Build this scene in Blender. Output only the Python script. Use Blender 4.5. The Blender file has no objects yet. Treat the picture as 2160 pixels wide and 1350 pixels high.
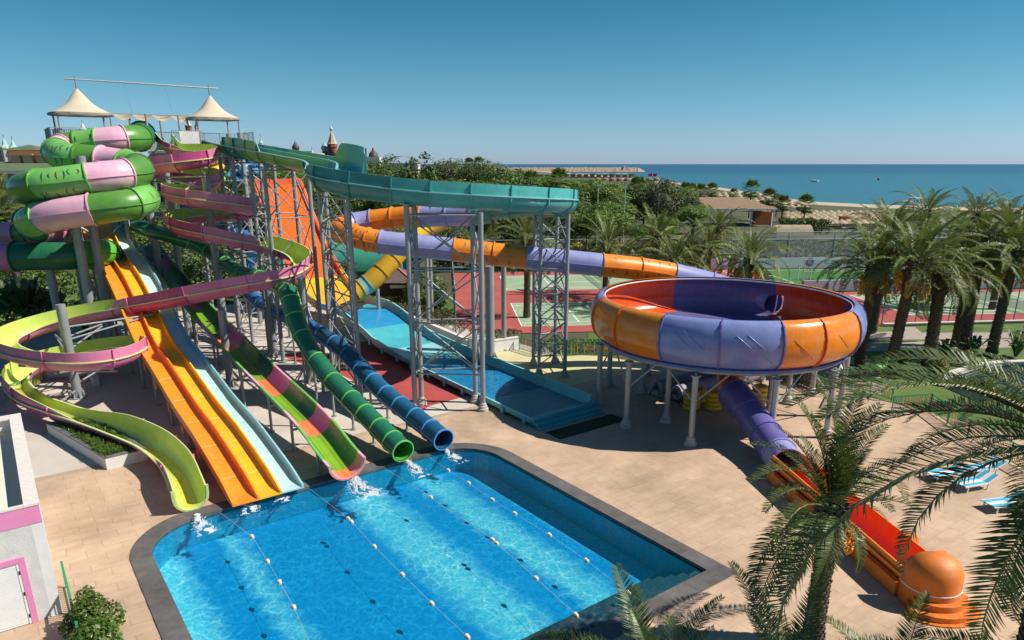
import bpy, math, random
from math import sin, cos, pi, radians, atan2, hypot, sqrt
from mathutils import Vector, Matrix, noise
random.seed(7)
SC = bpy.context.scene
COL = SC.collection
# ---------------------------------------------------------------- camera
CAM_H = 14.0
FPX, PY0 = 1480.0, 810.0
TH = math.atan(465 / 1480.0)
cam_d = bpy.data.cameras.new('camera')
cam_d.sensor_width = 36.0
cam_d.lens = FPX / 2160 * 36.0
cam_d.shift_y = (PY0 - 675) / 2160.0
cam_d.clip_start = 0.1
cam_d.clip_end = 30000
cam = bpy.data.objects.new('camera', cam_d)
COL.objects.link(cam)
cam.location = (0, 0, CAM_H)
cam.rotation_euler = (pi / 2 - TH, 0, 0)
SC.camera = cam
# ---------------------------------------------------------------- sky and sun
SUN_EL = radians(46)
SUN_AZ = radians(-4)            # angle from +X, counter-clockwise
SDIR = Vector((cos(SUN_EL) * cos(SUN_AZ), cos(SUN_EL) * sin(SUN_AZ), sin(SUN_EL)))
world = bpy.data.worlds.new('World')
SC.world = world
world.use_nodes = True
wn = world.node_tree
wn.nodes.clear()
sky = wn.nodes.new('ShaderNodeTexSky')
sky.sky_type = 'NISHITA'
sky.sun_disc = False
sky.sun_elevation = SUN_EL
sky.sun_rotation = pi / 2 - SUN_AZ
sky.altitude = 0
sky.air_density = 1.0
sky.dust_density = 0.2
sky.ozone_density = 4.0
bg = wn.nodes.new('ShaderNodeBackground')
bg.inputs['Strength'].default_value = 0.050
wo = wn.nodes.new('ShaderNodeOutputWorld')
tcw = wn.nodes.new('ShaderNodeTexCoord')
sxw = wn.nodes.new('ShaderNodeSeparateXYZ')
wn.links.new(tcw.outputs['Generated'], sxw.inputs[0])
rmp = wn.nodes.new('ShaderNodeValToRGB')           # clear autumn air over the sea: teal above, paler blue low down
el = rmp.color_ramp.elements
el[0].position = 0.0; el[0].color = (0.95, 1.28, 2.1, 1)
el[1].position = 1.0; el[1].color = (0.42, 0.9, 1.0, 1)
for p_, c_ in ((0.03, (0.90, 1.27, 1.80, 1)), (0.087, (0.68, 1.20, 1.38, 1)), (0.195, (0.33, 1.0, 1.08, 1))):
    x_ = el.new(p_); x_.color = c_
wn.links.new(sxw.outputs[2], rmp.inputs[0])
mxw = wn.nodes.new('ShaderNodeMix'); mxw.data_type = 'RGBA'; mxw.blend_type = 'MULTIPLY'; mxw.inputs[0].default_value = 1.0
wn.links.new(sky.outputs[0], mxw.inputs[6]); wn.links.new(rmp.outputs[0], mxw.inputs[7])
wn.links.new(mxw.outputs[2], bg.inputs[0])
wn.links.new(bg.outputs[0], wo.inputs[0])
sun_d = bpy.data.lights.new('sun', 'SUN')
sun_d.energy = 5.0
sun_d.angle = radians(0.53)
sun_d.color = (1.0, 0.93, 0.83)
sun = bpy.data.objects.new('sun', sun_d)
COL.objects.link(sun)
sun.rotation_euler = SDIR.to_track_quat('Z', 'Y').to_euler()
sun.location = (60, 0, 60)
SC.view_settings.view_transform = 'Standard'
SC.view_settings.look = 'None'
SC.view_settings.gamma = 1
SC.view_settings.exposure = 0.40
SC.view_settings.use_curve_mapping = False
SC.cycles.max_bounces = 8
SC.cycles.transparent_max_bounces = 16
SC.cycles.caustics_reflective = False
SC.cycles.caustics_refractive = False
# ---------------------------------------------------------------- helpers: survey of the site
_c, _s = cos(TH), sin(TH)
def ray(px, py):
    v = (py - PY0) / FPX
    return ((px - 1080) / FPX, _c - v * _s, -(_s + v * _c))
def G(px, py, z=0.0):
    r = ray(px, py); t = (z - CAM_H) / r[2]
    return Vector((r[0] * t, r[1] * t, z))
def D(px, py, Y):
    r = ray(px, py); t = Y / r[1]
    return Vector((r[0] * t, Y, CAM_H + r[2] * t))
A0 = radians(-53.5)
dT = Vector((cos(A0), sin(A0), 0))         # along the straight flumes, towards the pool
dS = Vector((-dT.y, dT.x, 0))              # along the flume exits
ROT = atan2(dS.y, dS.x)
def W(s, t, z=0.0):
    return dS * s + dT * t + Vector((0, 0, z))
def lin(h):
    h = h.lstrip('#'); o = []
    for i in (0, 2, 4):
        v = int(h[i:i + 2], 16) / 255
        o.append(v / 12.92 if v <= 0.04045 else ((v + 0.055) / 1.055) ** 2.4)
    return (o[0], o[1], o[2], 1)
# ---------------------------------------------------------------- materials
MATS = {}
def mat(name, col, rough=0.5, var=0.12, scale=2.0, bump=0.0, bscale=30.0, metal=0.0, coat=0.0, spec=0.5,
        col2=None, stretch=(1, 1, 1), transl=0.0, emit=0.0, rvar=0.1, c2amt=1.0, streak=0.0):
    if name in MATS: return MATS[name]
    if isinstance(col, str): col = lin(col)
    if isinstance(col2, str): col2 = lin(col2)
    col = tuple(col[:3]) + (1,)
    if col2 is not None: col2 = tuple(col2[:3]) + (1,)
    m = bpy.data.materials.new(name); m.use_nodes = True
    nt = m.node_tree; n = nt.nodes; l = nt.links
    b = n['Principled BSDF']
    b.inputs['Roughness'].default_value = rough
    b.inputs['Metallic'].default_value = metal
    b.inputs['Coat Weight'].default_value = coat
    b.inputs['Coat Roughness'].default_value = 0.08
    b.inputs['Specular IOR Level'].default_value = spec
    tc = n.new('ShaderNodeTexCoord')
    mp = n.new('ShaderNodeMapping'); mp.inputs['Scale'].default_value = stretch
    l.new(tc.outputs['Object'], mp.inputs[0])
    nz = n.new('ShaderNodeTexNoise'); nz.inputs['Scale'].default_value = scale
    nz.inputs['Detail'].default_value = 6; nz.inputs['Roughness'].default_value = 0.62
    l.new(mp.outputs[0], nz.inputs[0])
    rp = n.new('ShaderNodeMapRange')
    rp.inputs[1].default_value = 0.3; rp.inputs[2].default_value = 0.7
    l.new(nz.outputs[0], rp.inputs[0])
    mx = n.new('ShaderNodeMix'); mx.data_type = 'RGBA'
    k = 1 + var
    if col2 is None:
        a = tuple(max(0, c * (1 - var)) for c in col[:3]) + (1,)
        bb = tuple(min(1, c * k) for c in col[:3]) + (1,)
    else:
        a, bb = col, col2
    mx.inputs[6].default_value = a; mx.inputs[7].default_value = bb
    l.new(rp.outputs[0], mx.inputs[0])
    out = mx.outputs[2]
    if streak > 0:          # water stains running down
        mp2 = n.new('ShaderNodeMapping'); mp2.inputs['Scale'].default_value = (3, 3, 0.25)
        l.new(tc.outputs['Object'], mp2.inputs[0])
        n2 = n.new('ShaderNodeTexNoise'); n2.inputs['Scale'].default_value = 2.5; n2.inputs['Detail'].default_value = 5
        l.new(mp2.outputs[0], n2.inputs[0])
        r2 = n.new('ShaderNodeMapRange'); r2.inputs[1].default_value = 0.5; r2.inputs[2].default_value = 0.75
        r2.inputs[4].default_value = streak
        l.new(n2.outputs[0], r2.inputs[0])
        m2 = n.new('ShaderNodeMix'); m2.data_type = 'RGBA'
        g = sum(col[:3]) / 3
        m2.inputs[7].default_value = tuple(0.5 * c + 0.5 * (g * 0.8 + 0.12) for c in col[:3]) + (1,)
        l.new(r2.outputs[0], m2.inputs[0]); l.new(out, m2.inputs[6])
        out = m2.outputs[2]
    l.new(out, b.inputs['Base Color'])
    if rvar:
        rr = n.new('ShaderNodeMapRange'); rr.inputs[3].default_value = max(0.02, rough - rvar); rr.inputs[4].default_value = min(1, rough + rvar)
        l.new(nz.outputs[0], rr.inputs[0]); l.new(rr.outputs[0], b.inputs['Roughness'])
    if bump:
        bz = n.new('ShaderNodeTexNoise'); bz.inputs['Scale'].default_value = bscale; bz.inputs['Detail'].default_value = 4
        l.new(mp.outputs[0], bz.inputs[0])
        bp = n.new('ShaderNodeBump'); bp.inputs['Strength'].default_value = bump; bp.inputs['Distance'].default_value = 0.02
        l.new(bz.outputs[0], bp.inputs['Height']); l.new(bp.outputs[0], b.inputs['Normal'])
    if transl:
        tl = n.new('ShaderNodeBsdfTranslucent'); l.new(out, tl.inputs[0])
        ms = n.new('ShaderNodeMixShader'); ms.inputs[0].default_value = transl
        l.new(b.outputs[0], ms.inputs[1]); l.new(tl.outputs[0], ms.inputs[2])
        l.new(ms.outputs[0], n['Material Output'].inputs[0])
    if emit:
        b.inputs['Emission Color'].default_value = col; b.inputs['Emission Strength'].default_value = emit
    MATS[name] = m
    return m
def frp(name, col, rough=0.36, var=0.12):
    return mat(name, col, rough=rough, var=var, scale=1.2, coat=0.12, streak=0.45, rvar=0.1, bump=0.04, bscale=3)
# ---------------------------------------------------------------- mesh builder
WL = {}
def nobj(name, data=None):
    o = bpy.data.objects.new(name, data); COL.objects.link(o); return o
class MB:
    def __init__(s): s.V = []; s.F = []; s.I = []
    def add(s, vs, fs, mi=0):
        b = len(s.V); s.V.extend([tuple(v) for v in vs])
        for f in fs:
            s.F.append(tuple(b + i for i in f)); s.I.append(mi)
        return s
    def cyl(s, p0, p1, r0, r1=None, n=8, caps=True, mi=0):
        p0 = Vector(p0); p1 = Vector(p1)
        if r1 is None: r1 = r0
        ax = (p1 - p0).normalized()
        u = ax.orthogonal().normalized(); v = ax.cross(u)
        vs = []
        for p, r in ((p0, r0), (p1, r1)):
            for i in range(n):
                a = 2 * pi * i / n
                vs.append(p + u * (r * cos(a)) + v * (r * sin(a)))
        fs = [(i, (i + 1) % n, n + (i + 1) % n, n + i) for i in range(n)]
        if caps:
            fs.append(tuple(range(n - 1, -1, -1))); fs.append(tuple(range(n, 2 * n)))
        return s.add(vs, fs, mi)
    def box(s, c, h, rz=0.0, mi=0):
        c = Vector(c); R = Matrix.Rotation(rz, 3, 'Z')
        vs = [c + R @ Vector((x * h[0], y * h[1], z * h[2])) for z in (-1, 1) for y in (-1, 1) for x in (-1, 1)]
        return s.add(vs, [(0, 2, 3, 1), (4, 5, 7, 6), (0, 1, 5, 4), (2, 6, 7, 3), (0, 4, 6, 2), (1, 3, 7, 5)], mi)
    def beam(s, p0, p1, w, h, mi=0):
        p0 = Vector(p0); p1 = Vector(p1); ax = (p1 - p0).normalized()
        u = ax.cross(Vector((0, 0, 1)))
        u = u.normalized() if u.length > 1e-4 else Vector((1, 0, 0))
        v = u.cross(ax)
        vs = [p + u * (a * w / 2) + v * (b * h / 2) for p in (p0, p1) for a, b in ((-1, -1), (1, -1), (1, 1), (-1, 1))]
        return s.add(vs, [(0, 1, 2, 3), (7, 6, 5, 4), (0, 4, 5, 1), (1, 5, 6, 2), (2, 6, 7, 3), (3, 7, 4, 0)], mi)
    def prism(s, poly, z0, z1, mi=0, mtop=None):
        n = len(poly)
        vs = [(p[0], p[1], z0) for p in poly] + [(p[0], p[1], z1) for p in poly]
        s.add(vs, [(i, (i + 1) % n, n + (i + 1) % n, n + i) for i in range(n)], mi)
        s.add(vs[n:], [tuple(range(n))], mi if mtop is None else mtop)
        s.add(vs[:n], [tuple(range(n - 1, -1, -1))], mi)
        return s
    def lathe(s, prof, c=(0, 0, 0), n=16, mi=0):
        c = Vector(c); vs = []; m = len(prof)
        for r, z in prof:
            for i in range(n):
                a = 2 * pi * i / n
                vs.append(c + Vector((r * cos(a), r * sin(a), z)))
        fs = [(j * n + i, j * n + (i + 1) % n, (j + 1) * n + (i + 1) % n, (j + 1) * n + i) for j in range(m - 1) for i in range(n)]
        return s.add(vs, fs, mi)
    def torus(s, c, R, r, n=20, k=8, mi=0, rot=None):
        c = Vector(c); vs = []
        for i in range(n):
            a = 2 * pi * i / n
            for j in range(k):
                b = 2 * pi * j / k
                v = Vector(((R + r * cos(b)) * cos(a), (R + r * cos(b)) * sin(a), r * sin(b)))
                if rot: v = rot @ v
                vs.append(c + v)
        fs = [(i * k + j, ((i + 1) % n) * k + j, ((i + 1) % n) * k + (j + 1) % k, i * k + (j + 1) % k) for i in range(n) for j in range(k)]
        return s.add(vs, fs, mi)
    def ball(s, c, r, n=8, m=5, sq=(1, 1, 1), mi=0):
        c = Vector(c); vs = []
        for j in range(m + 1):
            b = pi * j / m - pi / 2
            for i in range(n):
                a = 2 * pi * i / n
                vs.append(c + Vector((r * sq[0] * cos(b) * cos(a), r * sq[1] * cos(b) * sin(a), r * sq[2] * sin(b))))
        fs = [(j * n + i, j * n + (i + 1) % n, (j + 1) * n + (i + 1) % n, (j + 1) * n + i) for j in range(m) for i in range(n)]
        return s.add(vs, fs, mi)
    def quad(s, a, b, c, d, mi=0): return s.add([a, b, c, d], [(0, 1, 2, 3)], mi)
    def mesh(s, name, mats, off=None, smooth=None):
        me = bpy.data.meshes.new(name)
        V = s.V if off is None else [(v[0] - off[0], v[1] - off[1], v[2] - off[2]) for v in s.V]
        me.from_pydata(V, [], s.F)
        if not isinstance(mats, (list, tuple)): mats = [mats]
        for m in mats: me.materials.append(m)
        if len(mats) > 1: me.polygons.foreach_set('material_index', s.I)
        if smooth is not None:
            me.polygons.foreach_set('use_smooth', [True] * len(s.F))
            if smooth > 0: me.set_sharp_from_angle(angle=radians(smooth))
        me.update()
        return me
    def build(s, name, mats, parent=None, smooth=None, label=None, loc=None):
        if parent is not None:
            off = WL[parent.name]
            o = nobj(name, s.mesh(name, mats, off, smooth))
            o.parent = parent; WL[o.name] = off
        else:
            off = Vector(loc) if loc is not None else None
            o = nobj(name, s.mesh(name, mats, off, smooth))
            if off is not None: o.location = off
            WL[o.name] = off if off is not None else Vector((0, 0, 0))
        if label: o['label'] = label
        return o
def thing(name, label, cat, loc=(0, 0, 0), group=None):
    o = nobj(name); o.empty_display_size = 0.2; o.location = loc; WL[o.name] = Vector(loc)
    return tag(o, label, cat, group)
def tag(o, label=None, cat=None, group=None, kind=None):
    if label: o['label'] = label
    if cat: o['category'] = cat
    if group: o['group'] = group
    if kind: o['kind'] = kind
    return o
def struct(o): o['kind'] = 'structure'; return o
def stuff(o): o['kind'] = 'stuff'; return o
def copy_tree(root, loc, rotz=0.0, scale=1.0, label=None, kids=None):
    r = root.copy(); COL.objects.link(r); r.location = loc; r.rotation_euler = (0, 0, rotz); r.scale = (scale,) * 3
    if label: r['label'] = label
    for ch in (kids if kids is not None else list(root.children)):
        c = ch.copy(); COL.objects.link(c); c.parent = r
        for g in ch.children:
            q = g.copy(); COL.objects.link(q); q.parent = c
    return r
def spline(pts, step=0.35):
    """Catmull-Rom through points (any dimension tuples); returns list of (param, values)."""
    P = [tuple(p) for p in pts]; n = len(P); out = []
    for i in range(n - 1):
        p0 = P[max(i - 1, 0)]; p1 = P[i]; p2 = P[i + 1]; p3 = P[min(i + 2, n - 1)]
        L = math.dist(p1[:3], p2[:3]); m = max(2, int(L / step))
        for k in range(m):
            u = k / m
            if u == 0 and out and False: continue
            v = []
            for a, b, c, e in zip(p0, p1, p2, p3):
                v.append(0.5 * (2 * b + (c - a) * u + (2 * a - 5 * b + 4 * c - e) * u * u + (3 * b - a - 3 * c + e) * u ** 3))
            out.append((i + u, tuple(v)))
    out.append((n - 1, P[-1]))
    return out
def smooth_path(P, n=1):
    for _ in range(n):
        Q = [P[0]]
        for i in range(1, len(P) - 1):
            Q.append(P[i] * 0.5 + (P[i - 1] + P[i + 1]) * 0.25)
        Q.append(P[-1]); P = Q
    return P

ORD = 'first second third fourth fifth sixth seventh eighth ninth tenth eleventh twelfth thirteenth fourteenth fifteenth sixteenth seventeenth eighteenth nineteenth twentieth'.split()
def ordw(i): return ORD[i] if i < 20 else 'twenty ' + ORD[i - 20]
# ---------------------------------------------------------------- ground, sea, deck, pool
from mathutils.geometry import tessellate_polygon
def sheet(name, outer, z, m, holes=(), kind='structure', skirt=0.0):
    loops = [[Vector((p[0], p[1], 0)) for p in outer]] + [[Vector((p[0], p[1], 0)) for p in h] for h in holes]
    flat = [p for lp in loops for p in lp]
    tris = tessellate_polygon(loops)
    b = MB()
    fs = []
    for t in tris:
        a = (flat[t[1]] - flat[t[0]]).cross(flat[t[2]] - flat[t[0]]).z
        fs.append(t if a > 0 else (t[0], t[2], t[1]))
    b.add([(p.x, p.y, z) for p in flat], fs)
    if skirt:
        n = 0
        for lp in loops:
            k = len(lp)
            vs = [(p.x, p.y, z) for p in lp] + [(p.x, p.y, z - skirt) for p in lp]
            b.add(vs, [(i, (i + 1) % k, k + (i + 1) % k, k + i) for i in range(k)])
    o = b.build(name, m)
    o['kind'] = kind
    return o
def gpoly(pts, z=0.0): return [G(x, y, z) for x, y in pts]
E0 = Vector((-2.4 + 3.3, 62.17, 0)); CA = radians(5.35)
cA = Vector((cos(CA), sin(CA), 0)); cB = Vector((-sin(CA), cos(CA), 0))
def AB(a, b, z=0.0): return E0 + cA * a + cB * b + Vector((0, 0, z))
PS0, PS1, PT0, PT1 = 2.95, 18.8, -28.8, -13.6
def pool_outline(off=0.0, z=0.0, n=10):
    r = 2.3 + off; out = []
    s0, s1, t0, t1 = PS0 - off, PS1 + off, PT0 - off, PT1 + off
    out.append((s0, t1)); out.append((s1, t1))
    for i in range(n + 1):
        a = i / n * pi / 2
        out.append((s1 - r + r * cos(a), t0 + r - r * sin(a)))
    for i in range(n + 1):
        a = pi / 2 + i / n * pi / 2
        out.append((s0 + r + r * cos(a), t0 + r - r * sin(a)))
    return out
def pw(l): return [W(s, t) for s, t in l]
# sea
sea_m = mat('sea_water', (0.02, 0.16, 0.24), rough=0.25, var=0.0, spec=0.35, rvar=0)
nt = sea_m.node_tree; n = nt.nodes; l = nt.links
geo = n.new('ShaderNodeNewGeometry'); sx = n.new('ShaderNodeSeparateXYZ'); l.new(geo.outputs['Position'], sx.inputs[0])
mr = n.new('ShaderNodeMapRange'); mr.inputs[1].default_value = 150; mr.inputs[2].default_value = 2200
l.new(sx.outputs[1], mr.inputs[0])
nzs = n.new('ShaderNodeTexNoise'); nzs.inputs['Scale'].default_value = 0.004; nzs.inputs['Detail'].default_value = 4
mps = n.new('ShaderNodeMapping'); mps.inputs['Scale'].default_value = (0.35, 1, 1)
l.new(geo.outputs['Position'], mps.inputs[0]); l.new(mps.outputs[0], nzs.inputs[0])
ad = n.new('ShaderNodeMath'); ad.operation = 'MULTIPLY_ADD'; ad.inputs[1].default_value = 0.25; ad.inputs[2].default_value = -0.12
l.new(nzs.outputs[0], ad.inputs[0])
ad2 = n.new('ShaderNodeMath'); l.new(mr.outputs[0], ad2.inputs[0]); l.new(ad.outputs[0], ad2.inputs[1])
cr = n.new('ShaderNodeValToRGB')
cr.color_ramp.elements[0].position = 0.0; cr.color_ramp.elements[0].color = (0.018, 0.125, 0.155, 1)
cr.color_ramp.elements[1].position = 1.0; cr.color_ramp.elements[1].color = (0.002, 0.032, 0.10, 1)
e_ = cr.color_ramp.elements.new(0.45); e_.color = (0.011, 0.098, 0.14, 1)
e_ = cr.color_ramp.elements.new(0.62); e_.color = (0.003, 0.045, 0.12, 1)
l.new(ad2.outputs[0], cr.inputs[0]); l.new(cr.outputs[0], n['Principled BSDF'].inputs['Base Color'])
wvn = n.new('ShaderNodeTexNoise'); wvn.inputs['Scale'].default_value = 0.25; wvn.inputs['Detail'].default_value = 6
mpw = n.new('ShaderNodeMapping'); mpw.inputs['Scale'].default_value = (0.4, 1, 1)
l.new(geo.outputs['Position'], mpw.inputs[0]); l.new(mpw.outputs[0], wvn.inputs[0])
bps = n.new('ShaderNodeBump'); bps.inputs['Strength'].default_value = 0.6; bps.inputs['Distance'].default_value = 0.8
l.new(wvn.outputs[0], bps.inputs['Height']); l.new(bps.outputs[0], n['Principled BSDF'].inputs['Normal'])
sheet('sea', [(-9000, 60), (14000, 60), (14000, 20000), (-9000, 20000)], -2.0, sea_m)
# land
land_m = mat('garden_ground', (0.045, 0.055, 0.02), col2=(0.10, 0.095, 0.05), rough=0.95, scale=0.12, bump=0.5, bscale=2, rvar=0)
coast_px = [(2700, 452), (2160, 449), (1850, 441), (1700, 433), (1600, 414), (1500, 398), (1400, 386), (1300, 376), (1200, 367), (1120, 361), (1068, 357)]
coast = [G(x, y, -1.6) for x, y in coast_px]
land = [(-2500, -60), (700, -60), (700, 200)] + [(p.x, p.y) for p in coast] + [(-60, 6000), (-2500, 6000)]
hole_deck = pw([(-40, -80), (52, -80), (52, 6), (-40, 6)])
sheet('ground', land, -0.12, land_m, holes=[pw(pool_outline(0.3))], skirt=3.0)
sand_m = mat('beach_sand', (0.45, 0.36, 0.25), rough=0.95, var=0.15, scale=0.6, bump=0.3, bscale=4)
beach = [(p.x, p.y) for p in coast]
inner = [(p.x - 6 - 0.01 * p.y, p.y - 20) for p in coast]
sheet('beach', beach + inner[::-1], -0.108, sand_m)
lawn_m = mat('lawn', (0.05, 0.10, 0.016), col2=(0.12, 0.17, 0.035), rough=0.9, scale=0.5, bump=0.8, bscale=14, rvar=0)
sheet('lawn', gpoly([(1240, 700), (1500, 684), (2500, 672), (2700, 900), (1900, 900), (1700, 830), (1500, 752), (1240, 720)]), -0.088, lawn_m)
sheet('lawn', [W(-45, -62), W(0, -60), W(3, -74), W(28, -85), W(20, -110), W(-60, -100)], -0.088, lawn_m)
sheet('lawn', [W(29.5, -66), W(33.5, -47), W(40, -50), W(42, -72)], -0.088, lawn_m)
path_m = mat('path_paving', (0.30, 0.25, 0.22), col2=(0.38, 0.32, 0.27), rough=0.85, scale=1.4, bump=0.2, bscale=9)
sheet('path', gpoly([(1760, 701), (1885, 697), (1900, 688), (1930, 688), (1945, 700), (2400, 698), (2400, 708), (1940, 714), (1760, 716)]), -0.080, path_m)
sheet('path', gpoly([(1700, 722), (1900, 720), (2160, 712), (2400, 705), (2400, 722), (2160, 730), (1900, 738), (1700, 742)]), -0.080, path_m)
sheet('path', gpoly([(1760, 765), (1830, 778), (1880, 800), (1860, 830), (1700, 812), (1690, 780)]), -0.076, path_m)
# tennis courts
red_m = mat('court_red', (0.36, 0.075, 0.065), rough=0.9, var=0.12, scale=0.4, bump=0.1)
grn_m = mat('court_green', (0.22, 0.33, 0.20), col2=(0.30, 0.38, 0.24), rough=0.9, scale=0.25)
line_m = mat('court_line', (0.75, 0.76, 0.72), rough=0.8, var=0.06)
sheet('tennis_court', [AB(-6, -2.6), AB(75, -2.6), AB(75, 14.2), AB(34, 14.2), AB(34, 33), AB(-6, 33)], -0.060, red_m)
def court(a0, b0):
    sheet('tennis_court', [AB(a0, b0), AB(a0 + 23.77, b0), AB(a0 + 23.77, b0 + 10.97), AB(a0, b0 + 10.97)], -0.054, grn_m)
    b = MB(); w = 0.06; z = -0.049
    def ln(a, c, a2, c2):
        p, q = AB(a0 + a, b0 + c, z), AB(a0 + a2, b0 + c2, z)
        if a == a2: b.quad(p - cA * w, p + cA * w, q + cA * w, q - cA * w)
        else: b.quad(p - cB * w, q - cB * w, q + cB * w, p + cB * w)
    for c in (0, 10.97): ln(0.1, c, 23.67, c)
    for c in (1.37, 9.6): ln(0.1, c, 23.67, c)
    for a in (0, 23.77): ln(a, -0.06, a, 11.03)
    for a in (5.49, 18.28): ln(a, 1.45, a, 9.52)
    ln(5.6, 5.485, 18.2, 5.485)
    o = b.build('court_lines', line_m); o['kind'] = 'structure'
court(0, 0); court(0.3, 18.9); court(38.2, 1.3)
# football pitch
turf_m = mat('pitch_turf', (0.035, 0.14, 0.03), col2=(0.05, 0.18, 0.04), rough=0.95, scale=0.8, bump=0.3)
sheet('football_pitch', [AB(30, 15.8), AB(110, 15.8), AB(110, 32.4), AB(30, 32.4)], -0.064, turf_m)
b = MB()
for a, c, a2, c2 in ((31, 16.6, 109, 16.72), (31, 31.6, 109, 31.72), (70, 16.7, 70.12, 31.6), (31, 16.7, 31.12, 31.6), (31.2, 21.0, 36, 21.12), (31.2, 27, 36, 27.12), (36, 21.12, 36.12, 27)):
    b.quad(AB(a, c, -.058), AB(a2, c, -.058), AB(a2, c2, -.058), AB(a, c2, -.058))
struct(b.build('pitch_lines', line_m))
# deck slab under the tiles and painted floor
deck_m = mat('deck_bed', (0.40, 0.29, 0.21), rough=0.9, var=0.1, scale=3)
DT = -33.6
hole = pw(pool_outline(0.05))
sheet('pool_deck', pw([(-8, -37.4), (6.9, -37.4), (6.9, DT), (43, DT), (43, -6), (30, 2), (-8, 2)]), -0.030, deck_m, holes=[hole])
def random_mat(name, c1, c2, rough, scale, bump, ov=0.18, stretch=(1, 1, 1)):
    m = mat(name, c1, col2=c2, rough=rough, scale=scale, bump=bump, bscale=scale * 6, stretch=stretch)
    nt = m.node_tree; n = nt.nodes; l = nt.links
    bs = n['Principled BSDF']; src = bs.inputs['Base Color'].links[0].from_socket
    oi = n.new('ShaderNodeObjectInfo'); r = n.new('ShaderNodeMapRange'); r.inputs[3].default_value = 1 - ov; r.inputs[4].default_value = 1 + ov
    l.new(oi.outputs['Random'], r.inputs[0])
    hs = n.new('ShaderNodeHueSaturation'); l.new(src, hs.inputs['Color']); l.new(r.outputs[0], hs.inputs['Value'])
    l.new(hs.outputs[0], bs.inputs['Base Color'])
    tc = [x for x in n if x.type == 'TEX_COORD'][0]; mp = [x for x in n if x.type == 'MAPPING'][0]
    va = n.new('ShaderNodeVectorMath'); va.operation = 'MULTIPLY_ADD'
    va.inputs[1].default_value = (40, 27, 13); l.new(oi.outputs['Random'], va.inputs[0]); l.new(tc.outputs['Object'], va.inputs[2])
    l.new(va.outputs[0], mp.inputs[0])
    return m
tile_m = random_mat('deck_tile_stone', (0.46, 0.315, 0.21), (0.56, 0.41, 0.29), 0.62, 1.1, 0.12, 0.03, (0.6, 2.2, 1))
tile_wide = mat('deck_tile_field', (0.46, 0.315, 0.21), col2=(0.56, 0.41, 0.29), rough=0.62, scale=0.9, bump=0.1, bscale=8)
for m_ in (tile_m, tile_wide):            # broad damp and sun-bleached patches over the whole deck
    nt = m_.node_tree; n = nt.nodes; l = nt.links; bs = n['Principled BSDF']
    src = bs.inputs['Base Color'].links[0].from_socket
    g_ = n.new('ShaderNodeNewGeometry'); z_ = n.new('ShaderNodeTexNoise'); z_.inputs['Scale'].default_value = .22; z_.inputs['Detail'].default_value = 7; z_.inputs['Roughness'].default_value = .65
    l.new(g_.outputs['Position'], z_.inputs[0])
    r_ = n.new('ShaderNodeMapRange'); r_.inputs[1].default_value = .3; r_.inputs[2].default_value = .6; r_.inputs[3].default_value = .74; r_.inputs[4].default_value = 1.04; l.new(z_.outputs[0], r_.inputs[0])
    h_ = n.new('ShaderNodeHueSaturation'); l.new(src, h_.inputs['Color']); l.new(r_.outputs[0], h_.inputs['Value']); l.new(h_.outputs[0], bs.inputs['Base Color'])
    q_ = n.new('ShaderNodeMapRange'); q_.inputs[1].default_value = .3; q_.inputs[2].default_value = .55; q_.inputs[3].default_value = .32; q_.inputs[4].default_value = .68; l.new(z_.outputs[0], q_.inputs[0])
    for lk in list(bs.inputs['Roughness'].links): l.remove(lk)
    l.new(q_.outputs[0], bs.inputs['Roughness'])
TW, TL, TG = 1.2, 0.6, 0.008            # tile along s, along t
deck = bpy.data.objects['pool_deck']
tb = MB(); hx, hy = TW / 2 - TG / 2, TL / 2 - TG / 2
tb.box((0, 0, -0.0145), (hx, hy, 0.0145))
tile_me = tb.mesh('deck_tile', tile_m)
cells = []; cut = []
ro = 2.3 + 0.72
def in_cope(s, t, off):
    s0, s1, t0, t1 = PS0 - off, PS1 + off, PT0 - off, PT1 + off
    if not (s0 < s < s1 and t0 < t < t1): return False
    r = 2.3 + off
    for cs in (s0 + r, s1 - r):
        if ((s < cs) if cs == s0 + r else (s > cs)) and t < t0 + r:
            return hypot(s - cs, t - t0 - r) < r
    return True
far_b = MB()
Ri = Matrix.Rotation(ROT, 3, 'Z')
row = 0; t = PT1 + 0.78 + TL / 2
t0 = t - TL * 60
while t0 < -37.0: t0 += TL
t = t0
while t < 1.5:
    off = (row % 2) * TW / 2; s = PS0 - 0.78 - TW / 2 - 7 * TW + off
    while s < 42:
        if t < DT + .25 and (s > 6.2 or s < -7): s += TW; continue
        if (t > -6 and s > 42 - (t + 6) * 1.6): s += TW; continue
        cor = [(s + a * hx, t + c * hy) for a in (-1, 1) for c in (-1, 1)]
        nin = sum(in_cope(a, c, 0.55) for a, c in cor)
        if 0 < nin < 4 or (nin == 0 and in_cope(s, t, 0.55)): cut.append((s, t))
        elif nin == 0 and not (-60 < s < -1.0 and -34 < t < -25):
            p = W(s, t)
            k = (p.x) ** 2 + (p.y) ** 2
            u = p.x / max(p.y, 1)
            vis = abs(u) < 0.78 and p.y > 15.5
            cells.append((k if vis else 1e6 + k, s, t))
        s += TW
    t += TL; row += 1
cells.sort()
for i, (k, s, t) in enumerate(cells):
    p = W(s, t)
    dz = -random.random() * 0.003
    if i < 300:
        o = nobj('deck_tile', tile_me); o.parent = deck; o.location = (p.x, p.y, dz); o.rotation_euler = (0, 0, ROT)
    else:
        far_b.box((p.x, p.y, -0.0145 + dz), (hx, hy, 0.0145), ROT)
o = far_b.build('deck_tiles_far', tile_wide, parent=deck); stuff(o)
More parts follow.
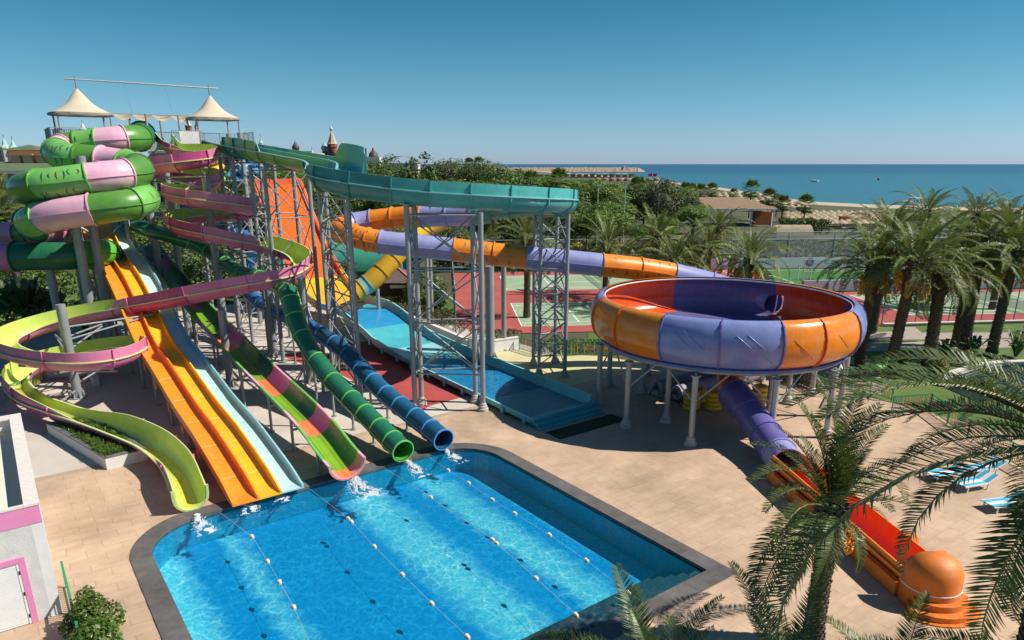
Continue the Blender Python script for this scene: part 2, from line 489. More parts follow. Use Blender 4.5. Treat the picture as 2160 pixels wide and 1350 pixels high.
for s, t in cut:
    b = MB(); N1, N2 = 12, 6
    for i in range(N1):
        for j in range(N2):
            q = [(s - hx + 2 * hx * (i + a) / N1, t - hy + 2 * hy * (j + c) / N2) for a, c in ((0, 0), (1, 0), (1, 1), (0, 1))]
            if not any(in_cope(a, c, 0.5) for a, c in q): b.quad(*[W(a, c, -0.001) for a, c in q])
    if b.F:
        p = W(s, t); b.build('deck_tile', tile_wide, parent=deck)
# painted concrete under the slides
conc_m = mat('painted_concrete', (0.46, 0.40, 0.35), col2=(0.58, 0.52, 0.46), rough=0.75, scale=0.35, bump=0.15, bscale=6)
sheet('slide_floor', pw([(-3, -37.3), (6.8, -37.3), (6.8, DT), (29, DT), (34, -40), (31.5, -66), (24, -76), (3, -74), (-3, -60)]), -0.022, conc_m)
redp_m = mat('painted_red', (0.40, 0.065, 0.06), rough=0.7, var=0.18, scale=0.5, bump=0.12)
sheet('red_floor', [G(x, y) for x, y in [(588, 748), (640, 742), (690, 748), (735, 722), (790, 718), (880, 745), (960, 790), (995, 832), (905, 856), (870, 880), (800, 840), (740, 800), (690, 775), (640, 768)]], -0.014, redp_m)
yel_m = mat('painted_yellow', (0.52, 0.47, 0.25), col2=(0.60, 0.56, 0.34), rough=0.72, scale=0.5, bump=0.12)
sheet('yellow_floor', [G(x, y) for x, y in [(1040, 742), (1100, 738), (1180, 748), (1262, 750), (1420, 775), (1500, 800), (1400, 838), (1300, 850), (1130, 800), (1060, 768)]], -0.014, yel_m)
# coping stones
cope_m = random_mat('coping_slate', (0.085, 0.078, 0.075), (0.135, 0.125, 0.118), 0.7, 2.0, 0.25, 0.16)
cope = thing('pool_coping', 'dark slate coping running round the slide pool', 'coping')
cope['kind'] = 'structure'; del cope['category']; del cope['label']
def stone(poly):
    b = MB(); P = [W(s, t) for s, t in poly]
    if (P[1] - P[0]).cross(P[2] - P[1]).z < 0: P = P[::-1]
    c = sum(P, Vector()) / len(P); P = [c + (p - c) * 0.992 for p in P]
    dz = random.uniform(-.002, .002)
    b.prism(P, -0.16, 0.034 + dz)
    b.build('coping_stone', cope_m, parent=cope)
CW = 0.75
nS = 24
r = 2.3
def run(s0, t0, s1, t1, ox, oy, L=0.66):
    n = max(1, round(hypot(s1 - s0, t1 - t0) / L))
    for i in range(n):
        a, c = i / n, (i + 1) / n
        p = (s0 + (s1 - s0) * a, t0 + (t1 - t0) * a); q = (s0 + (s1 - s0) * c, t0 + (t1 - t0) * c)
        stone([p, q, (q[0] + ox, q[1] + oy), (p[0] + ox, p[1] + oy)])
run(PS0 + r, PT0, PS1 - r, PT0, 0, -CW)
run(PS1, PT0 + r, PS1, PT1, CW, 0, 1.25)
run(PS0, PT0 + r, PS0, PT1, -CW, 0, 1.25)
run(PS0, PT1, PS1, PT1, 0, CW)
stone([(PS1, PT1), (PS1 + CW, PT1), (PS1 + CW, PT1 + CW), (PS1, PT1 + CW)])
stone([(PS0, PT1), (PS0 - CW, PT1), (PS0 - CW, PT1 + CW), (PS0, PT1 + CW)])
for cs, sg in ((PS1 - r, 1), (PS0 + r, -1)):
    for i in range(7):
        a, c = i / 7 * pi / 2, (i + 1) / 7 * pi / 2
        m_ = (a + c) / 2
        f = lambda R, x: (cs + sg * R * cos(x), PT0 + r - R * sin(x))
        stone([f(r, a), f(r, m_), f(r, c), f(r + CW, c), f(r + CW, m_), f(r + CW, a)])
# pool shell
pl_m = mat('pool_mosaic_blue', (0.02, 0.34, 0.50), col2=(0.03, 0.40, 0.58), rough=0.4, scale=1.5, rvar=0)
pc_m = mat('pool_mosaic_lanes', (0.010, 0.35, 0.66), col2=(0.014, 0.38, 0.70), rough=0.4, scale=1.5, rvar=0)
nt = pc_m.node_tree; n = nt.nodes; l = nt.links; bs = n['Principled BSDF']
geo_ = n.new('ShaderNodeNewGeometry'); dt_ = n.new('ShaderNodeVectorMath'); dt_.operation = 'DOT_PRODUCT'; dt_.inputs[1].default_value = dS
l.new(geo_.outputs['Position'], dt_.inputs[0])
nz_ = n.new('ShaderNodeTexNoise'); nz_.inputs['Scale'].default_value = 1.3; nz_.inputs['Detail'].default_value = 5; nz_.inputs['Roughness'].default_value = .7
l.new(geo_.outputs['Position'], nz_.inputs[0])
ma_ = n.new('ShaderNodeMath'); ma_.operation = 'MULTIPLY_ADD'; ma_.inputs[1].default_value = 1.5; l.new(nz_.outputs[0], ma_.inputs[0]); l.new(dt_.outputs['Value'], ma_.inputs[2])
mr_ = n.new('ShaderNodeMapRange'); mr_.inputs[1].default_value = 2.95 + .75; mr_.inputs[2].default_value = 18.8 + .75; l.new(ma_.outputs[0], mr_.inputs[0])
rp_c = n.new('ShaderNodeValToRGB'); el_ = rp_c.color_ramp.elements
lanes_ = [(2.9, 1), (3.7, .9), (4.5, 0), (5.5, 0), (6.1, .75), (6.8, 0), (11.0, 0), (11.9, .8), (12.9, .8), (13.8, 0), (14.8, 0), (15.5, .85), (16.2, .7), (17.0, 0), (17.6, 0), (18.8, 1)]
for i, (s_, v_) in enumerate(lanes_):
    p_ = max(0, min(1, (s_ - 2.95) / 15.85))
    x_ = el_[0] if i == 0 else (el_[1] if i == 1 else el_.new(p_))
    x_.position = p_; x_.color = (v_, v_, v_, 1)
l.new(mr_.outputs[0], rp_c.inputs[0])
mx_ = n.new('ShaderNodeMix'); mx_.data_type = 'RGBA'; mx_.inputs[7].default_value = (0.40, 0.90, 0.88, 1)
l.new(bs.inputs['Base Color'].links[0].from_socket, mx_.inputs[6]); l.new(rp_c.outputs[0], mx_.inputs[0]); l.new(mx_.outputs[2], bs.inputs['Base Color'])
for m_ in (pl_m, pc_m):
    nt = m_.node_tree; n = nt.nodes; l = nt.links; bs = n['Principled BSDF']
    src = bs.inputs['Base Color'].links[0].from_socket
    tc = [x for x in n if x.type == 'TEX_COORD'][0]
    mp = n.new('ShaderNodeMapping'); mp.inputs['Rotation'].default_value = (0, 0, -ROT); l.new(tc.outputs['Object'], mp.inputs[0])
    br = n.new('ShaderNodeTexBrick'); br.offset = 0; br.inputs['Scale'].default_value = 1.0
    br.inputs['Brick Width'].default_value = 0.1; br.inputs['Row Height'].default_value = 0.1; br.inputs['Mortar Size'].default_value = 0.006
    br.inputs['Color1'].default_value = (0.9, 0.9, 0.9, 1); br.inputs['Color2'].default_value = (1.06, 1.06, 1.06, 1); br.inputs['Mortar'].default_value = (0.8, 0.85, 0.88, 1)
    l.new(mp.outputs[0], br.inputs[0])
    mu = n.new('ShaderNodeMix'); mu.data_type = 'RGBA'; mu.blend_type = 'MULTIPLY'; mu.inputs[0].default_value = 1
    l.new(src, mu.inputs[6]); l.new(br.outputs[0], mu.inputs[7]); l.new(mu.outputs[2], bs.inputs['Base Color'])
step_m = mat('pool_step_slate', (0.05, 0.045, 0.042), col2=(0.08, 0.07, 0.065), rough=0.6, scale=2, bump=0.1)
PB = -1.25
b = MB()
TS = -15.6
b.quad(W(PS0, PT0, PB), W(PS0, TS, PB), W(PS1, TS, PB), W(PS1, PT0, PB), 1)
ol = pool_outline(0.03)
vs = [W(s, t, 0.0) for s, t in ol] + [W(s, t, PB - 0.02) for s, t in ol]
k = len(ol)
b.add(vs, [(i, (i + 1) % k, k + (i + 1) % k, k + i) for i in range(k)], 0)
struct(b.build('pool_basin', [pl_m, pc_m]))
b = MB()
for i in range(5):
    t0 = TS + i * 0.4
    b.add([W(PS0, t0, -1.25 + i * .22), W(PS1, t0, -1.25 + i * .22), W(PS1, t0, -1.03 + i * .22), W(PS0, t0, -1.03 + i * .22), W(PS0, t0 + .4, -1.03 + i * .22), W(PS1, t0 + .4, -1.03 + i * .22)],
          [(0, 1, 2, 3), (3, 2, 5, 4)])
struct(b.build('pool_steps', step_m))
# water surface
wm = bpy.data.materials.new('pool_water'); wm.use_nodes = True
nt = wm.node_tree; n = nt.nodes; l = nt.links; n.clear()
out = n.new('ShaderNodeOutputMaterial'); mixs = n.new('ShaderNodeMixShader'); tr = n.new('ShaderNodeBsdfTransparent'); gl = n.new('ShaderNodeBsdfGlossy')
gl.inputs['Roughness'].default_value = 0.06
fr = n.new('ShaderNodeFresnel'); fr.inputs['IOR'].default_value = 1.33
tc = n.new('ShaderNodeTexCoord')
def node(t, **kw):
    x = n.new(t)
    for a, v in kw.items(): setattr(x, a, v)
    return x
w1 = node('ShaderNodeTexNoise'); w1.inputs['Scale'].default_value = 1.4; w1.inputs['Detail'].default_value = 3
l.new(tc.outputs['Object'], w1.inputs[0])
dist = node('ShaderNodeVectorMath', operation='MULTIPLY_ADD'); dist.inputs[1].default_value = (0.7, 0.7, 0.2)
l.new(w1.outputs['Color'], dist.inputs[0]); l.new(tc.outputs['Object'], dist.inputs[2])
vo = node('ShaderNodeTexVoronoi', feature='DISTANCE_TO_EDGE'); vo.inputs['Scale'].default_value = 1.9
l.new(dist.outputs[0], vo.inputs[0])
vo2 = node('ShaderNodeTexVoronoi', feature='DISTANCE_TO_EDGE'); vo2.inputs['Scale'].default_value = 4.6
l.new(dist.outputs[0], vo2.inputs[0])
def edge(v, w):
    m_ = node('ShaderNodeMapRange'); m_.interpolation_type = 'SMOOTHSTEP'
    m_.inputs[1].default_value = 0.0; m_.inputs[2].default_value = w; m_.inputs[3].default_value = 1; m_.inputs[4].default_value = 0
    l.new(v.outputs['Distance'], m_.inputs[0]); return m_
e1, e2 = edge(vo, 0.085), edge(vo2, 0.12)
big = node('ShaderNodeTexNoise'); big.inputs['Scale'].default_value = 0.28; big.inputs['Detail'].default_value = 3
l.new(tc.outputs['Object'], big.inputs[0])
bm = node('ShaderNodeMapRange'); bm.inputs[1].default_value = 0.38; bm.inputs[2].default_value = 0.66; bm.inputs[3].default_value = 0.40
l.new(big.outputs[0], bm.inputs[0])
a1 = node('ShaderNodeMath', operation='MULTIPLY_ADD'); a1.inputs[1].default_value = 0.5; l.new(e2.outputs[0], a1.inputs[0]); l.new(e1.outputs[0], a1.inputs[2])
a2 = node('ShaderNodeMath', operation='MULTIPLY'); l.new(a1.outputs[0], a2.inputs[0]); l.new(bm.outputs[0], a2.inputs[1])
cm = node('ShaderNodeMix', data_type='RGBA'); cm.inputs[6].default_value = (0.34, 0.74, 0.88, 1); cm.inputs[7].default_value = (1, 1, 1, 1)  # bright caustic net painted into the transparent tint of the surface
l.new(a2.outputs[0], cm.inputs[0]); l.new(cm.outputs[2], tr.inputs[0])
w2 = node('ShaderNodeTexNoise'); w2.inputs['Scale'].default_value = 3.2; w2.inputs['Detail'].default_value = 5
l.new(tc.outputs['Object'], w2.inputs[0])
bp = node('ShaderNodeBump'); bp.inputs['Strength'].default_value = 0.32; bp.inputs['Distance'].default_value = 0.06
l.new(w2.outputs[0], bp.inputs['Height']); l.new(bp.outputs[0], gl.inputs['Normal']); l.new(bp.outputs[0], fr.inputs['Normal'])
sc_ = node('ShaderNodeBsdfDiffuse'); sc_.inputs[0].default_value = (0.01, 0.42, 0.66, 1)      # light scattered inside the water
mscat = node('ShaderNodeMixShader'); mscat.inputs[0].default_value = 0.06; l.new(tr.outputs[0], mscat.inputs[1]); l.new(sc_.outputs[0], mscat.inputs[2])
l.new(fr.outputs[0], mixs.inputs[0]); l.new(mscat.outputs[0], mixs.inputs[1]); l.new(gl.outputs[0], mixs.inputs[2]); l.new(mixs.outputs[0], out.inputs[0])
MATS['pool_water'] = wm
b = MB(); ol = pool_outline(0.02)
b.add([W(s, t, -0.09) for s, t in ol], [tuple(range(len(ol)))])
pwo = b.build('pool_water', wm); struct(pwo)
# ---------------------------------------------------------------- flumes
PINK = frp('pink_fibreglass', (0.62, 0.19, 0.36)); PINKL = frp('pale_pink_fibreglass', (0.74, 0.40, 0.52)); MAG = frp('magenta_fibreglass', (0.45, 0.06, 0.22))
LIME = frp('lime_fibreglass', (0.52, 0.62, 0.13)); LIMEL = frp('pale_lime_rim', (0.60, 0.68, 0.26)); GRN = frp('green_fibreglass', (0.085, 0.25, 0.035))
GRNL = frp('light_green_fibreglass', (0.17, 0.46, 0.10)); DGRN = frp('dark_green_fibreglass', (0.014, 0.13, 0.06)); GRNV = frp('vivid_green_fibreglass', (0.10, 0.44, 0.05))
TEAL = frp('teal_fibreglass', (0.04, 0.30, 0.28)); TEALD = frp('deep_teal_fibreglass', (0.014, 0.20, 0.20)); TEALL = frp('pale_teal_rim', (0.24, 0.50, 0.50)); SAGE = frp('sage_fibreglass', (0.17, 0.36, 0.12))
ORG = frp('orange_fibreglass', (0.78, 0.20, 0.015)); ORGB = frp('bright_orange_fibreglass', (0.85, 0.27, 0.012)); ORGR = frp('red_orange_fibreglass', (0.80, 0.10, 0.012)); LIL = frp('lilac_fibreglass', (0.30, 0.31, 0.58)); LILD = frp('purple_fibreglass', (0.14, 0.12, 0.36))
YEL = frp('yellow_fibreglass', (0.82, 0.46, 0.012)); AQUA = frp('pale_aqua_fibreglass', (0.46, 0.70, 0.72)); BLU = frp('blue_fibreglass', (0.015, 0.13, 0.36)); BLUL = frp('light_blue_flange', (0.09, 0.32, 0.66)); BLUD = frp('deep_blue_fibreglass', (0.008, 0.095, 0.20))
TURQ = frp('turquoise_fibreglass', (0.05, 0.42, 0.50)); TURQL = frp('pale_turquoise_fibreglass', (0.26, 0.60, 0.62)); TURQB = frp('azure_fibreglass', (0.015, 0.25, 0.50))
STEEL = mat('grey_painted_steel', (0.30, 0.32, 0.33), rough=0.45, var=0.1, scale=1.5, metal=0.25, streak=0.3)
STEELD = mat('galvanised_steel', (0.38, 0.39, 0.39), rough=0.45, var=0.12, scale=3, metal=0.4)
PINKR = frp('salmon_fibreglass', (0.72, 0.26, 0.26))

def path3(pts, step=0.35, sm=2):
    """pts: (x,y,z,hl,hr); evened spline with frames."""
    sp = spline(pts, step)
    P = [Vector(v[:3]) for _, v in sp]; U = [u for u, _ in sp]; H = [v[3:] for _, v in sp]
    for _ in range(sm):
        P = smooth_path(P)
    fr = []
    for i, p in enumerate(P):
        T = (P[min(i + 1, len(P) - 1)] - P[max(i - 1, 0)]).normalized()
        R = T.cross(Vector((0, 0, 1))).normalized()
        N = R.cross(T).normalized()
        fr.append((p, T, R, N))
    return U, fr, H
def at(U, fr, u):
    for i in range(len(U) - 1):
        if U[i] <= u <= U[i + 1]:
            k = (u - U[i]) / max(1e-9, U[i + 1] - U[i])
            return tuple(a.lerp(b, k) for a, b in zip(fr[i], fr[i + 1]))
    return fr[-1]
def sub(U, fr, H, u0, u1):
    Uo, Fo, Ho = [u0], [at(U, fr, u0)], None
    def hh(u):
        i = min(int(u), int(U[-1])); 
        for k in range(len(U) - 1):
            if U[k] <= u <= U[k + 1]:
                q = (u - U[k]) / max(1e-9, U[k + 1] - U[k]); return tuple(a + (b - a) * q for a, b in zip(H[k], H[k + 1]))
        return H[-1]
    Ho = [hh(u0)]
    for k, u in enumerate(U):
        if u0 + 0.02 < u < u1 - 0.02: Uo.append(u); Fo.append(fr[k]); Ho.append(H[k])
    Uo.append(u1); Fo.append(at(U, fr, u1)); Ho.append(hh(u1))
    return Uo, Fo, Ho
def loft(b, rings, mis, closed=True):
    n = len(rings[0]); base = len(b.V)
    for r in rings: b.V.extend([tuple(v) for v in r])
    for i in range(len(rings) - 1):
        for j in range(n if closed else n - 1):
            a = base + i * n + j; c = base + i * n + (j + 1) % n
            b.F.append((a, c, c + n, a + n)); b.I.append(mis[j])
def chan_section(parent, F, H, r, mo, mi, ml, name='flume_section', t=0.05, flange0=True, flange1=False, rim=0.09, endm=None):
    """open U channel, flange level is the path; H gives extra wall heights (left, right)."""
    N = 10; b = MB(); rings = []
    for (p, T, R, U_), (hl, hr) in zip(F, H):
        inn = [(-r, hl)] + [(-r * cos(pi * k / N), -r * sin(pi * k / N)) for k in range(N + 1)] + [(r, hr)]
        R2 = r + t
        ou = [(R2, hr)] + [(R2 * cos(pi * k / N), -R2 * sin(pi * k / N)) for k in range(N + 1)] + [(-R2, hl)]
        rings.append([p + R * x + U_ * y for x, y in inn + ou])
    m = len(rings[0]); h = m // 2
    mis = [0] * (h - 1) + [2] + [1] * (h - 1) + [2]
    loft(b, rings, mis)
    for rg in (rings[0], rings[-1]):
        for k in range(h - 1):
            b.add([rg[k], rg[k + 1], rg[m - 2 - k], rg[m - 1 - k]], [(0, 1, 2, 3)], 2)
    # side flange strip at the joint between bowl and wall
    for sg in (-1, 1):
        rg = []
        for (p, T, R, U_), _ in zip(F, H):
            rg.append([p + R * (sg * x) + U_ * y for x, y in ((r + t - .01, .035), (r + t + rim, .03), (r + t + rim, -.03), (r + t - .01, -.035))])
        loft(b, rg, [2, 2, 2, 2])
    o = b.build(name, [mi, mo, ml], parent=parent, smooth=40)
    for flag, idx in ((flange0, 0), (flange1, -1)):
        if not flag: continue
        p, T, R, U_ = F[idx]; hl, hr = H[idx]
        f = MB(); rg = []
        for dt in (-0.035, 0.035):
            R2, R3 = r + t - 0.01, r + t + rim
            q = []
            pro = [(-1, hl)] + [None] * (N + 1) + [(1, hr)]
            A = [(-R2, hl)] + [(-R2 * cos(pi * k / N), -R2 * sin(pi * k / N)) for k in range(N + 1)] + [(R2, hr)]
            B = [(R3, hr)] + [(R3 * cos(pi * k / N), -R3 * sin(pi * k / N)) for k in range(N + 1)] + [(-R3, hl)]
            rg.append([p + T * dt + R * x + U_ * y for x, y in A + B])
        loft(f, rg, [0] * len(rg[0]))
        n_ = len(rg[0])
        for g_ in rg:
            for k in range(n_ // 2 - 1): f.add([g_[k], g_[k + 1], g_[n_ - 2 - k], g_[n_ - 1 - k]], [(0, 1, 2, 3)])
        f.build('flange', endm if (endm is not None and idx == -1) else mo, parent=parent)
    return o
def tube_section(parent, F, r, mo, mi, ml=None, t=0.04, name='tube_section', flange0=True, flange1=False, rim=0.09, seam=True, N=20):
    b = MB(); rings = []; rin = []
    for p, T, R, U_ in F:
        rings.append([p + R * ((r + t) * cos(2 * pi * k / N)) + U_ * ((r + t) * sin(2 * pi * k / N)) for k in range(N)])
        rin.append([p + R * (r * cos(2 * pi * k / N)) + U_ * (r * sin(2 * pi * k / N)) for k in range(N)])
    loft(b, rings, [0] * N); loft(b, rin, [1] * N)
    for a, c in ((rings[0], rin[0]), (rings[-1], rin[-1])):
        for k in range(N): b.add([a[k], a[(k + 1) % N], c[(k + 1) % N], c[k]], [(0, 1, 2, 3)], 0)
    if seam:
        for sg in (-1, 1):
            rg = [[p + R * (sg * x) + U_ * y for x, y in ((r + t - .02, .03), (r + t + .06, .025), (r + t + .06, -.025), (r + t - .02, -.03))] for p, T, R, U_ in F]
            loft(b, rg, [2] * 4)
    o = b.build(name, [mo, mi, ml or mo], parent=parent, smooth=40)
    for flag, idx in ((flange0, 0), (flange1, -1)):
        if not flag: continue
        p, T, R, U_ = F[idx]; f = MB(); rg = []
        for dt, rr in ((-.04, r + t - .01), (-.04, r + t + rim), (.04, r + t + rim), (.04, r + t - .01)):
            rg.append([p + T * dt + R * (rr * cos(2 * pi * k / N)) + U_ * (rr * sin(2 * pi * k / N)) for k in range(N)])
        loft(f, rg, [0] * N)
        f.build('flange', ml or mo, parent=parent, smooth=40)
    return o
def mono(pts, dz=0.03):
    out = []; z = 1e9
    for p in pts:
        q = list(p)
        if q[2] > z - dz: q[2] = z - dz
        z = q[2]; out.append(tuple(q))
    return out

# --- lime and pink spiral flume
LP = [(345,292,60.5,.5,.5),(365,312,59,.4,.4),(400,318,58.8,.55,.05),(432,321,58.2,.6,0),(445,328,56.8,.6,0),(420,336,55.2,.6,0),(370,343,54.6,.6,0),(330,350,55.2,.6,0),(312,357,57,.6,0),(335,362,59.0,.6,0),(390,364,60,.6,0),(438,370,59.3,.6,0),(450,380,57.8,.6,0),(430,390,56.2,.6,.0),(390,398,55.6,.1,.3),(360,403,54.3,0,.6),(375,411,52.8,0,.6),(420,419,52.0,0,.6),(480,428,52.2,0,.6),(524,437,53.5,0,.6),(520,446,55.5,0,.6),(470,452,57,0,.6),(410,455,56.3,0,.6),(366,463,54.3,0,.6),(380,477,52.3,0,.6),(430,490,51.2,0,.6),(500,504,51.0,0,.55),(545,513,51.0,.0,.5),(562,517,51.0,.6,0),(615,532,50.3,.6,0),(638,552,48.8,.6,0),(612,577,46.8,.6,0),(550,592,45.6,.6,0),(450,611,45.2,.6,0),(350,631,45.6,.6,0),(262,646,46.2,.5,.0),(240,650,46.2,.0,.5),(150,668,46.2,0,.6),(60,694,44.9,0,.6),(8,722,42.2,0,.6),(45,746,39.7,0,.6),(150,754,38.4,0,.6),(240,746,39.4,0,.6),(286,732,41.8,0,.6),(255,730,44.6,0,.6),(170,742,45.6,0,.6),(75,768,44.2,0,.6),(32,799,41,0,.6),(62,838,38.2,0,.6),(125,856,36.4,.0,.3),(185,862,35.0,.25,0),(245,876,33.6,.6,0),(312,905,32.0,.6,0),(355,950,30.4,.55,.05),(384,1012,28.6,.45,.3),(405,1066,26.6,.42,.42)]
pts = []
for x, y, Y, a, c in LP:
    p = D(x, y, Y); pts.append((p.x, p.y, p.z, a, c))
pts = mono(pts, 0.06)
pts[-1] = (pts[-1][0], pts[-1][1], 0.70) + pts[-1][3:]
pts[-2] = (pts[-2][0], pts[-2][1], 1.0) + pts[-2][3:]
U, FR, H = path3(pts)
spiral = thing('spiral_flume', 'winding open spiral flume, magenta pink outside and lime green inside', 'water slide', W(5.1, -28.6))
nsec = 46; last = U[-1]
cuts = [i * last / nsec for i in range(nsec + 1)]
for i in range(nsec):
    _, F_, H_ = sub(U, FR, H, cuts[i], cuts[i + 1])
    chan_section(spiral, F_, H_, 0.58, PINK if i % 4 else MAG, LIME, LIMEL, flange0=i > 0, flange1=i == nsec - 1, endm=LIMEL)
SPIRAL_PATH = (U, FR)
YWET = mat('wet_yellow_strip', (0.60, 0.50, 0.05), rough=.15, var=.12, scale=4, coat=.4, bump=.25, bscale=12)
for i in range(8):
    u0, u1 = last * (.855 + .018 * i) + .004, last * (.855 + .018 * (i + 1)) - .004
    _, F_, _h = sub(U, FR, H, u0, u1)
    b = MB(); rg = [[p + R * x - N_ * y for x, y in ((-.26, .505), (-.13, .555), (0, .570), (.13, .555), (.26, .505))] for p, T, R, N_ in F_]
    loft(b, rg, [0] * 5, closed=False); b.build('running_strip', YWET, parent=spiral, smooth=40)

# --- green and pink closed spiral tube
TP = [(300,283,61.0),(297,290,58.4),(270,293,56.5),(225,297,55.8),(175,303,55.6),(135,311,55.2),(120,322,53.6),(140,332,52.2),(185,335,52.3),(235,341,52.2),(280,350,51.4),(293,362,49.8),(265,368,48.2),(210,374,47.2),(145,383,46.6),(85,390,46.4),(52,398,47.6),(62,403,50.4),(120,404,52.4),(200,402,52.8),(275,406,51.6),(303,420,49.2),(275,431,47.2),(215,439,46.4),(150,448,46.0),(92,459,46.2),(64,470,47.6),(75,480,50.0),(120,484,51.2),(60,492,53.0),(0,498,53.5),(-80,508,53.0),(-130,520,51.0),(-80,538,49.4),(0,541,49.2),(80,536,49.6),(160,530,50.4),(215,532,52.5),(235,545,55.5)]
pts = []
for x, y, Y in TP:
    p = D(x, y, Y); pts.append((p.x, p.y, p.z, 0, 0))
pts = mono(pts, 0.04)
U, FR, H = path3(pts)
tube = thing('spiral_tube_slide', 'thick closed spiral tube slide in green and pink bands below the left canopy', 'water slide', D(205, 560, 50))
cols = [(0, DGRN), (1.2, GRN), (2.2, PINKL), (3.3, GRNL), (4.2, GRN), (5.2, PINKL), (6.0, GRNL), (7.6, GRN), (8.6, PINKL), (9.7, GRNL), (10.5, GRN), (12.0, PINKL), (13.35, GRNL), (15.0, GRN), (17.0, GRN), (18.2, GRNV), (19.4, PINKL), (20.3, GRN), (20.9, GRNL), (21.9, GRN), (23.3, PINKL), (25.0, GRNL), (26.0, DGRN), (27.2, PINK), (28.8, DGRN), (29.2, PINK), (31, GRN), (33.6, PINK), (34.4, DGRN), (36, GRNV), (37.2, DGRN), (38, None)]
TR = 0.93
for (u0, m), (u1, _) in zip(cols, cols[1:]):
    _, F_, H_ = sub(U, FR, H, u0, u1)
    tube_section(tube, F_, TR, m, m, rim=0.10)
BRN = mat('brown_paint', (0.16, 0.045, 0.025), rough=0.4); BLP = mat('blue_paint', (0.01, 0.06, 0.22), rough=0.4)
def squiggle(parent, U, FR, r, u, du, a0, a1, m, w=0.05):
    b = MB(); pr = None; n = 9
    for k in range(n + 1):
        q = k / n; uu = u + du * sin(q * pi * 1.1); a = a0 + (a1 - a0) * q
        p, T, R, N_ = at(U, FR, uu)
        ww = w * sin(pi * (0.1 + 0.85 * q))
        c = p + (R * cos(a) + N_ * sin(a)) * (r + 0.006)
        cur = (c - T * ww, c + T * ww)
        if pr: b.quad(pr[0], pr[1], cur[1], cur[0])
        pr = cur
    b.build('painted_stroke', m, parent=parent)
rs = random.Random(5)
for u0, u1 in ((3.35, 4.15), (6.1, 7.5), (9.8, 10.45), (13.45, 14.9), (20.95, 21.8), (25.05, 25.95)):
    n = max(3, int((u1 - u0) * 5))
    for k in range(n):
        u = u0 + (u1 - u0) * (k + 0.5) / n
        for base in (0.5, 2.4, -0.6, -2.6):
            if rs.random() < 0.3: continue
            a = base + rs.uniform(-.3, .3)
            squiggle(tube, U, FR, TR + 0.04, u, rs.uniform(-.08, .08), a, a + rs.uniform(.35, .7), rs.choice([BRN, BRN, BLP, DGRN]))

# --- three lane wave slide
wz = [(-28.35, .28), (-29.2, .30), (-30, .48), (-32, .85), (-34.5, 1.25), (-36.4, 1.42), (-38.5, 1.62), (-41.6, 2.12), (-44, 2.5), (-46, 2.75), (-47.5, 2.95), (-49.4, 3.55), (-51, 4.25), (-53.5, 5.15), (-55.5, 5.85), (-57.3, 6.3), (-59, 6.62), (-61.5, 7.05), (-63, 7.45), (-65, 8.3), (-67, 9.2), (-68.6, 9.75), (-70.5, 9.9)]
wave = thing('wave_slide', 'straight three lane wave slide with orange, yellow and pale aqua lanes', 'water slide', W(7.9, -28.4))
sp = [v for _, v in spline([(t, 0, z) for t, z in wz], 0.5)]
S0w, LWd = 6.47, 0.98
def lane(s0, s1, mfl, mwall, both):
    b = MB(); rings = []
    for t, _, z in sp:
        wall = 0.38 if t < -29.6 else 0.38 - 0.0 * t
        if t > -29.3: wall = max(0.06, 0.38 * min(1, (-28.0 - t) / 1.3))
        th = 0.06
        if both == 'L': pr = [(s0 - .10, wall), (s0 + .02, wall), (s0 + .05, 0.03), (s0 + .12, 0), (s1 - .12, 0), (s1 - .05, .03), (s1 - .02, wall), (s1 + .06, wall), (s1 + .06, -th), (s0 - .10, -th)]
        else: pr = [(s0 + .062, -th), (s0 + .062, .0), (s0 + .12, 0), (s1 - .12, 0), (s1 - .05, .03), (s1 - .02, wall), (s1 + .06, wall), (s1 + .06, -th)]
        rings.append([W(a, t, z + c) for a, c in pr])
    mis = [1] * len(rings[0])
    n = len(rings[0])
    if both == 'L': mis[2] = mis[3] = mis[4] = 0
    else: mis[1] = mis[2] = mis[3] = 0
    loft(b, rings, mis)
    for rg in (rings[0], rings[-1]): b.add(rg, [tuple(range(len(rg)))], 1)
    return b.build('lane', [mfl, mwall], parent=wave, smooth=45)
ln = lane(S0w, S0w + LWd, ORGB, ORGB, 'L'); ln['label'] = 'orange lane'
ln = lane(S0w + LWd, S0w + 2 * LWd, YEL, YEL, 'R'); ln['label'] = 'yellow lane'
ln = lane(S0w + 2 * LWd, S0w + 3 * LWd, AQUA, frp('sky_blue_fibreglass', (0.26, 0.52, 0.66)), 'R'); ln['label'] = 'pale aqua lane'
WHT = mat('white_seam', (0.8, 0.8, 0.76), rough=0.5)
for k in range(13):                              # joints across the lanes
    t = -30.6 - k * 3.0
    z = None
    for a, c in zip(sp, sp[1:]):
        if a[0] >= t >= c[0]: q = (a[0] - t) / (a[0] - c[0]); z = a[2] + (c[2] - a[2]) * q
    for j in range(3):
        s0 = S0w + j * LWd
        b = MB(); b.beam(W(s0 + .13, t, z + .002), W(s0 + LWd - .13, t, z + .002), .014, .006); b.build('joint_strip', WHT, parent=wave)
        b = MB(); b.beam(W(s0 + LWd - .03, t - .015, z + .384), W(s0 + LWd + .07, t - .015, z + .384), .025, .012); b.build('joint_strip', WHT, parent=wave)
    if k > 0:
        for s_ in (S0w - 0.12, S0w + 3 * LWd + .09):
            b = MB(); b.box(W(s_, t, z - .28), (.03, .22, .24), ROT); b.build('support_flange', ORG, parent=wave)
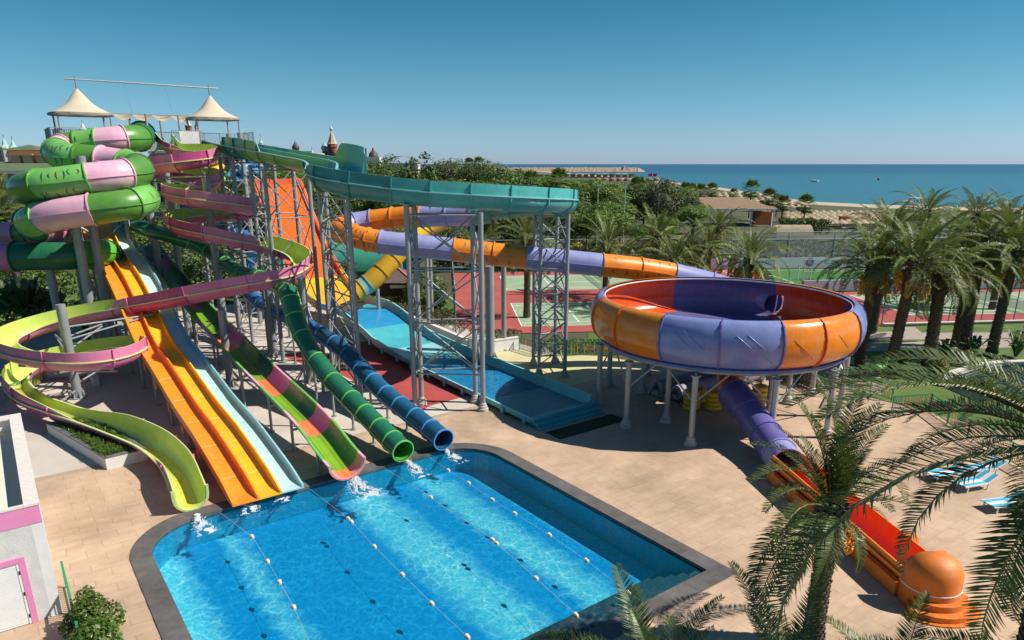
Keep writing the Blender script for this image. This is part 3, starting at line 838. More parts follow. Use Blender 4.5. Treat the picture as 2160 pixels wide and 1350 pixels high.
# legs under the wave slide
def post(b, p, z, r=.09): b.cyl((p.x, p.y, 0), (p.x, p.y, z), r, n=10); b.cyl((p.x, p.y, 0), (p.x, p.y, .03), r * 2.2, n=10)
for k in range(9):
    t = -32.6 - k * 4.2
    z = None
    for a, c in zip(sp, sp[1:]):
        if a[0] >= t >= c[0]: q = (a[0] - t) / (a[0] - c[0]); z = a[2] + (c[2] - a[2]) * q
    for s in (S0w + .2, S0w + 2.75):
        b = MB(); post(b, W(s, t), z - .2, .085); b.build('leg', STEEL, parent=wave, smooth=40)
    b = MB(); b.beam(W(S0w - .05, t, z - .2), W(S0w + 3.0, t, z - .2), .1, .14); b.build('cross_beam', STEEL, parent=wave)
# splashes come later
# --- half pipe, green and pink
gz = [(-28.2, .98), (-29.2, 1.1), (-31.5, 1.75), (-34, 2.1), (-36.4, 2.34), (-40, 2.68), (-43.5, 3.04), (-48.2, 3.62), (-51.8, 4.0), (-56, 4.75), (-60, 5.6), (-64, 6.4), (-67, 7.2), (-69.5, 7.8)]
pts = [tuple(W(11.5 if t > -52 else 11.5 - (-52 - t) * 0.02, t)[:2]) + (z, 0, 0) for t, z in gz]
pts.reverse()
U, FR, H = path3(pts, 0.4, 3)
hp = thing('half_pipe_slide', 'straight open half pipe slide striped dark green, pink and orange', 'water slide', W(11.5, -28.3))
cs = [(GRN, DGRN), (DGRN, DGRN), (MAG, PINK), (GRNV, GRN), (DGRN, DGRN), (PINK, MAG), (GRNV, GRN), (DGRN, DGRN), (MAG, PINK), (GRN, GRN), (GRNL, DGRN), (PINK, PINK), (GRNV, GRN), (GRN, DGRN), (PINK, PINK), (GRNV, GRN), (GRN, GRN), (PINKR, PINKR)]
n = len(cs); L = U[-1]
for i, (mo, mi) in enumerate(cs):
    u0, u1 = L * (i / n), L * ((i + 1) / n)
    _, F_, H_ = sub(U, FR, H, u0, u1)
    H_ = [(0.02, 0.02)] * len(F_)
    chan_section(hp, F_, H_, 0.80, mo, mi, GRNL if mo not in (PINK, MAG, PINKR) else PINKL, flange0=False, flange1=i == n - 1, rim=0.07)
# floor strips (bright running surface) in the half pipe
for i in range(4, n):
    u0, u1 = L * (i / n) + .004, L * ((i + 1) / n) - .004
    _, F_, _h = sub(U, FR, H, u0, u1)
    b = MB(); rg = [[p + R * x - N_ * y for x, y in ((-.36, .708), (-.18, .773), (0, .792), (.18, .773), (.36, .708))] for p, T, R, N_ in F_]
    loft(b, rg, [0] * 5, closed=False)
    m = cs[i][0]
    b.build('running_strip', frp('orange_strip', (0.75, 0.20, 0.03)) if m in (PINK, MAG, PINKR) else frp('lime_strip', (0.20, 0.38, 0.012)), parent=hp, smooth=40)
for k in range(8):
    u = L * (0.16 + 0.105 * k); p, T, R, N_ = at(U, FR, u)
    for sg in (-1, 1):
        b = MB(); q = p + R * sg * .72; post(b, q, p.z - .35, .075); b.build('leg', STEEL, parent=hp, smooth=40)
    b = MB(); b.beam(p + R * -.75 + Vector((0, 0, -.9)), p + R * .75 + Vector((0, 0, -.9)), .1, .1); b.build('cross_beam', STEEL, parent=hp)

# --- green tube slide
gp = [(W(9.5, -66.5), 9.6), (W(10.5, -63.5), 9.0), (W(12.2, -60.5), 8.4), (D(440, 530, 56.5), None), (D(500, 572, 52.5), None), (D(560, 590, 49), None), (D(598, 596, 45.4), None), (W(14.6, -43.0), 6.2), (W(14.55, -42.2), 5.0), (W(14.5, -40.6), 3.75), (W(14.5, -37.6), 2.45), (W(14.5, -34.3), 1.72), (W(14.5, -31), 1.12), (W(14.5, -28.5), .68)]
pts = mono([(p.x, p.y, p.z if z is None else z, 0, 0) for p, z in gp], .05)
U, FR, H = path3(pts, .3, 2)
gt = thing('green_tube_slide', 'dark green closed tube slide with light green flanges ending at the pool', 'water slide', W(14.5, -28.5))
gfl = frp('light_green_flange', (0.16, 0.55, 0.10))
us = [0, 1.2, 2.3, 3, 3.6, 4.2, 4.8, 5.4, 6.0, 6.6, 7.2, 8.0, 8.8, 9.6, 10.3, 11, 11.5, 12, 12.5, 13]
for i, (u0, u1) in enumerate(zip(us, us[1:])):
    _, F_, _h = sub(U, FR, H, u0, u1)
    tube_section(gt, F_, .50, frp('bottle_green_fibreglass', (0.012, 0.15, 0.075)), frp('bright_green_inside', (0.06, 0.36, 0.03)), gfl, rim=.05, flange1=i == len(us) - 2)
for u in (8.6, 9.4, 10.2, 11, 11.75, 12.5):
    p, T, R, N_ = at(U, FR, u); b = MB(); post(b, p, p.z - .4, .07); b.build('leg', STEEL, parent=gt, smooth=40)
# --- blue tube slide
bp = [(W(14.5, -67), 10.5), (W(15.5, -64.5), 9.8), (D(535, 515, 58.5), None), (D(526, 548, 58.0), None), (D(512, 580, 57.6), None), (D(520, 610, 57.0), None), (D(552, 642, 54.5), None), (D(590, 660, 51.5), None), (D(640, 682, 47.8), None), (W(16.85, -43.1), 3.1), (W(16.85, -40.1), 2.75), (W(16.85, -37.5), 2.05), (W(16.85, -34.8), 1.42), (W(16.85, -31.5), 1.02), (W(16.85, -28.6), .68)]
pts = mono([(p.x, p.y, p.z if z is None else z, 0, 0) for p, z in bp], .05)
U, FR, H = path3(pts, .3, 2)
bt = thing('blue_tube_slide', 'dark blue closed tube slide with light blue flanges ending at the pool', 'water slide', W(16.85, -28.6))
us = [0, 1, 2, 3, 4, 5, 6, 7, 7.6, 8.2, 8.8, 9.4, 10.1, 10.8, 11.4, 12, 12.5, 13, 13.5, 14]
for i, (u0, u1) in enumerate(zip(us, us[1:])):
    _, F_, _h = sub(U, FR, H, u0, u1)
    tube_section(bt, F_, .50, BLUD if i > 9 else BLU, BLUD, BLUL, rim=.05, flange1=i == len(us) - 2)
for u in (7.5, 8.5, 9.5, 10.4, 11.2, 12, 12.7, 13.4):
    p, T, R, N_ = at(U, FR, u); b = MB(); post(b, p, p.z - .4, .07); b.build('leg', STEEL, parent=bt, smooth=40)

# --- turquoise run-out lane fed by the orange ramp
tz = [(-29.0, .30), (-34.7, .36), (-41, .45), (-47.7, .72), (-50, 1.15), (-52.7, 1.75), (-55, 2.05), (-57, 2.0), (-59.5, 1.85)]
tq = thing('runout_channel', 'wide turquoise run-out channel with steps at its end, below the orange ramp', 'water slide', W(25, -29))
spq = [v for _, v in spline([(t, 0, z) for t, z in tz], 0.6)]
TS0, TS1 = 22.75, 27.2
secs = [(-28.9, -33.2, TURQL), (-33.2, -37.5, TURQB), (-37.5, -42, TURQB), (-42, -46.5, TURQL), (-46.5, -51, TURQ), (-51, -55.3, TURQB), (-55.3, -59.5, TURQ)]
def zq(t, tab=spq):
    for a, c in zip(tab, tab[1:]):
        if a[0] >= t >= c[0]: q = (a[0] - t) / (a[0] - c[0]); return a[2] + (c[2] - a[2]) * q
    return tab[-1][2] if t < tab[-1][0] else tab[0][2]
for i, (ta, tb_, m) in enumerate(secs):
    n = 8; rings = []
    b = MB()
    for k in range(n + 1):
        t = ta + (tb_ - ta) * k / n; z = zq(t)
        wl = .18 + (.25 if t < -48 else .25 * max(0, (-42 - t) / 6) if t < -42 else 0); wr = .62
        pr = [(TS0 - .12, z + wl), (TS0, z + wl), (TS0 + .03, z), (TS1 - .25, z), (TS1 - .05, z + wr * .5), (TS1, z + wr), (TS1 + .12, z + wr), (TS1 + .12, z - .12), (TS0 - .12, z - .12)]
        rings.append([W(a, t, c) for a, c in pr])
    loft(b, rings, [2, 1, 0, 1, 1, 2, 1, 1, 1])
    for rg in (rings[0], rings[-1]): b.add(rg, [tuple(range(len(rg)))], 1)
    b.build('channel_section', [m, frp('teal_wall_fibreglass', (0.045, 0.33, 0.37)) if i % 2 else TURQ, TURQL], parent=tq, smooth=40)
    if i < 5:
        b = MB()
        for tt in (ta - .5, ta - 2.6):
            b.box(W(TS0 - .16, tt, zq(tt) - .14), (.05, .16, .2), ROT); b.box(W(TS1 + .16, tt, zq(tt) - .1), (.05, .16, .3), ROT)
        b.build('support_bracket', TURQ, parent=tq)
for k, (w_, z1) in enumerate(((0, .55), (.32, .36), (.64, .18))):
    b = MB(); b.prism([W(a, t) for a, t in ((TS0 - .15, -28.9), (TS1 + .15, -28.9), (TS1 + .15, -28.55 + w_), (TS0 - .15, -28.55 + w_))], 0.0 + k * .001, z1)
    b.build('step', frp('blue_green_step', (0.03, 0.30, 0.37)), parent=tq)
b = MB(); b.quad(W(TS0 + .035, -29.0, .41), W(TS1 - .3, -29.0, .41), W(TS1 - .3, -44, .55), W(TS0 + .035, -44, .55))
chm = bpy.data.materials.new('channel_water'); chm.use_nodes = True
nt = chm.node_tree; n = nt.nodes; l = nt.links; n.clear()
o_ = n.new('ShaderNodeOutputMaterial'); ms_ = n.new('ShaderNodeMixShader'); t_ = n.new('ShaderNodeBsdfTransparent'); t_.inputs[0].default_value = (0.75, 0.95, 0.98, 1)
g_ = n.new('ShaderNodeBsdfGlossy'); g_.inputs['Roughness'].default_value = 0.04; f_ = n.new('ShaderNodeFresnel'); f_.inputs[0].default_value = 1.33
tc_ = n.new('ShaderNodeTexCoord'); wv_ = n.new('ShaderNodeTexNoise'); wv_.inputs['Scale'].default_value = 2.6; wv_.inputs['Detail'].default_value = 3
l.new(tc_.outputs['Object'], wv_.inputs[0]); bu_ = n.new('ShaderNodeBump'); bu_.inputs['Strength'].default_value = .5; bu_.inputs['Distance'].default_value = .1
l.new(wv_.outputs[0], bu_.inputs['Height']); l.new(bu_.outputs[0], g_.inputs['Normal']); l.new(bu_.outputs[0], f_.inputs['Normal'])
l.new(f_.outputs[0], ms_.inputs[0]); l.new(t_.outputs[0], ms_.inputs[1]); l.new(g_.outputs[0], ms_.inputs[2]); l.new(ms_.outputs[0], o_.inputs[0])
MATS['channel_water'] = chm
b.build('shallow_water', chm, parent=tq)
mt = MB(); mt.box(W(25.2, -27.0, .012), (2.5, .62, .012), ROT)
tag(mt.build('rubber_mat', mat('dark_green_matting', (0.012, 0.04, 0.018), rough=0.95, bump=.5, bscale=60)), 'dark green matting lying before the turquoise steps', 'mat')
# orange ramp
rz = [(-59.4, 1.95), (-61, 2.25), (-63.5, 3.0), (-65.5, 4.05), (-67.6, 5.5), (-69.5, 7.2), (-71.4, 9.2), (-73, 11.0), (-74, 11.9), (-75, 12.0)]
spr = [v for _, v in spline([(t, 0, z) for t, z in rz], 0.5)]
rp_ = thing('orange_ramp', 'wide steep glossy orange drop ramp turning yellow at its foot', 'water slide', W(25, -66))
rsec = [(-59.4, -62.0, YEL), (-62.0, -64.8, YEL), (-64.8, -67.6, ORGR), (-67.6, -70.4, ORGR), (-70.4, -73.2, ORGR), (-73.2, -75, ORGR)]
WETO = mat('wet_orange', (0.80, 0.13, 0.012), rough=0.12, var=0.12, scale=2, coat=.6, bump=.5, bscale=7, stretch=(1, 1, 1))
WETY = mat('wet_yellow', (0.82, 0.44, 0.012), rough=0.15, var=0.08, scale=2, coat=.5, bump=.3, bscale=7)
for ta, tb_, m in rsec:
    for j in range(3):
        n = 6; rings = []; b = MB(); wid = (TS1 - TS0) / 3
        a0 = TS0 + j * wid + .008; a1 = TS0 + (j + 1) * wid - .008
        for k in range(n + 1):
            t = ta - .006 + (tb_ - ta + .012) * k / n; z = zq(t, spr)
            rings.append([W(a0, t, z), W(a1, t, z), W(a1, t, z - .08), W(a0, t, z - .08)])
        loft(b, rings, [0] * 4)
        for rg in (rings[0], rings[-1]): b.add(rg, [tuple(range(4))])
        b.build('ramp_panel', WETY if m is YEL else WETO, parent=rp_, smooth=40)
    for sg, s in ((-1, TS0), (1, TS1)):
        n = 6; rings = []; b = MB()
        for k in range(n + 1):
            t = ta + (tb_ - ta) * k / n; z = zq(t, spr)
            rings.append([W(s + sg * x, t, z + y) for x, y in ((0, -.1), (.0, .55), (.16, .6), (.3, .55), (.3, -.25))])
        loft(b, rings, [0] * 5)
        b.build('side_wall', YEL if m is YEL else ORGR, parent=rp_, smooth=40)
b = MB(); b.box(W((TS0 + TS1) / 2, -75.2, 12.0), (2.4, .15, .5), ROT); b.build('back_wall', ORGR, parent=rp_)
# ---------------------------------------------------------------- twin teal flume
AP = [tuple(W(16.8, -65.0)[:2]) + (15.85, .1, .1), tuple(W(16.8, -59.5)[:2]) + (15.4, .0, .0), tuple(W(16.8, -58.6)[:2]) + (15.33, 0, .6), tuple(W(16.8, -51)[:2]) + (14.8, 0, .6), tuple(W(16.8, -50.3)[:2]) + (14.75, 0, 0),
      tuple(W(16.8, -45.5)[:2]) + (14.4, 0, 0), (-11.9, 44.4, 14.2, 0, 0), (-11.1, 43.1, 14.0, 0, .0), (-10.9, 41.9, 13.75, 0, 0), (-10.6, 40.9, 13.42, 0, .55), (-9.7, 40.3, 13.15, 0, .62), (-8.2, 40.1, 12.9, 0, .62), (-5, 40.1, 12.55, 0, .62),
      (-1.6, 40.6, 12.32, 0, .62), (1.1, 42.2, 12.1, 0, .62), (2.95, 44.6, 11.9, 0, .62), (3.35, 47.0, 11.7, 0, .62), (2.4, 49.1, 11.45, 0, .62), (0.4, 50.3, 11.2, 0, .55), (-2.2, 50.7, 10.95, 0, .2)]
teal = thing('teal_raft_flume', 'twin teal raft flume on lattice towers curving past the right tower', 'water slide', (-5, 40, 0))
U, FR, H = path3(AP, .35, 2)
L = U[-1]
TW1 = frp('teal_light_fibreglass', (0.075, 0.41, 0.39))
seq = [(0, TEALD, TEALD), (1, SAGE, SAGE), (1.5, SAGE, SAGE), (2, TEALD, TEALD), (2.35, TEALD, TEALD), (2.65, SAGE, SAGE), (3, SAGE, SAGE), (4.6, SAGE, SAGE), (6.2, TEALD, TEALD), (8, TEALD, TEALL), (9.3, TEALD, TEALL), (10.7, TEALD, TEAL), (11.55, TEAL, TEAL), (12.15, TW1, TEAL), (12.75, TW1, TEAL), (13.4, TW1, TEAL), (14.2, TW1, TEAL), (15.05, TW1, TEAL), (15.7, TW1, TEAL), (16.4, TEAL, TEAL), (17.3, TEAL, TEAL), (18.2, TEAL, TEAL)]
for (u0, mo, mi), nx in zip(seq, seq[1:] + [(L, 0, 0)]):
    _, F_, H_ = sub(U, FR, H, u0, nx[0])
    chan_section(teal, F_, H_, 0.76, mo, mi, TEALL if mo is not SAGE else TEALL, flange0=u0 > 0, rim=.10)
FA = FR; UA = U
# second flume on the inside of the bends, sharing the dividing wall
F2 = []; H2 = []; U2 = []
for u, (p, T, R, N_) in zip(U, FR):
    if u > 12.6: break
    q = p - R * 1.68
    k = max(0, min(1, (u - 5.0) / .35)) * max(0, min(1, (9.6 - u) / .5))
    F2.append((q, T, R, N_)); H2.append((.95 * k, 0)); U2.append(u)
seq2 = [(0, TEALD), (1.3, SAGE), (2.3, TEALD), (2.6, SAGE), (5.6, TEAL), (7.3, TEALD), (8.3, TEALL), (9.6, TEAL), (11, TEAL), (12.55, None)]
for (u0, m), (u1, _) in zip(seq2, seq2[1:]):
    _, F_, H_ = sub(U2, F2, H2, u0, u1)
    chan_section(teal, F_, H_, 0.76, m, m, TEALL, flange0=u0 > 0, rim=.08)
# tail of the second flume dips under the first
# ---------------------------------------------------------------- orange and lilac raft tube
RP = [(992,453,50.7),(940,454,51.2),(890,456,51.6),(840,460,52),(785,466,52.2),(745,472,52),(722,480,51.1),(718,488,49.7),(737,496,48.6),(770,504,48.2),(805,511,48),(880,519,48),(958,527,48),(1040,536,48),(1112,544,48),(1190,551,48),(1269,559,48),(1348,567,48.6),(1421,579,49.1),(1500,598,49.0),(1560,617,48.3),(1610,633,47.0),(1645,644,45.6),(1676,656,43.6)]
pts = []
for x, y, Y in RP:
    p = D(x, y, Y); pts.append((p.x, p.y, p.z, 0, 0))
pts = [(-1.6, 50.7, 10.75, 0, 0)] + pts
pts = mono(pts, .03)
U, FR, H = path3(pts, .35, 2)
raft = thing('raft_tube_slide', 'orange and lilac closed raft tube running along to the bowl rim', 'water slide', D(960, 660, 48))
ORGT = frp('tube_orange', (0.80, 0.24, 0.012)); 
cols = [(0, TEAL), (1, LIL), (1.9, LIL), (3, ORG), (4.2, ORG), (5, LIL), (6.0, LIL), (7.0, ORG), (8.0, ORG), (9.2, ORG), (10.2, ORG), (11, LIL), (12.0, LIL), (13, ORG), (14, ORG), (15, LIL), (16, LIL), (17, ORG), (18, ORG), (19, LIL), (20.0, LIL), (22.6, None)]
for (u0, m), (u1, _) in zip(cols, cols[1:]):
    _, F_, _h = sub(U, FR, H, u0, u1)
    mm = ORGT if m is ORG else m
    tube_section(raft, F_, .74, mm, ORGR if m is ORG else LILD, LIL if m is LIL else mm, rim=.08)
RAFT = (U, FR)
rs = random.Random(11)
TLP = mat('teal_paint', (0.02, 0.22, 0.25), rough=0.4); REDP = mat('red_paint', (0.35, 0.03, 0.05), rough=0.4)
for u0, u1 in ((9.3, 10.95), (13.1, 14.9), (17.1, 18.9)):
    for k in range(6):
        u = u0 + (u1 - u0) * (k + .5) / 6
        for base in (0.75, -.5):
            if rs.random() < .2: continue
            squiggle(raft, U, FR, .78, u, rs.uniform(-.06, .06), base + rs.uniform(-.3, .1), base + rs.uniform(.25, .5), rs.choice([TLP, REDP, BRN]), .045)
TUBE_AXIS = [f[0] for f in FR[-40:] if hypot(f[0].x - 12.25, f[0].y - 40.3) > 7.0]
# ---------------------------------------------------------------- bowl
BC = Vector((12.25, 40.3, 0)); BSC = 0.955
bowl = thing('bowl_slide', 'giant open bowl slide with orange and lilac wall panels on grey columns', 'bowl slide', BC)
prof = [(7.22, 6.72), (7.42, 6.72), (7.66, 6.55), (7.86, 6.2), (7.98, 5.8), (8.0, 5.4), (7.95, 5.05), (7.8, 4.7), (7.55, 4.42), (7.25, 4.25)]
inn = [(7.22, 6.66), (7.55, 6.45), (7.76, 6.12), (7.87, 5.75), (7.89, 5.4), (7.84, 5.08), (7.7, 4.77), (7.45, 4.52), (7.1, 4.38)]
def bp_(r, z, a):
    r = r * BSC
    return BC + Vector((r * cos(a), r * sin(a), z))
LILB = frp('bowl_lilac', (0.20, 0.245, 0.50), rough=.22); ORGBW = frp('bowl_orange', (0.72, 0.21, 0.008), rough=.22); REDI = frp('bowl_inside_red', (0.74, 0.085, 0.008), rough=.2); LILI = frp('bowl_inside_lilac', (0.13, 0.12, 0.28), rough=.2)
secs = [(-129.4, -106.6, 0), (-106.6, -83.6, 0), (-83.6, -65.7, 1), (-65.7, -42, 1), (-42, -18, 0), (-18, 5, 0), (5, 26, 1), (26, 47, 1), (47, 73, 0), (73, 99, 0), (99, 127, 1), (127, 155, 1), (155, 185, 0), (185, 208, 1), (208, 230.6, 1)]
def near_tube(p):
    d_ = [(p - q).length for q in TUBE_AXIS]; i = d_.index(min(d_))
    return d_[i] < .68 and i < len(d_) - 2
for a0, a1, k in secs:
    n = 10; b = MB()
    hole = a0 in (5, 26, 47)
    if hole: n = 26
    for tab, mi in ((prof, 0), (inn, 1)):
        T_ = tab
        if hole:       # finer steps round the tube inlet
            T_ = []
            for (r0, z0), (r1, z1) in zip(tab, tab[1:]):
                T_ += [(r0 + (r1 - r0) * q / 3, z0 + (z1 - z0) * q / 3) for q in range(3)]
            T_.append(tab[-1])
        m = len(T_); vs = []
        for i in range(n + 1):
            a = radians(a0 + (a1 - a0) * i / n)
            vs += [bp_(r, z, a) for r, z in T_]
        fs = []
        for i in range(n):
            for j in range(m - 1):
                f = (i * m + j, (i + 1) * m + j, (i + 1) * m + j + 1, i * m + j + 1)
                if hole and near_tube(sum((vs[q] for q in f), Vector()) / 4): continue
                fs.append(f if mi else f[::-1])
        b.add(vs, fs, mi)
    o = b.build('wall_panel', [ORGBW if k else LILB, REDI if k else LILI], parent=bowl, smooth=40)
    # raised joint at the panel edge
    a = radians(a0); b = MB(); rg = []
    for r, z in prof:
        q = bp_(r, z, a); t_ = Vector((-sin(a), cos(a), 0)); o_ = Vector((cos(a), sin(a), 0.0 if z > 5 else -.3)).normalized()
        rg.append([q + t_ * x + o_ * y for x, y in ((-.04, -.02), (-.04, .09), (.04, .09), (.04, -.02))])
    loft(b, rg, [0] * 4); b.build('joint_rib', ORGR if (k and a0 != -83.6) else LILD, parent=bowl)
# stiffening ribs, slanting on the front panels
for a, z, s_ in ((-120, 6.15, 1), (-124, 6.1, 1), (-101, 6.1, 1), (-97, 6.15, 1), (-91.5, 5.2, 1), (-80, 5.9, 1), (-77, 5.5, 1), (-73, 5.1, 1), (-59, 5.9, 1), (-50, 5.7, -1)):
    b = MB(); rg = []
    for k in range(7):
        q = k / 6; aa = radians(a + 7 * q * s_); zz = z - .75 * q
        for (r0, z0), (r1, z1) in zip(prof, prof[1:]):
            if z0 >= zz >= z1 and z0 > z1: rr = r0 + (r1 - r0) * (z0 - zz) / (z0 - z1)
        c = bp_(rr, zz, aa); o_ = Vector((cos(aa), sin(aa), 0)); u_ = Vector((0, 0, 1))
        w = .03 * sin(pi * (.08 + .84 * q))
        rg.append([c + u_ * w - o_ * .01, c + o_ * .025, c - u_ * w - o_ * .01])
    loft(b, rg, [0] * 3); b.build('stiffener', ORGBW if a > -84 else LILB, parent=bowl)
b = MB(); fl = [(7.12, 4.37), (6.0, 4.2), (4.5, 4.02), (3.0, 3.85), (1.6, 3.66), (.95, 3.4), (.8, 2.9)]
b.lathe([(r * BSC, z) for r, z in fl], BC, 56); b.lathe([(r * BSC + .02, z - .12) for r, z in fl], BC, 56)
b.build('bowl_floor', LILI, parent=bowl, smooth=50)
b = MB(); b.lathe([(6.93, 4.25), (7.07, 4.2), (7.07, 4.1), (6.78, 4.08)], BC, 64); b.build('lower_flange', frp('bowl_blue_flange', (0.06, 0.14, 0.42)), parent=bowl, smooth=40)
WPIPE = mat('white_pipe', (0.72, 0.72, 0.70), rough=.4)
b = MB(); b.torus(BC + Vector((0, 0, 6.60)), 6.82, .045, 72, 6); b.build('spray_pipe', WPIPE, parent=bowl, smooth=60)
b = MB(); b.torus(BC + Vector((0, 0, 3.98)), 6.75, .11, 72, 8); b.build('ring_beam', STEEL, parent=bowl, smooth=60)
def footing(b, p, r=.16, s=1.0):
    b.lathe([(r * 2.1 * s, 0), (r * 2.1 * s, .16), (r * 1.75 * s, .2), (r * 1.75 * s, .30), (r * 1.4 * s, .35), (r * 1.35 * s, .46), (r * 1.0, .5)], p, 14)
CONC = mat('concrete_foot', (0.45, 0.42, 0.38), rough=.85, var=.15, scale=4)
colpts = []
for k in range(11):
    a = radians(-115 + 360 / 11 * k)
    p = BC + Vector((7.0 * cos(a), 7.0 * sin(a), 0)); colpts.append(p)
    b = MB(); b.cyl(p + Vector((0, 0, .3)), p + Vector((0, 0, 3.78)), .16, n=14); b.cyl(p + Vector((0, 0, 3.74)), p + Vector((0, 0, 3.8)), .26, n=14); b.cyl(p + Vector((0, 0, 3.8)), p + Vector((0, 0, 3.9)), .07, n=8)
    c = b.build('column', STEELD, parent=bowl, smooth=40)
    b = MB(); footing(b, p, .16); b.build('column_foot', CONC, parent=c, smooth=30)
    for sg in (-1, 1):
        aa = a + sg * radians(13.5)
        q = BC + Vector((6.75 * cos(aa), 6.75 * sin(aa), 3.9))
        b = MB(); b.cyl(p + Vector((0, 0, 2.3)), q, .045, n=6); b.build('brace', STEELD, parent=bowl)
for k in range(5):
    a = radians(-140 + 72 * k); p = BC + Vector((4.6 * cos(a), 4.6 * sin(a), 0))
    b = MB(); b.cyl(p + Vector((0, 0, .3)), p + Vector((0, 0, 3.95)), .15, n=12); c = b.build('column', STEELD, parent=bowl, smooth=40)
    b = MB(); footing(b, p, .15); b.build('column_foot', CONC, parent=c, smooth=30)
    a2 = BC + Vector((6.75 * cos(a), 6.75 * sin(a), 3.98))
    b = MB(); b.beam(BC + Vector((1.2 * cos(a), 1.2 * sin(a), 3.42)), a2 + Vector((0, 0, -.05)), .1, .16); b.build('radial_beam', STEEL, parent=bowl)
# ---------------------------------------------------------------- exit chute of the bowl
chute = thing('bowl_exit_chute', 'purple tube and long orange open chute leaving the bowl for an orange hood', 'water slide', (12.6, 30, 0))
cpts = [(12.6, 40.3, 3.15, 0, 0), (12.62, 38.6, 2.95, 0, 0)]
for x, y, Y in ((1535, 812, 37.2), (1566, 850, 35.4), (1602, 900, 33.4), (1635, 945, 31.5), (1660, 980, 29.9)):
    p = D(x, y, Y); cpts.append((p.x, p.y, p.z, 0, 0))
cpts = mono(cpts, .05)
U, FR, H = path3(cpts, .3, 2)
for (u0, u1, m, r) in ((0, 2.5, ORGR, .62), (2.5, 3.4, LILD, .80), (3.4, 4.4, LILD, .75), (4.4, 5.3, LILD, .75), (5.3, 6, LIL, .74)):
    _, F_, _h = sub(U, FR, H, u0, u1)
    tube_section(chute, F_, r, m, LILD, rim=.06, seam=False, flange1=u0 == 5.3)
e0 = FR[-1][0]; e1 = Vector((13.9, 20.7, .80)); e0b = Vector((e0.x, e0.y, max(.95, e0.z)))
cd = (e1 - e0b); cd.z = 0; cd.normalize(); cr_ = cd.cross(Vector((0, 0, 1)))
pts = [tuple(e0b.lerp(e1, k / 6)) + (.25, .25) for k in range(7)]
U, FR, H = path3(pts, .5, 0)
for k in range(4):
    _, F_, H_ = sub(U, FR, H, 1.5 * k, 1.5 * k + 1.5)
    chan_section(chute, F_, H_, .70, ORG, ORGR, ORGB, flange0=False, rim=.10)
    a, c = e0b.lerp(e1, k / 4), e0b.lerp(e1, (k + 1) / 4)
    b = MB()
    for sg in (-1, 1):
        b.beam(Vector((a.x, a.y, .27)) + cr_ * sg * .84 + cd * .01, Vector((c.x, c.y, .27)) + cr_ * sg * .84 - cd * .01, .22, .5)
    b.add([Vector((a.x, a.y, .1)) - cr_ * .7, Vector((a.x, a.y, .1)) + cr_ * .7, Vector((c.x, c.y, .1)) + cr_ * .7, Vector((c.x, c.y, .1)) - cr_ * .7], [(0, 1, 2, 3)])
    stuff_ = b.build('plinth', ORG, parent=chute)
HD = mat('hood_orange', (0.66, 0.17, 0.012), rough=.55, var=.16, scale=2.2, streak=.5, bump=.12, bscale=9)
hc = Vector((13.95, 20.35, 0)); b = MB()
RH, N = .91, 20; rings = []
def hd(a): return cd * cos(a) + cr_ * sin(a)
lv = [(RH, .02), (RH, .5), (RH, 1.12)] + [(RH * cos(q), 1.12 + RH * .80 * sin(q)) for q in [radians(x) for x in (12, 24, 36, 48, 60, 72, 84, 90)]]
for r, z in lv:
    rings.append([hc + hd(-radians(112) + radians(224) * k / N) * r + Vector((0, 0, z)) for k in range(N + 1)])
for r, z in lv:
    rings.append([hc + hd(-radians(112) + radians(224) * k / N) * max(0, r - .06) + Vector((0, 0, z - (.06 if z > 1.5 else 0))) for k in range(N + 1)])
loft(b, rings[:len(lv)], [0] * (N + 1), closed=False); loft(b, rings[len(lv):], [0] * (N + 1), closed=False)
for k in range(len(lv) - 1):
    for e in (0, N): b.add([rings[k][e], rings[k + 1][e], rings[len(lv) + k + 1][e], rings[len(lv) + k][e]], [(0, 1, 2, 3)])
b.build('hood', HD, parent=chute, smooth=50)
b = MB(); rg = [[hc + hd(-radians(112) + radians(224) * k / N) * (RH + x) + Vector((0, 0, z)) for x, z in ((-.01, .66), (.015, .665), (.015, .70), (-.01, .705))] for k in range(N + 1)]
loft(b, rg, [0] * 4); b.build('white_band', WPIPE, parent=chute)
for r, z in ((1.12, .46), (1.40, .24), (1.55, .05)):
    poly = [hc + hd(-radians(58) + radians(116) * k / 16) * r for k in range(17)] + [hc + cr_ * (r * .55), hc - cr_ * (r * .55)]
    if (poly[1] - poly[0]).cross(poly[2] - poly[1]).z < 0: poly = poly[::-1]
    b = MB(); b.prism(poly, 0.0, z); b.build('step', HD, parent=chute, smooth=30)
sp_ = G(1795, 1190, 0); b = MB(); base = e0b.lerp(e1, .72); base.z = 0
poly = [base - cr_ * .8 + cd * (.55 * cos(a)) - cr_ * (.9 * sin(a)) for a in [pi * k / 10 for k in range(11)]]
if (poly[1] - poly[0]).cross(poly[2] - poly[1]).z < 0: poly = poly[::-1]
b.prism(poly, 0, .62); b.build('side_seat', HD, parent=chute, smooth=35)
for p in (Vector((12.7, 33.3, 0)), Vector((12.75, 31.6, 0)), Vector((12.7, 35.6, 0))):
    b = MB(); post(b, p + cr_ * .0, .9 if p.y < 33 else 1.4, .09); b.build('leg', STEELD, parent=chute, smooth=40)
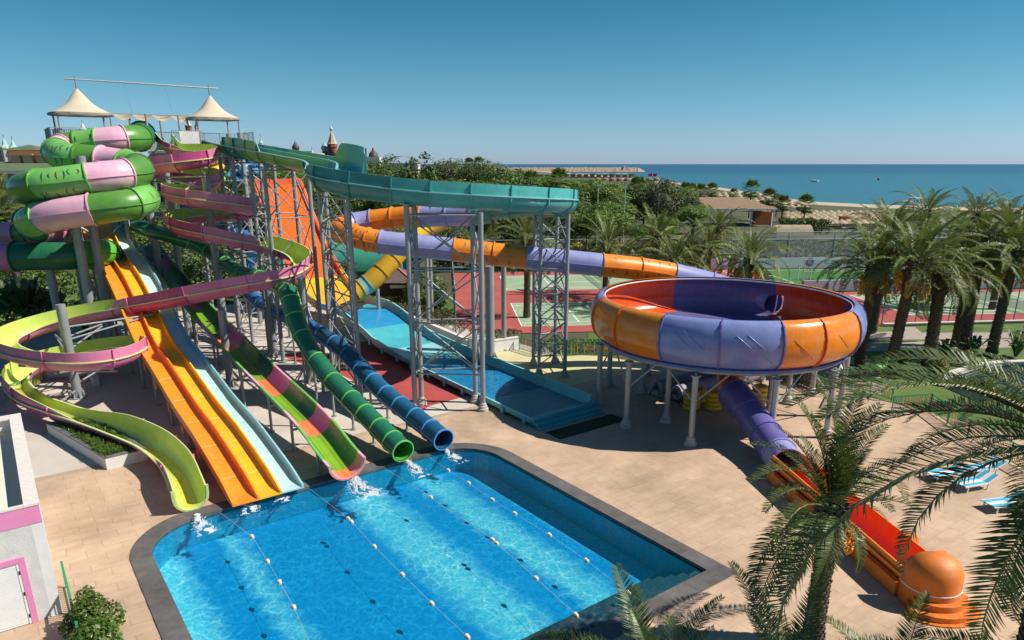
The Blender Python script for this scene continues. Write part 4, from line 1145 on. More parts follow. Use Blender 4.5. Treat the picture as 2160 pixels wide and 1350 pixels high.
# ---------------------------------------------------------------- yellow tube behind
yp = [(935, 463, 63.5), (900, 480, 62.6), (862, 508, 61.5), (830, 545, 60.4), (795, 582, 59.6), (768, 605, 59.2), (748, 617, 58.8)]
pts = mono([tuple(D(x, y, Y)) + (0, 0) for x, y, Y in yp], .05)
U, FR, H = path3(pts, .35, 1)
yt = thing('yellow_tube_slide', 'yellow closed tube slide with a pale aqua last section behind the raft tube', 'water slide', D(790, 640, 59.5))
MUST = frp('mustard_fibreglass', (0.62, 0.36, 0.015))
for u0, u1, m in ((0, 1, MUST), (1, 2, YEL), (2, 3, MUST), (3, 3.7, MUST), (3.7, 4.6, MUST), (4.6, 5.2, frp('aqua_tube', (0.22, 0.48, 0.47))), (5.2, 6, MUST)):
    _, F_, _h = sub(U, FR, H, u0, u1)
    tube_section(yt, F_, .78, m, YEL, rim=.07, seam=False)
for x, y, Y in ((795, 590, 59.6), (905, 480, 62.6)):
    p = D(x, y, Y); b = MB(); b.cyl((p.x, p.y, 0), (p.x, p.y, p.z - .7), .16, n=12); b.build('leg', STEELD, parent=yt, smooth=40)
# ---------------------------------------------------------------- towers and supports
def lattice(name, label, cat, legs, r=.13, panels=4, z0=.6, foot=None, bottom=True, group=None, br=.045, plan=True, parent=None):
    """legs: list of ((x,y), ztop) in order round the tower."""
    c = sum((Vector((p[0], p[1], 0)) for p, z in legs), Vector()) / len(legs)
    t = thing(name, label, cat, c, group)
    n = len(legs)
    for p, z in legs:
        b = MB(); b.cyl((p[0], p[1], 0), (p[0], p[1], z), r, n=12); lg = b.build('leg', STEEL, parent=t, smooth=40)
        b = MB()
        if foot: footing(b, Vector((p[0], p[1], 0)), r); b.build('leg_foot', foot, parent=lg, smooth=30)
        else: b.cyl((p[0], p[1], 0), (p[0], p[1], .05), r * 2.4, n=10); b.build('base_plate', STEEL, parent=lg)
    for i in range(n):
        (p, zp), (q, zq_) = legs[i], legs[(i + 1) % n]
        if n == 2 and i == 1: break
        zt = min(zp, zq_) - .15
        lv = [z0 + (zt - z0) * k / panels for k in range(panels + 1)]
        for k in range(panels + 1):
            b = MB(); b.cyl((p[0], p[1], lv[k]), (q[0], q[1], lv[k]), br * 1.15, n=6); b.build('cross_bar', STEEL, parent=t)
            if k < panels:
                b = MB(); b.cyl((p[0], p[1], lv[k] + .1), (q[0], q[1], lv[k + 1] - .1), br, n=6); b.build('brace', STEEL, parent=t)
                b = MB(); b.cyl((q[0], q[1], lv[k] + .1), (p[0], p[1], lv[k + 1] - .1), br, n=6); b.build('brace', STEEL, parent=t)
    return t
def xy(v): return (v.x, v.y)
lattice('lattice_tower', 'tall four legged lattice tower under the left bend of the teal flume', 'lattice tower', [((-12.0, 45.1), 12.6), ((-12.4, 48.3), 12.9), ((-10.4, 45.1), 12.6), ((-9.4, 41.5), 12.2)], panels=6, group='lattice towers under the teal flume')
lattice('lattice_tower', 'lattice tower on stepped feet straddling the turquoise channel near the middle', 'lattice tower', [(xy(G(876, 862)), 11.9), (xy(G(1019, 866)), 11.45), (xy(G(1003, 848)), 11.45), (xy(G(890, 853)), 11.9)], r=.15, panels=3, z0=2.2, foot=CONC, group='lattice towers under the teal flume')
lattice('lattice_tower', 'lattice tower at the right end of the teal flume beside the pale yellow floor', 'lattice tower', [(xy(G(1137, 790)), 11.0), (xy(G(1191, 795)), 10.9), (xy(G(1170, 765)), 10.8), (xy(G(1125, 770)), 10.9)], r=.13, panels=6, foot=CONC, group='lattice towers under the teal flume')
lattice('lattice_tower', 'slim lattice tower under the straight upper teal flume nearest the right canopy', 'lattice tower', [(xy(W(16.2, -61)), 14.5), (xy(W(19.3, -61)), 14.5), (xy(W(19.3, -57.6)), 14.2), (xy(W(16.2, -57.6)), 14.2)], r=.15, panels=4, group='lattice towers under the teal flume')
lattice('lattice_tower', 'slim lattice tower under the straight upper teal flume before the orange ramp', 'lattice tower', [(xy(W(16.2, -53.4)), 13.9), (xy(W(19.3, -53.4)), 13.9), (xy(W(19.3, -50.4)), 13.7), (xy(W(16.2, -50.4)), 13.7)], r=.15, panels=4, group='lattice towers under the teal flume')
lattice('lattice_tower', 'lattice tower under the top of the wave slide lanes', 'lattice tower', [(xy(W(5.6, -66.6)), 9.3), (xy(W(5.6, -60.5)), 9.3), (xy(W(6.1, -58.0)), 9.4), (xy(W(6.1, -66.0)), 9.4)], r=.17, panels=3)
lattice('lattice_tower', 'lattice frame under the top of the orange ramp', 'lattice tower', [(xy(W(22.6, -74.4)), 11.4), (xy(W(27.3, -74.4)), 11.4), (xy(W(27.3, -71.5)), 8.8), (xy(W(22.6, -71.5)), 8.8)], r=.14, panels=4)
def column(label, p, z, r=.26, foot=None, fins=True, arms=()):
    t = thing('support_column', label, 'column', (p[0], p[1], 0), 'thick grey columns carrying the slides')
    b = MB(); b.cyl((p[0], p[1], 0), (p[0], p[1], z), r, n=18); b.build('shaft', STEEL, parent=t, smooth=40)
    b = MB()
    if foot: footing(b, Vector((p[0], p[1], 0)), r); b.build('foot', foot, parent=t, smooth=30)
    else:
        for k in range(8):
            a = pi / 4 * k; u = Vector((cos(a), sin(a), 0)); c = Vector((p[0], p[1], 0))
            b.add([c + u * r, c + u * (r + .22), c + u * r + Vector((0, 0, .5))], [(0, 1, 2)])
        b.cyl((p[0], p[1], 0), (p[0], p[1], .04), r + .25, n=12)
        b.build('base_fins', STEEL, parent=t)
    for a in arms:      # arms: (height at column, target point)
        b = MB(); b.cyl((p[0], p[1], a[0]), a[1], .06, n=8); b.build('arm', STEEL, parent=t)
    return t
def arms_for(p, path, r, every=4.5, drop=1.0, dmax=6.0, zoff=-.75):
    U, FR = path; out = []; last = None
    for u, f in zip(U, FR):
        q = f[0]
        d = hypot(q.x - p[0], q.y - p[1])
        if 1.2 < d < dmax and (last is None or (q - last).length > every):
            out.append((max(.5, q.z - drop - r), (q.x, q.y, q.z + zoff - .12))); out.append((max(.5, q.z - r - .1), (q.x, q.y, q.z + zoff - .1)))
            last = q.copy()
    return out
pa = D(435, 387, 54.2); column('thick grey column in the middle of the upper pink spiral loops', (pa.x, pa.y), 12.95, .30, arms=arms_for((pa.x, pa.y), SPIRAL_PATH, .7, 3.4, 1.0, 5.6))
pa = G(487, 815); column('grey column under the long pink front run, before the half pipe', (pa.x, pa.y), 5.1, .24)
pb = D(170, 332, 50.2); column('thick grey column rising through the green and pink tube coils', (pb.x, pb.y), 14.5, .30)
pc = G(655, 804); column('thick grey column under the widest right hand spiral bend', (pc.x, pc.y), 7.0, .26)
pd = G(165, 838); column('thick grey column at the centre of the lowest spiral loop', (pd.x, pd.y), 5.9, .27, arms=arms_for((pd.x, pd.y), SPIRAL_PATH, .7, 3.2, .9, 5.4))
column('grey column behind the half pipe in front of the blue tube', xy(G(507, 702)), 11.5, .24)
column('grey column standing between the green and blue tubes on the pale floor', xy(G(580, 751)), 6.2, .26)
column('grey column by the upper spiral loops, partly behind pink flume', (-27.2, 57.6), 14.3, .26)
column('grey column beside the tower behind the upper spiral loop', (-28.6, 57.0), 14.6, .26)
column('grey column at the far left holding the lower tube coils', (-33.0, 50.2), 8.4, .27)
column('grey column between the wave slide top and the tube coils', (-29.6, 48.6), 10.2, .30)
column('thick dark grey column under the raft tube beside the turquoise channel', xy(G(1034, 755)), 6.9, .34)
column('slender column on a stepped foot carrying the raft tube near the low wall', xy(G(1063, 738)), 6.9, .2, foot=CONC)
column('column under the left bend of the raft tube', (-13.0, 50.2), 8.2, .16)
column('column under the raft tube by the garden wall', xy(G(905, 700)), 8.0, .16)
for k in range(4):        # struts that hold the pink spiral along its long reach
    u = 33 + k * 1.1; p, T, R, N_ = at(SPIRAL_PATH[0], SPIRAL_PATH[1], u)
# --- start tower with two canopies
TZ = 15.5
tw = thing('start_tower', 'tall grey start tower with railed platform and two cream tent canopies', 'slide tower', W(12, -66))
FLOORM = mat('platform_deck', (0.30, 0.29, 0.28), rough=.8, var=.1, scale=3)
b = MB(); b.prism([W(s, t) for s, t in ((5.2, -68.6), (20.2, -68.6), (20.2, -64.2), (5.2, -64.2))], TZ - .22, TZ); b.build('platform', FLOORM, parent=tw)
b = MB(); b.beam(W(5.2, -64.15, TZ - .3), W(20.2, -64.15, TZ - .3), .12, .36); b.build('edge_beam', STEEL, parent=tw)
CREAM = mat('cream_canvas', (0.70, 0.60, 0.46), rough=.85, var=.08, scale=1.2, transl=.25, streak=.25)
RUSTP = mat('weathered_post', (0.30, 0.28, 0.25), rough=.7, var=.2, scale=3)
def canopy(sc, tc_, wide):
    n = 16; b = MB(); rings = []
    for k in range(9):
        q = k / 8
        r = wide * (1 - q) ** 1.0 * (1 - .28 * sin(pi * min(1, q * 1.02))) ; z = 17.65 + 1.8 * q ** 1.0
        rings.append([])
        for i in range(n):
            a = 2 * pi * i / n
            sq = 1 / max(abs(cos(a)), abs(sin(a))) if True else 1
            sq = 1 + (min(sq, 1.2) - 1) * (1 - q)
            sag = -.07 * abs(sin(2 * a * 2)) * (1 - q) if k == 0 else 0
            rr = max(r, .07)
            rings[-1].append(W(sc + rr * sq * cos(a) , tc_ + rr * sq * sin(a), z + sag))
    loft(b, rings, [0] * n); c = b.build('canopy', CREAM, parent=tw, smooth=60)
    b = MB(); rg = []
    for i in range(n + 1):
        a = 2 * pi * i / n; sq = min(1.2, 1 / max(abs(cos(a)), abs(sin(a))))
        rg.append([W(sc + (wide * sq + x) * cos(a), tc_ + (wide * sq + x) * sin(a), 17.65 + z) for x, z in ((-.08, -.12), (.02, -.12), (.02, .02), (-.08, .02))])
    loft(b, rg, [0] * 4); b.build('eaves_frame', RUSTP, parent=tw)
    for a, c_ in ((-1, -1), (1, -1), (1, 1), (-1, 1)):
        s, t = sc + a * wide * .80, tc_ + c_ * wide * .80
        b = MB(); b.cyl(W(s, t, TZ - .3), W(s, t, 17.62), .07, n=8); b.build('canopy_post', RUSTP, parent=tw)
        b = MB(); b.cyl(W(s, t, 0), W(s, t, TZ + 1.0), .22, n=14); b.build('leg', STEEL, parent=tw, smooth=40)
    b = MB(); b.cyl(W(sc, tc_, 19.3), W(sc, tc_, 20.35), .06, n=8); b.build('mast', STEEL, parent=tw)
canopy(7.7, -66.3, 2.15); canopy(17.4, -66.3, 2.05)
b = MB(); b.cyl(W(7.0, -66.3, 20.12), W(18.1, -66.3, 20.05), .06, n=8); b.build('mast_beam', STEEL, parent=tw)
for s in (11, 14):
    b = MB(); b.cyl(W(s, -66.3, 20.1), W(s + .3, -66.3, 17.8), .012, n=5); b.build('stay_wire', STEEL, parent=tw)
SAIL = mat('tan_sail', (0.52, 0.40, 0.26), rough=.9, var=.12, scale=3, transl=.2)
for k in range(4):
    s0 = 9.9 + k * 1.42; b = MB(); rg = []
    for i in range(7):
        q = i / 6; rg.append([W(s0 + 1.36 * q, -66.9 + y, 17.82 - (.12 if y == 0 else .36) * sin(pi * q) - .22 * y) for y in (0, .9)])
    loft(b, rg, [0, 0], closed=False); b.build('shade_sail', SAIL, parent=tw, smooth=60)
b = MB(); b.cyl(W(9.6, -66.4, 17.78), W(15.5, -66.4, 17.78), .03, n=6); b.build('sail_rail', STEEL, parent=tw)
for s in (11.3, 12.0, 13.6, 14.4):
    b = MB(); b.cyl(W(s, -68 if s in (11.3, 13.6) else -65, TZ - .2), W(s, -68 if s in (11.3, 13.6) else -65, 17.75), .09, n=8); b.build('sail_post', RUSTP, parent=tw)
def rail(a, c, z0, h, m, n, parent, name='railing'):
    a = Vector(a); c = Vector(c); b = MB()
    up = Vector((0, 0, 1))
    b.beam(a + up * (z0 + h), c + up * (z0 + h), .05, .04); b.beam(a + up * (z0 + .12), c + up * (z0 + .12), .04, .03)
    for k in range(n + 1):
        p = a.lerp(c, k / n); b.cyl(p + up * z0, p + up * (z0 + h), .012 if k % 10 else .03, n=4, caps=False)
    return b.build(name, m, parent=parent)
for a, c in (((5.3, -64.3), (9.6, -64.3)), ((9.9, -64.3), (11.6, -64.3)), ((13.6, -64.3), (15.9, -64.3)), ((5.3, -68.5), (20.1, -68.5)), ((5.3, -68.5), (5.3, -64.3)), ((20.1, -68.5), (20.1, -64.3))):
    stuff(rail(W(*a), W(*c), TZ, 1.05, STEEL, max(6, int(math.dist(a, c) / .13)), tw))
b = MB(); b.box(W(14.9, -64.25, TZ + .5), (.75, .03, .5), ROT); pnl = b.build('screen_panel', mat('white_slats', (0.62, 0.62, 0.60), rough=.6), parent=tw)
b = MB(); b.box(W(10.8, -64.22, TZ + .45), (.7, .03, .45), ROT); b.build('screen_panel', MATS['white_slats'], parent=tw)
# stair and lower bracing of the tower
for s in (8, 11.5, 15, 19):
    for k in range(5):
        z = 1 + k * 2.9
        b = MB(); b.cyl(W(s - 2.2, -64.6, z), W(s + 1.3, -64.6, z + 2.8), .05, n=6); b.build('brace', STEEL, parent=tw)
        b = MB(); b.cyl(W(s + 1.3, -64.6, z), W(s - 2.2, -64.6, z + 2.8), .05, n=6); b.build('brace', STEEL, parent=tw)
        if s == 8:
            b = MB(); b.cyl(W(6, -64.6, z), W(20, -64.6, z), .06, n=6); b.build('cross_bar', STEEL, parent=tw)
b = MB(); b.prism([W(s, t) for s, t in ((5.4, -73), (14, -73), (14, -69.8), (5.4, -69.8))], 9.55, 9.75); b.build('lower_platform', FLOORM, parent=tw)
# ---------------------------------------------------------------- kiosk building, planters, railings, furniture
WHTW = mat('white_render', (0.66, 0.66, 0.65), rough=.8, var=.07, scale=2, bump=.15, bscale=12, streak=.25)
GREYR = mat('grey_render', (0.50, 0.51, 0.51), col2=(0.62, 0.62, 0.61), rough=.85, scale=2.5, bump=.4, bscale=18)
PINKW = mat('pink_paint', (0.66, 0.24, 0.44), rough=.7, var=.07, scale=2)
ROOFC = mat('cream_roof', (0.66, 0.58, 0.47), col2=(0.74, 0.66, 0.55), rough=.85, scale=.8)
PARA = mat('parapet_stone', (0.58, 0.53, 0.48), col2=(0.70, 0.66, 0.61), rough=.8, scale=3, stretch=(1, 4, 1))
DOORW = mat('white_door', (0.72, 0.73, 0.74), rough=.5, var=.04)
BLK = mat('black_metal', (0.02, 0.02, 0.022), rough=.5)
HT = 3.95
kb = thing('kiosk_building', 'low white kiosk building with a pink band and cream flat roof', 'building', W(-6, -30))
bs0, bs1, bt0, bt1 = -14.0, -.12, -34.6, -24.5
for nm, poly, z0, z1, m in (('wall', [(bs1 - .3, bt0), (bs1, bt0), (bs1, bt1), (bs1 - .3, bt1)], 0, HT - .02, WHTW), ('wall', [(bs0, bt1 - .3), (bs1 - .3, bt1 - .3), (bs1 - .3, bt1), (bs0, bt1)], 0, HT - .62, GREYR), ('wall', [(bs0, bt0), (bs1 - .3, bt0), (bs1 - .3, bt0 + .3), (bs0, bt0 + .3)], 0, HT - .02, WHTW), ('roof', [(bs0, bt0 + .3), (bs1 - .3, bt0 + .3), (bs1 - .3, bt1 - .3), (bs0, bt1 - .3)], HT - .75, HT - .55, ROOFC),
                        ('pink_band', [(bs0, bt1 - .28), (bs1 - .3, bt1 - .28), (bs1 - .3, bt1 + .012), (bs0, bt1 + .012)], HT - .62, HT - .02, PINKW), ('pink_band', [(bs1 - .3, bt1 - .002), (bs1 - .0, bt1 - .002), (bs1 - .0, bt1 + .012), (bs1 - .3, bt1 + .012)], HT - .62, HT - .021, PINKW)):
    b = MB(); b.prism([W(s, t) for s, t in poly], z0, z1); b.build(nm, m, parent=kb)
for poly in ([(bs1 - .38, bt0 - .02), (bs1 + .03, bt0 - .02), (bs1 + .03, bt1 + .03), (bs1 - .38, bt1 + .03)], [(bs0, bt1 - .12), (bs1 - .385, bt1 - .12), (bs1 - .385, bt1 + .03), (bs0, bt1 + .03)], [(bs0, bt0 - .02), (bs1 - .385, bt0 - .02), (bs1 - .385, bt0 + .5), (bs0, bt0 + .5)]):
    b = MB(); b.prism([W(s, t) for s, t in poly], HT - .02, HT + .05); b.build('parapet_cap', PARA, parent=kb)
DS1 = -.78; DW = 1.05; DH = 2.15
b = MB()
for poly, z0, z1 in (([(DS1 - .17, bt1 + .002), (DS1, bt1 + .002), (DS1, bt1 + .07), (DS1 - .17, bt1 + .07)], 0, DH + .2), ([(DS1 - .17 - DW, bt1 + .002), (DS1 - .171, bt1 + .002), (DS1 - .171, bt1 + .07), (DS1 - .17 - DW, bt1 + .07)], DH + .02, DH + .199), ([(DS1 - .34 - DW, bt1 + .002), (DS1 - .171 - DW, bt1 + .002), (DS1 - .171 - DW, bt1 + .07), (DS1 - .34 - DW, bt1 + .07)], 0, DH + .2)):
    b.prism([W(s, t) for s, t in poly], z0, z1)
fr_ = b.build('door_frame', PINKW, parent=kb)
b = MB(); b.prism([W(s, t) for s, t in ((DS1 - .16 - DW, bt1 + .003), (DS1 - .18, bt1 + .003), (DS1 - .18, bt1 + .035), (DS1 - .16 - DW, bt1 + .035))], .02, DH); dr = b.build('door', DOORW, parent=kb)
b = MB(); b.prism([W(s, t) for s, t in ((DS1 - .24, bt1 + .035), (DS1 - .182, bt1 + .035), (DS1 - .182, bt1 + .06), (DS1 - .24, bt1 + .06))], .02, DH); b.build('door_stile', DOORW, parent=dr)
for k in range(26):
    b = MB(); z = .1 + k * .078; b.prism([W(s, t) for s, t in ((DS1 - .1 - DW, bt1 + .036), (DS1 - .26, bt1 + .036), (DS1 - .26, bt1 + .043), (DS1 - .1 - DW, bt1 + .043))], z, z + .066); b.build('slat', DOORW, parent=dr)
for z in (.3, 1.1, 1.85):
    b = MB(); b.box(W(DS1 - .2, bt1 + .065, z), (.02, .008, .06), ROT); b.build('hinge', BLK, parent=dr)
# planter with grass
PLW = mat('planter_white', (0.60, 0.60, 0.58), rough=.8, var=.08, scale=3, streak=.3)
PLC = mat('planter_coping', (0.13, 0.125, 0.12), rough=.7, var=.2, scale=4)
SOIL = mat('reddish_soil', (0.16, 0.075, 0.04), rough=.95, var=.3, scale=6, bump=.6, bscale=20)
LEAFD = mat('dark_leaf', (0.018, 0.045, 0.012), col2=(0.035, 0.075, 0.018), rough=.55, scale=2, transl=.25, rvar=0)
LEAFM = mat('mid_leaf', (0.035, 0.085, 0.016), col2=(0.065, 0.13, 0.025), rough=.55, scale=2, transl=.3, rvar=0)
LEAFL = mat('bright_leaf', (0.08, 0.15, 0.02), col2=(0.13, 0.21, 0.035), rough=.5, scale=2, transl=.3, rvar=0)
LEAFO = mat('olive_leaf', (0.075, 0.085, 0.03), col2=(0.12, 0.12, 0.045), rough=.6, scale=2, transl=.25, rvar=0)
LEAFY = mat('yellow_leaf', (0.32, 0.26, 0.02), col2=(0.45, 0.36, 0.03), rough=.6, scale=3, transl=.3, rvar=0)
BARK = mat('bark', (0.10, 0.075, 0.055), col2=(0.16, 0.125, 0.095), rough=.95, scale=5, bump=.8, bscale=14)
pl = thing('planter', 'raised white planter with dark coping, red soil and grass beside the kiosk', 'planter', W(2, -39))
PO = [(2.75, -36.3), (4.55, -36.45), (3.35, -43.6), (.9, -43.6)]
cx_, cy_ = sum(p[0] for p in PO) / 4, sum(p[1] for p in PO) / 4
PI_ = [(p[0] + (cx_ - p[0]) * .22, p[1] + (cy_ - p[1]) * .085) for p in PO]
for i in range(4):
    a, c, c2, a2 = PO[i], PO[(i + 1) % 4], PI_[(i + 1) % 4], PI_[i]
    q = [W(*x) for x in (a, c, c2, a2)]
    if (q[1] - q[0]).cross(q[2] - q[1]).z < 0: q = q[::-1]
    b = MB(); b.prism(q, 0, .56); b.build('planter_wall', PLW, parent=pl)
    cc = sum(q, Vector()) / 4
    b = MB(); b.prism([cc + (x - cc) * 1.02 for x in q], .563, .62); b.build('planter_coping', PLC, parent=pl)
q = [W(*x) for x in PI_]
if (q[1] - q[0]).cross(q[2] - q[1]).z < 0: q = q[::-1]
b = MB(); b.prism(q, .3, .5); b.build('soil', SOIL, parent=pl)
def grass_tufts(spots, h, seed, nb=14, spread=.16, w=.018):
    rs = random.Random(seed); b = MB()
    for p in spots:
        for k in range(nb):
            a = rs.uniform(0, 2 * pi); l = h * rs.uniform(.5, 1.2); o = Vector((cos(a), sin(a), 0))
            r = p + o * rs.uniform(0, .06); t_ = Vector((-sin(a), cos(a), 0)) * w * rs.uniform(.7, 1.5)
            m_ = r + o * spread * rs.uniform(.3, .8) + Vector((0, 0, l * .75)); e = m_ + o * spread * rs.uniform(.4, 1.3) + Vector((0, 0, l * .2 - .04))
            b.add([r - t_, r + t_, m_ + t_ * .8, m_ - t_ * .8, e], [(0, 1, 2, 3), (3, 2, 4)])
    return b
rs = random.Random(3); sp_ = []
for k in range(330):
    u, v = rs.random(), rs.random()
    if 0.25 < u < .6 and v > .35 and v < .8 and rs.random() < .8: continue
    a = Vector(W(*PI_[0])).lerp(W(*PI_[3]), u); c = Vector(W(*PI_[1])).lerp(W(*PI_[2]), u)
    p = a.lerp(c, v); p.z = .5; sp_.append(p)
stuff(grass_tufts(sp_, .3, 4).build('grass_tufts', LEAFL, parent=pl))
# railings
GRNP = mat('green_enamel', (0.012, 0.27, 0.11), rough=.35, var=.08)
PK = [GRNP, mat('yellow_enamel', (0.70, 0.45, 0.02), rough=.35), mat('red_enamel', (0.50, 0.03, 0.04), rough=.35), mat('blue_enamel', (0.02, 0.10, 0.40), rough=.35), mat('orange_enamel', (0.75, 0.20, 0.02), rough=.35)]
def picket_fence(label, pts, h=1.05, step=.11, group='green railings with coloured pickets', colours=True):
    t = thing('picket_railing', label, 'railing', pts[0], group)
    up = Vector((0, 0, 1)); bs = MB()
    for a, c in zip(pts, pts[1:]):
        a = Vector(a); c = Vector(c); L_ = (c - a).length
        b = MB(); b.beam(a + up * h, c + up * h, .07, .05); b.build('top_rail', GRNP, parent=t)
        b = MB(); b.beam(a + up * .12, c + up * .12, .04, .04); b.build('bottom_rail', GRNP, parent=t)
        n = max(1, round(L_ / 1.8))
        for k in range(n + 1):
            p = a.lerp(c, k / n); b = MB(); b.cyl(p, p + up * (h + .03), .035, n=8); b.build('post', GRNP, parent=t)
        n = int(L_ / step)
        for k in range(1, n):
            p = a.lerp(c, k / n); i = random.choice([0, 0, 0, 1, 1, 2, 3, 4]) if colours else 5
            bs.cyl(p + up * .12, p + up * (h - .02), .016, n=5, caps=False, mi=i)
    stuff(bs.build('pickets', PK + [mat('dark_picket', (0.03, 0.035, 0.04), rough=.5)], parent=t))
    return t
picket_fence('green railing with coloured pickets beyond the lattice tower at the court edge', [G(1095, 738), G(1142, 752), G(1262, 748), G(1330, 745)])
picket_fence('green railing with bright pickets running behind the bowl to the right', [G(1640, 800), G(1690, 812), G(1748, 838)])
picket_fence('green railing by the green play figure, partly behind palm fronds', [G(1765, 862), G(1775, 838), G(1835, 830), G(1880, 845)])
picket_fence('green railing among the palm fronds near the sunbeds', [G(1880, 872), G(1960, 866), G(2040, 925), G(2180, 1005)])
picket_fence('green railing glimpsed under the lowest spiral loop at the far left', [G(-20, 862), G(52, 838), G(112, 788)])
picket_fence('green railing with dark pickets beside the shrub next to the kiosk', [W(.14, -26.1), W(.16, -20.4)], h=1.0, step=.13, colours=False)
# low walls with planting
def low_wall(label, pts, h, w, m, name='low_wall'):
    t = thing(name, label, 'wall', pts[0])
    for a, c in zip(pts, pts[1:]):
        b = MB(); b.beam(Vector((a.x, a.y, h / 2)), Vector((c.x, c.y, h / 2)), w, h); b.build('wall_section', m, parent=t)
        b = MB(); b.beam(Vector((a.x, a.y, h + .04)), Vector((c.x, c.y, h + .04)), w + .08, .07); b.build('wall_cap', PARA, parent=t)
    return t
low_wall('low grey garden wall behind the turquoise channel', [G(700, 612), G(760, 640), G(862, 682), G(988, 738)], .8, .3, GREYR)
low_wall('curving low pale wall beside the court, right of the turquoise channel', [G(992, 738), G(1040, 743), G(1093, 735)], .9, .3, WHTW)
low_wall('pale low wall near the foot of the spiral columns', [G(205, 815), G(190, 790), G(60, 800)], .55, .35, WHTW)
# float lines
FLT = mat('cream_float', (0.72, 0.60, 0.42), rough=.5, var=.08)
ROPE = mat('pale_rope', (0.45, 0.45, 0.42), rough=.8)
lines = [([(446, 1068), (532, 1132), (565, 1184), (590, 1228), (620, 1281), (655, 1360)], 'float line nearest the left pool edge'),
         ([(636, 1018), (735, 1094), (742, 1101), (790, 1153), (849, 1212), (911, 1273), (986, 1343), (1010, 1370)], 'float line starting beside the pale aqua lane'),
         ([(800, 980), (909, 1049), (1039, 1138), (1048, 1146), (1131, 1220), (1215, 1297), (1262, 1340)], 'float line starting between the half pipe and the green tube'),
         ([(885, 950), (946, 992), (989, 1019), (1039, 1054), (1086, 1083), (1159, 1128), (1237, 1182), (1325, 1250), (1396, 1296)], 'float line nearest the right pool edge')]
for pts, lb in lines:
    P = [G(x, y, -.06) for x, y in pts]
    t = thing('float_line', lb, 'float line', P[1], 'rope lines of cream floats across the pool')
    b = MB()
    for a, c in zip(P, P[1:]): b.cyl(a, c, .005, n=4, caps=False)
    b.build('rope', ROPE, parent=t)
    for i, p in enumerate(P[1:-1]):
        ax = (P[i + 2] - P[i]).normalized(); b = MB()
        b.cyl(p - ax * .12, p - ax * .05, .05, .085, n=10); b.cyl(p - ax * .05, p + ax * .05, .068, n=10, caps=False); b.cyl(p + ax * .05, p + ax * .12, .068, .045, n=10)
        b.build('float', FLT, parent=t, smooth=50)
# splashes where the flumes meet the pool
FOAM = mat('white_foam', (0.86, 0.89, 0.91), rough=.6, var=.05, transl=.3)
def splash(label, px, py, l, w, seed, hgt=.16, n=420):
    rs = random.Random(seed); b = MB(); p0 = G(px, py, -.08)
    for k in range(n * 11):
        q = rs.random() ** .75; ww = w * (.30 + .8 * q)
        st_ = noise.noise(Vector((q * 5, seed * 3.1, 0))) * ww * .35
        f = rs.gauss(0, ww * .33)
        if noise.noise(Vector((q * l * 3.2, f * 5.5, seed))) < -.16 + .42 * (q - .5): continue
        p = p0 + dT * (q * l * 1.35) + dS * (f + st_) * 1.1
        r = rs.uniform(.007, .024) * (1.25 - .6 * q)
        hz = hgt * (1 - q) ** 1.3 * rs.random()
        b.ball(p + Vector((0, 0, hz + .004)), r, 5, 3, (rs.uniform(.9, 1.5), rs.uniform(.9, 1.5), rs.uniform(.5, .9)))
    tag(b.build('water_splash', FOAM, smooth=0), label, 'splash', 'white water splashes in the pool', 'stuff')
splash('white splash under the lime flume end', 415, 1092, 1.25, .42, 1, .2)
splash('small white splash under the orange lane', 520, 1062, .75, .55, 2, .08, 160)
splash('thin white splash under the yellow and aqua lanes', 590, 1044, .6, .5, 3, .07, 120)
splash('large white splash under the half pipe end', 742, 1012, 1.7, .75, 4, .26, 620)
splash('white splash under the green tube end', 858, 978, 1.35, .42, 5, .22)
splash('white splash under the blue tube end', 938, 952, 1.3, .36, 6, .2)
# thin streams falling from the flume lips
STR = mat('falling_water', (0.75, 0.83, 0.86), rough=.15, var=.05, transl=.4)
# rings, rolled mats, bins under the bowl
RING = mat('yellow_vinyl', (0.80, 0.45, 0.015), rough=.35, var=.08, scale=3)
def ring_proto():
    t = thing('swim_ring', 'x', 'swim ring', (0, 0, 0), 'yellow swim rings stacked under the bowl')
    b = MB(); b.torus((0, 0, .15), .36, .15, 24, 10); b.build('ring_body', RING, parent=t, smooth=60)
    for a in (0.3, 0.3 + pi):
        b = MB(); b.torus((.36 * cos(a), .36 * sin(a), .31), .07, .015, 10, 5, rot=Matrix.Rotation(a, 3, 'Z') @ Matrix.Rotation(pi / 2, 3, 'X')); b.build('handle', BLK, parent=t, smooth=60)
    return t
rp0 = ring_proto(); first = True
stacks = [((10.7, 39.6), 4, 'left stack behind the front columns'), ((12.0, 39.5), 4, 'stack just left of the purple chute'), ((15.1, 40.6), 4, 'stack right of the purple chute'), ((11.4, 40.9), 3, 'stack behind the two front stacks')]
for (x, y), n, lb in stacks:
    for k in range(n):
        nm = ['bottom', 'second', 'third', 'top'][k] if n == 4 else ['bottom', 'middle', 'top'][k]
        lab = '%s yellow swim ring of the %s under the bowl' % (nm, lb)
        loc = (x + random.uniform(-.05, .05), y + random.uniform(-.05, .05), .285 * k)
        if first:
            rp0.location = loc; rp0.rotation_euler.z = .4; rp0['label'] = lab; first = False
        else: copy_tree(rp0, loc, random.uniform(0, 3), 1, lab)
ROLL = mat('lilac_grey_cover', (0.30, 0.27, 0.36), rough=.7, var=.12, scale=3)
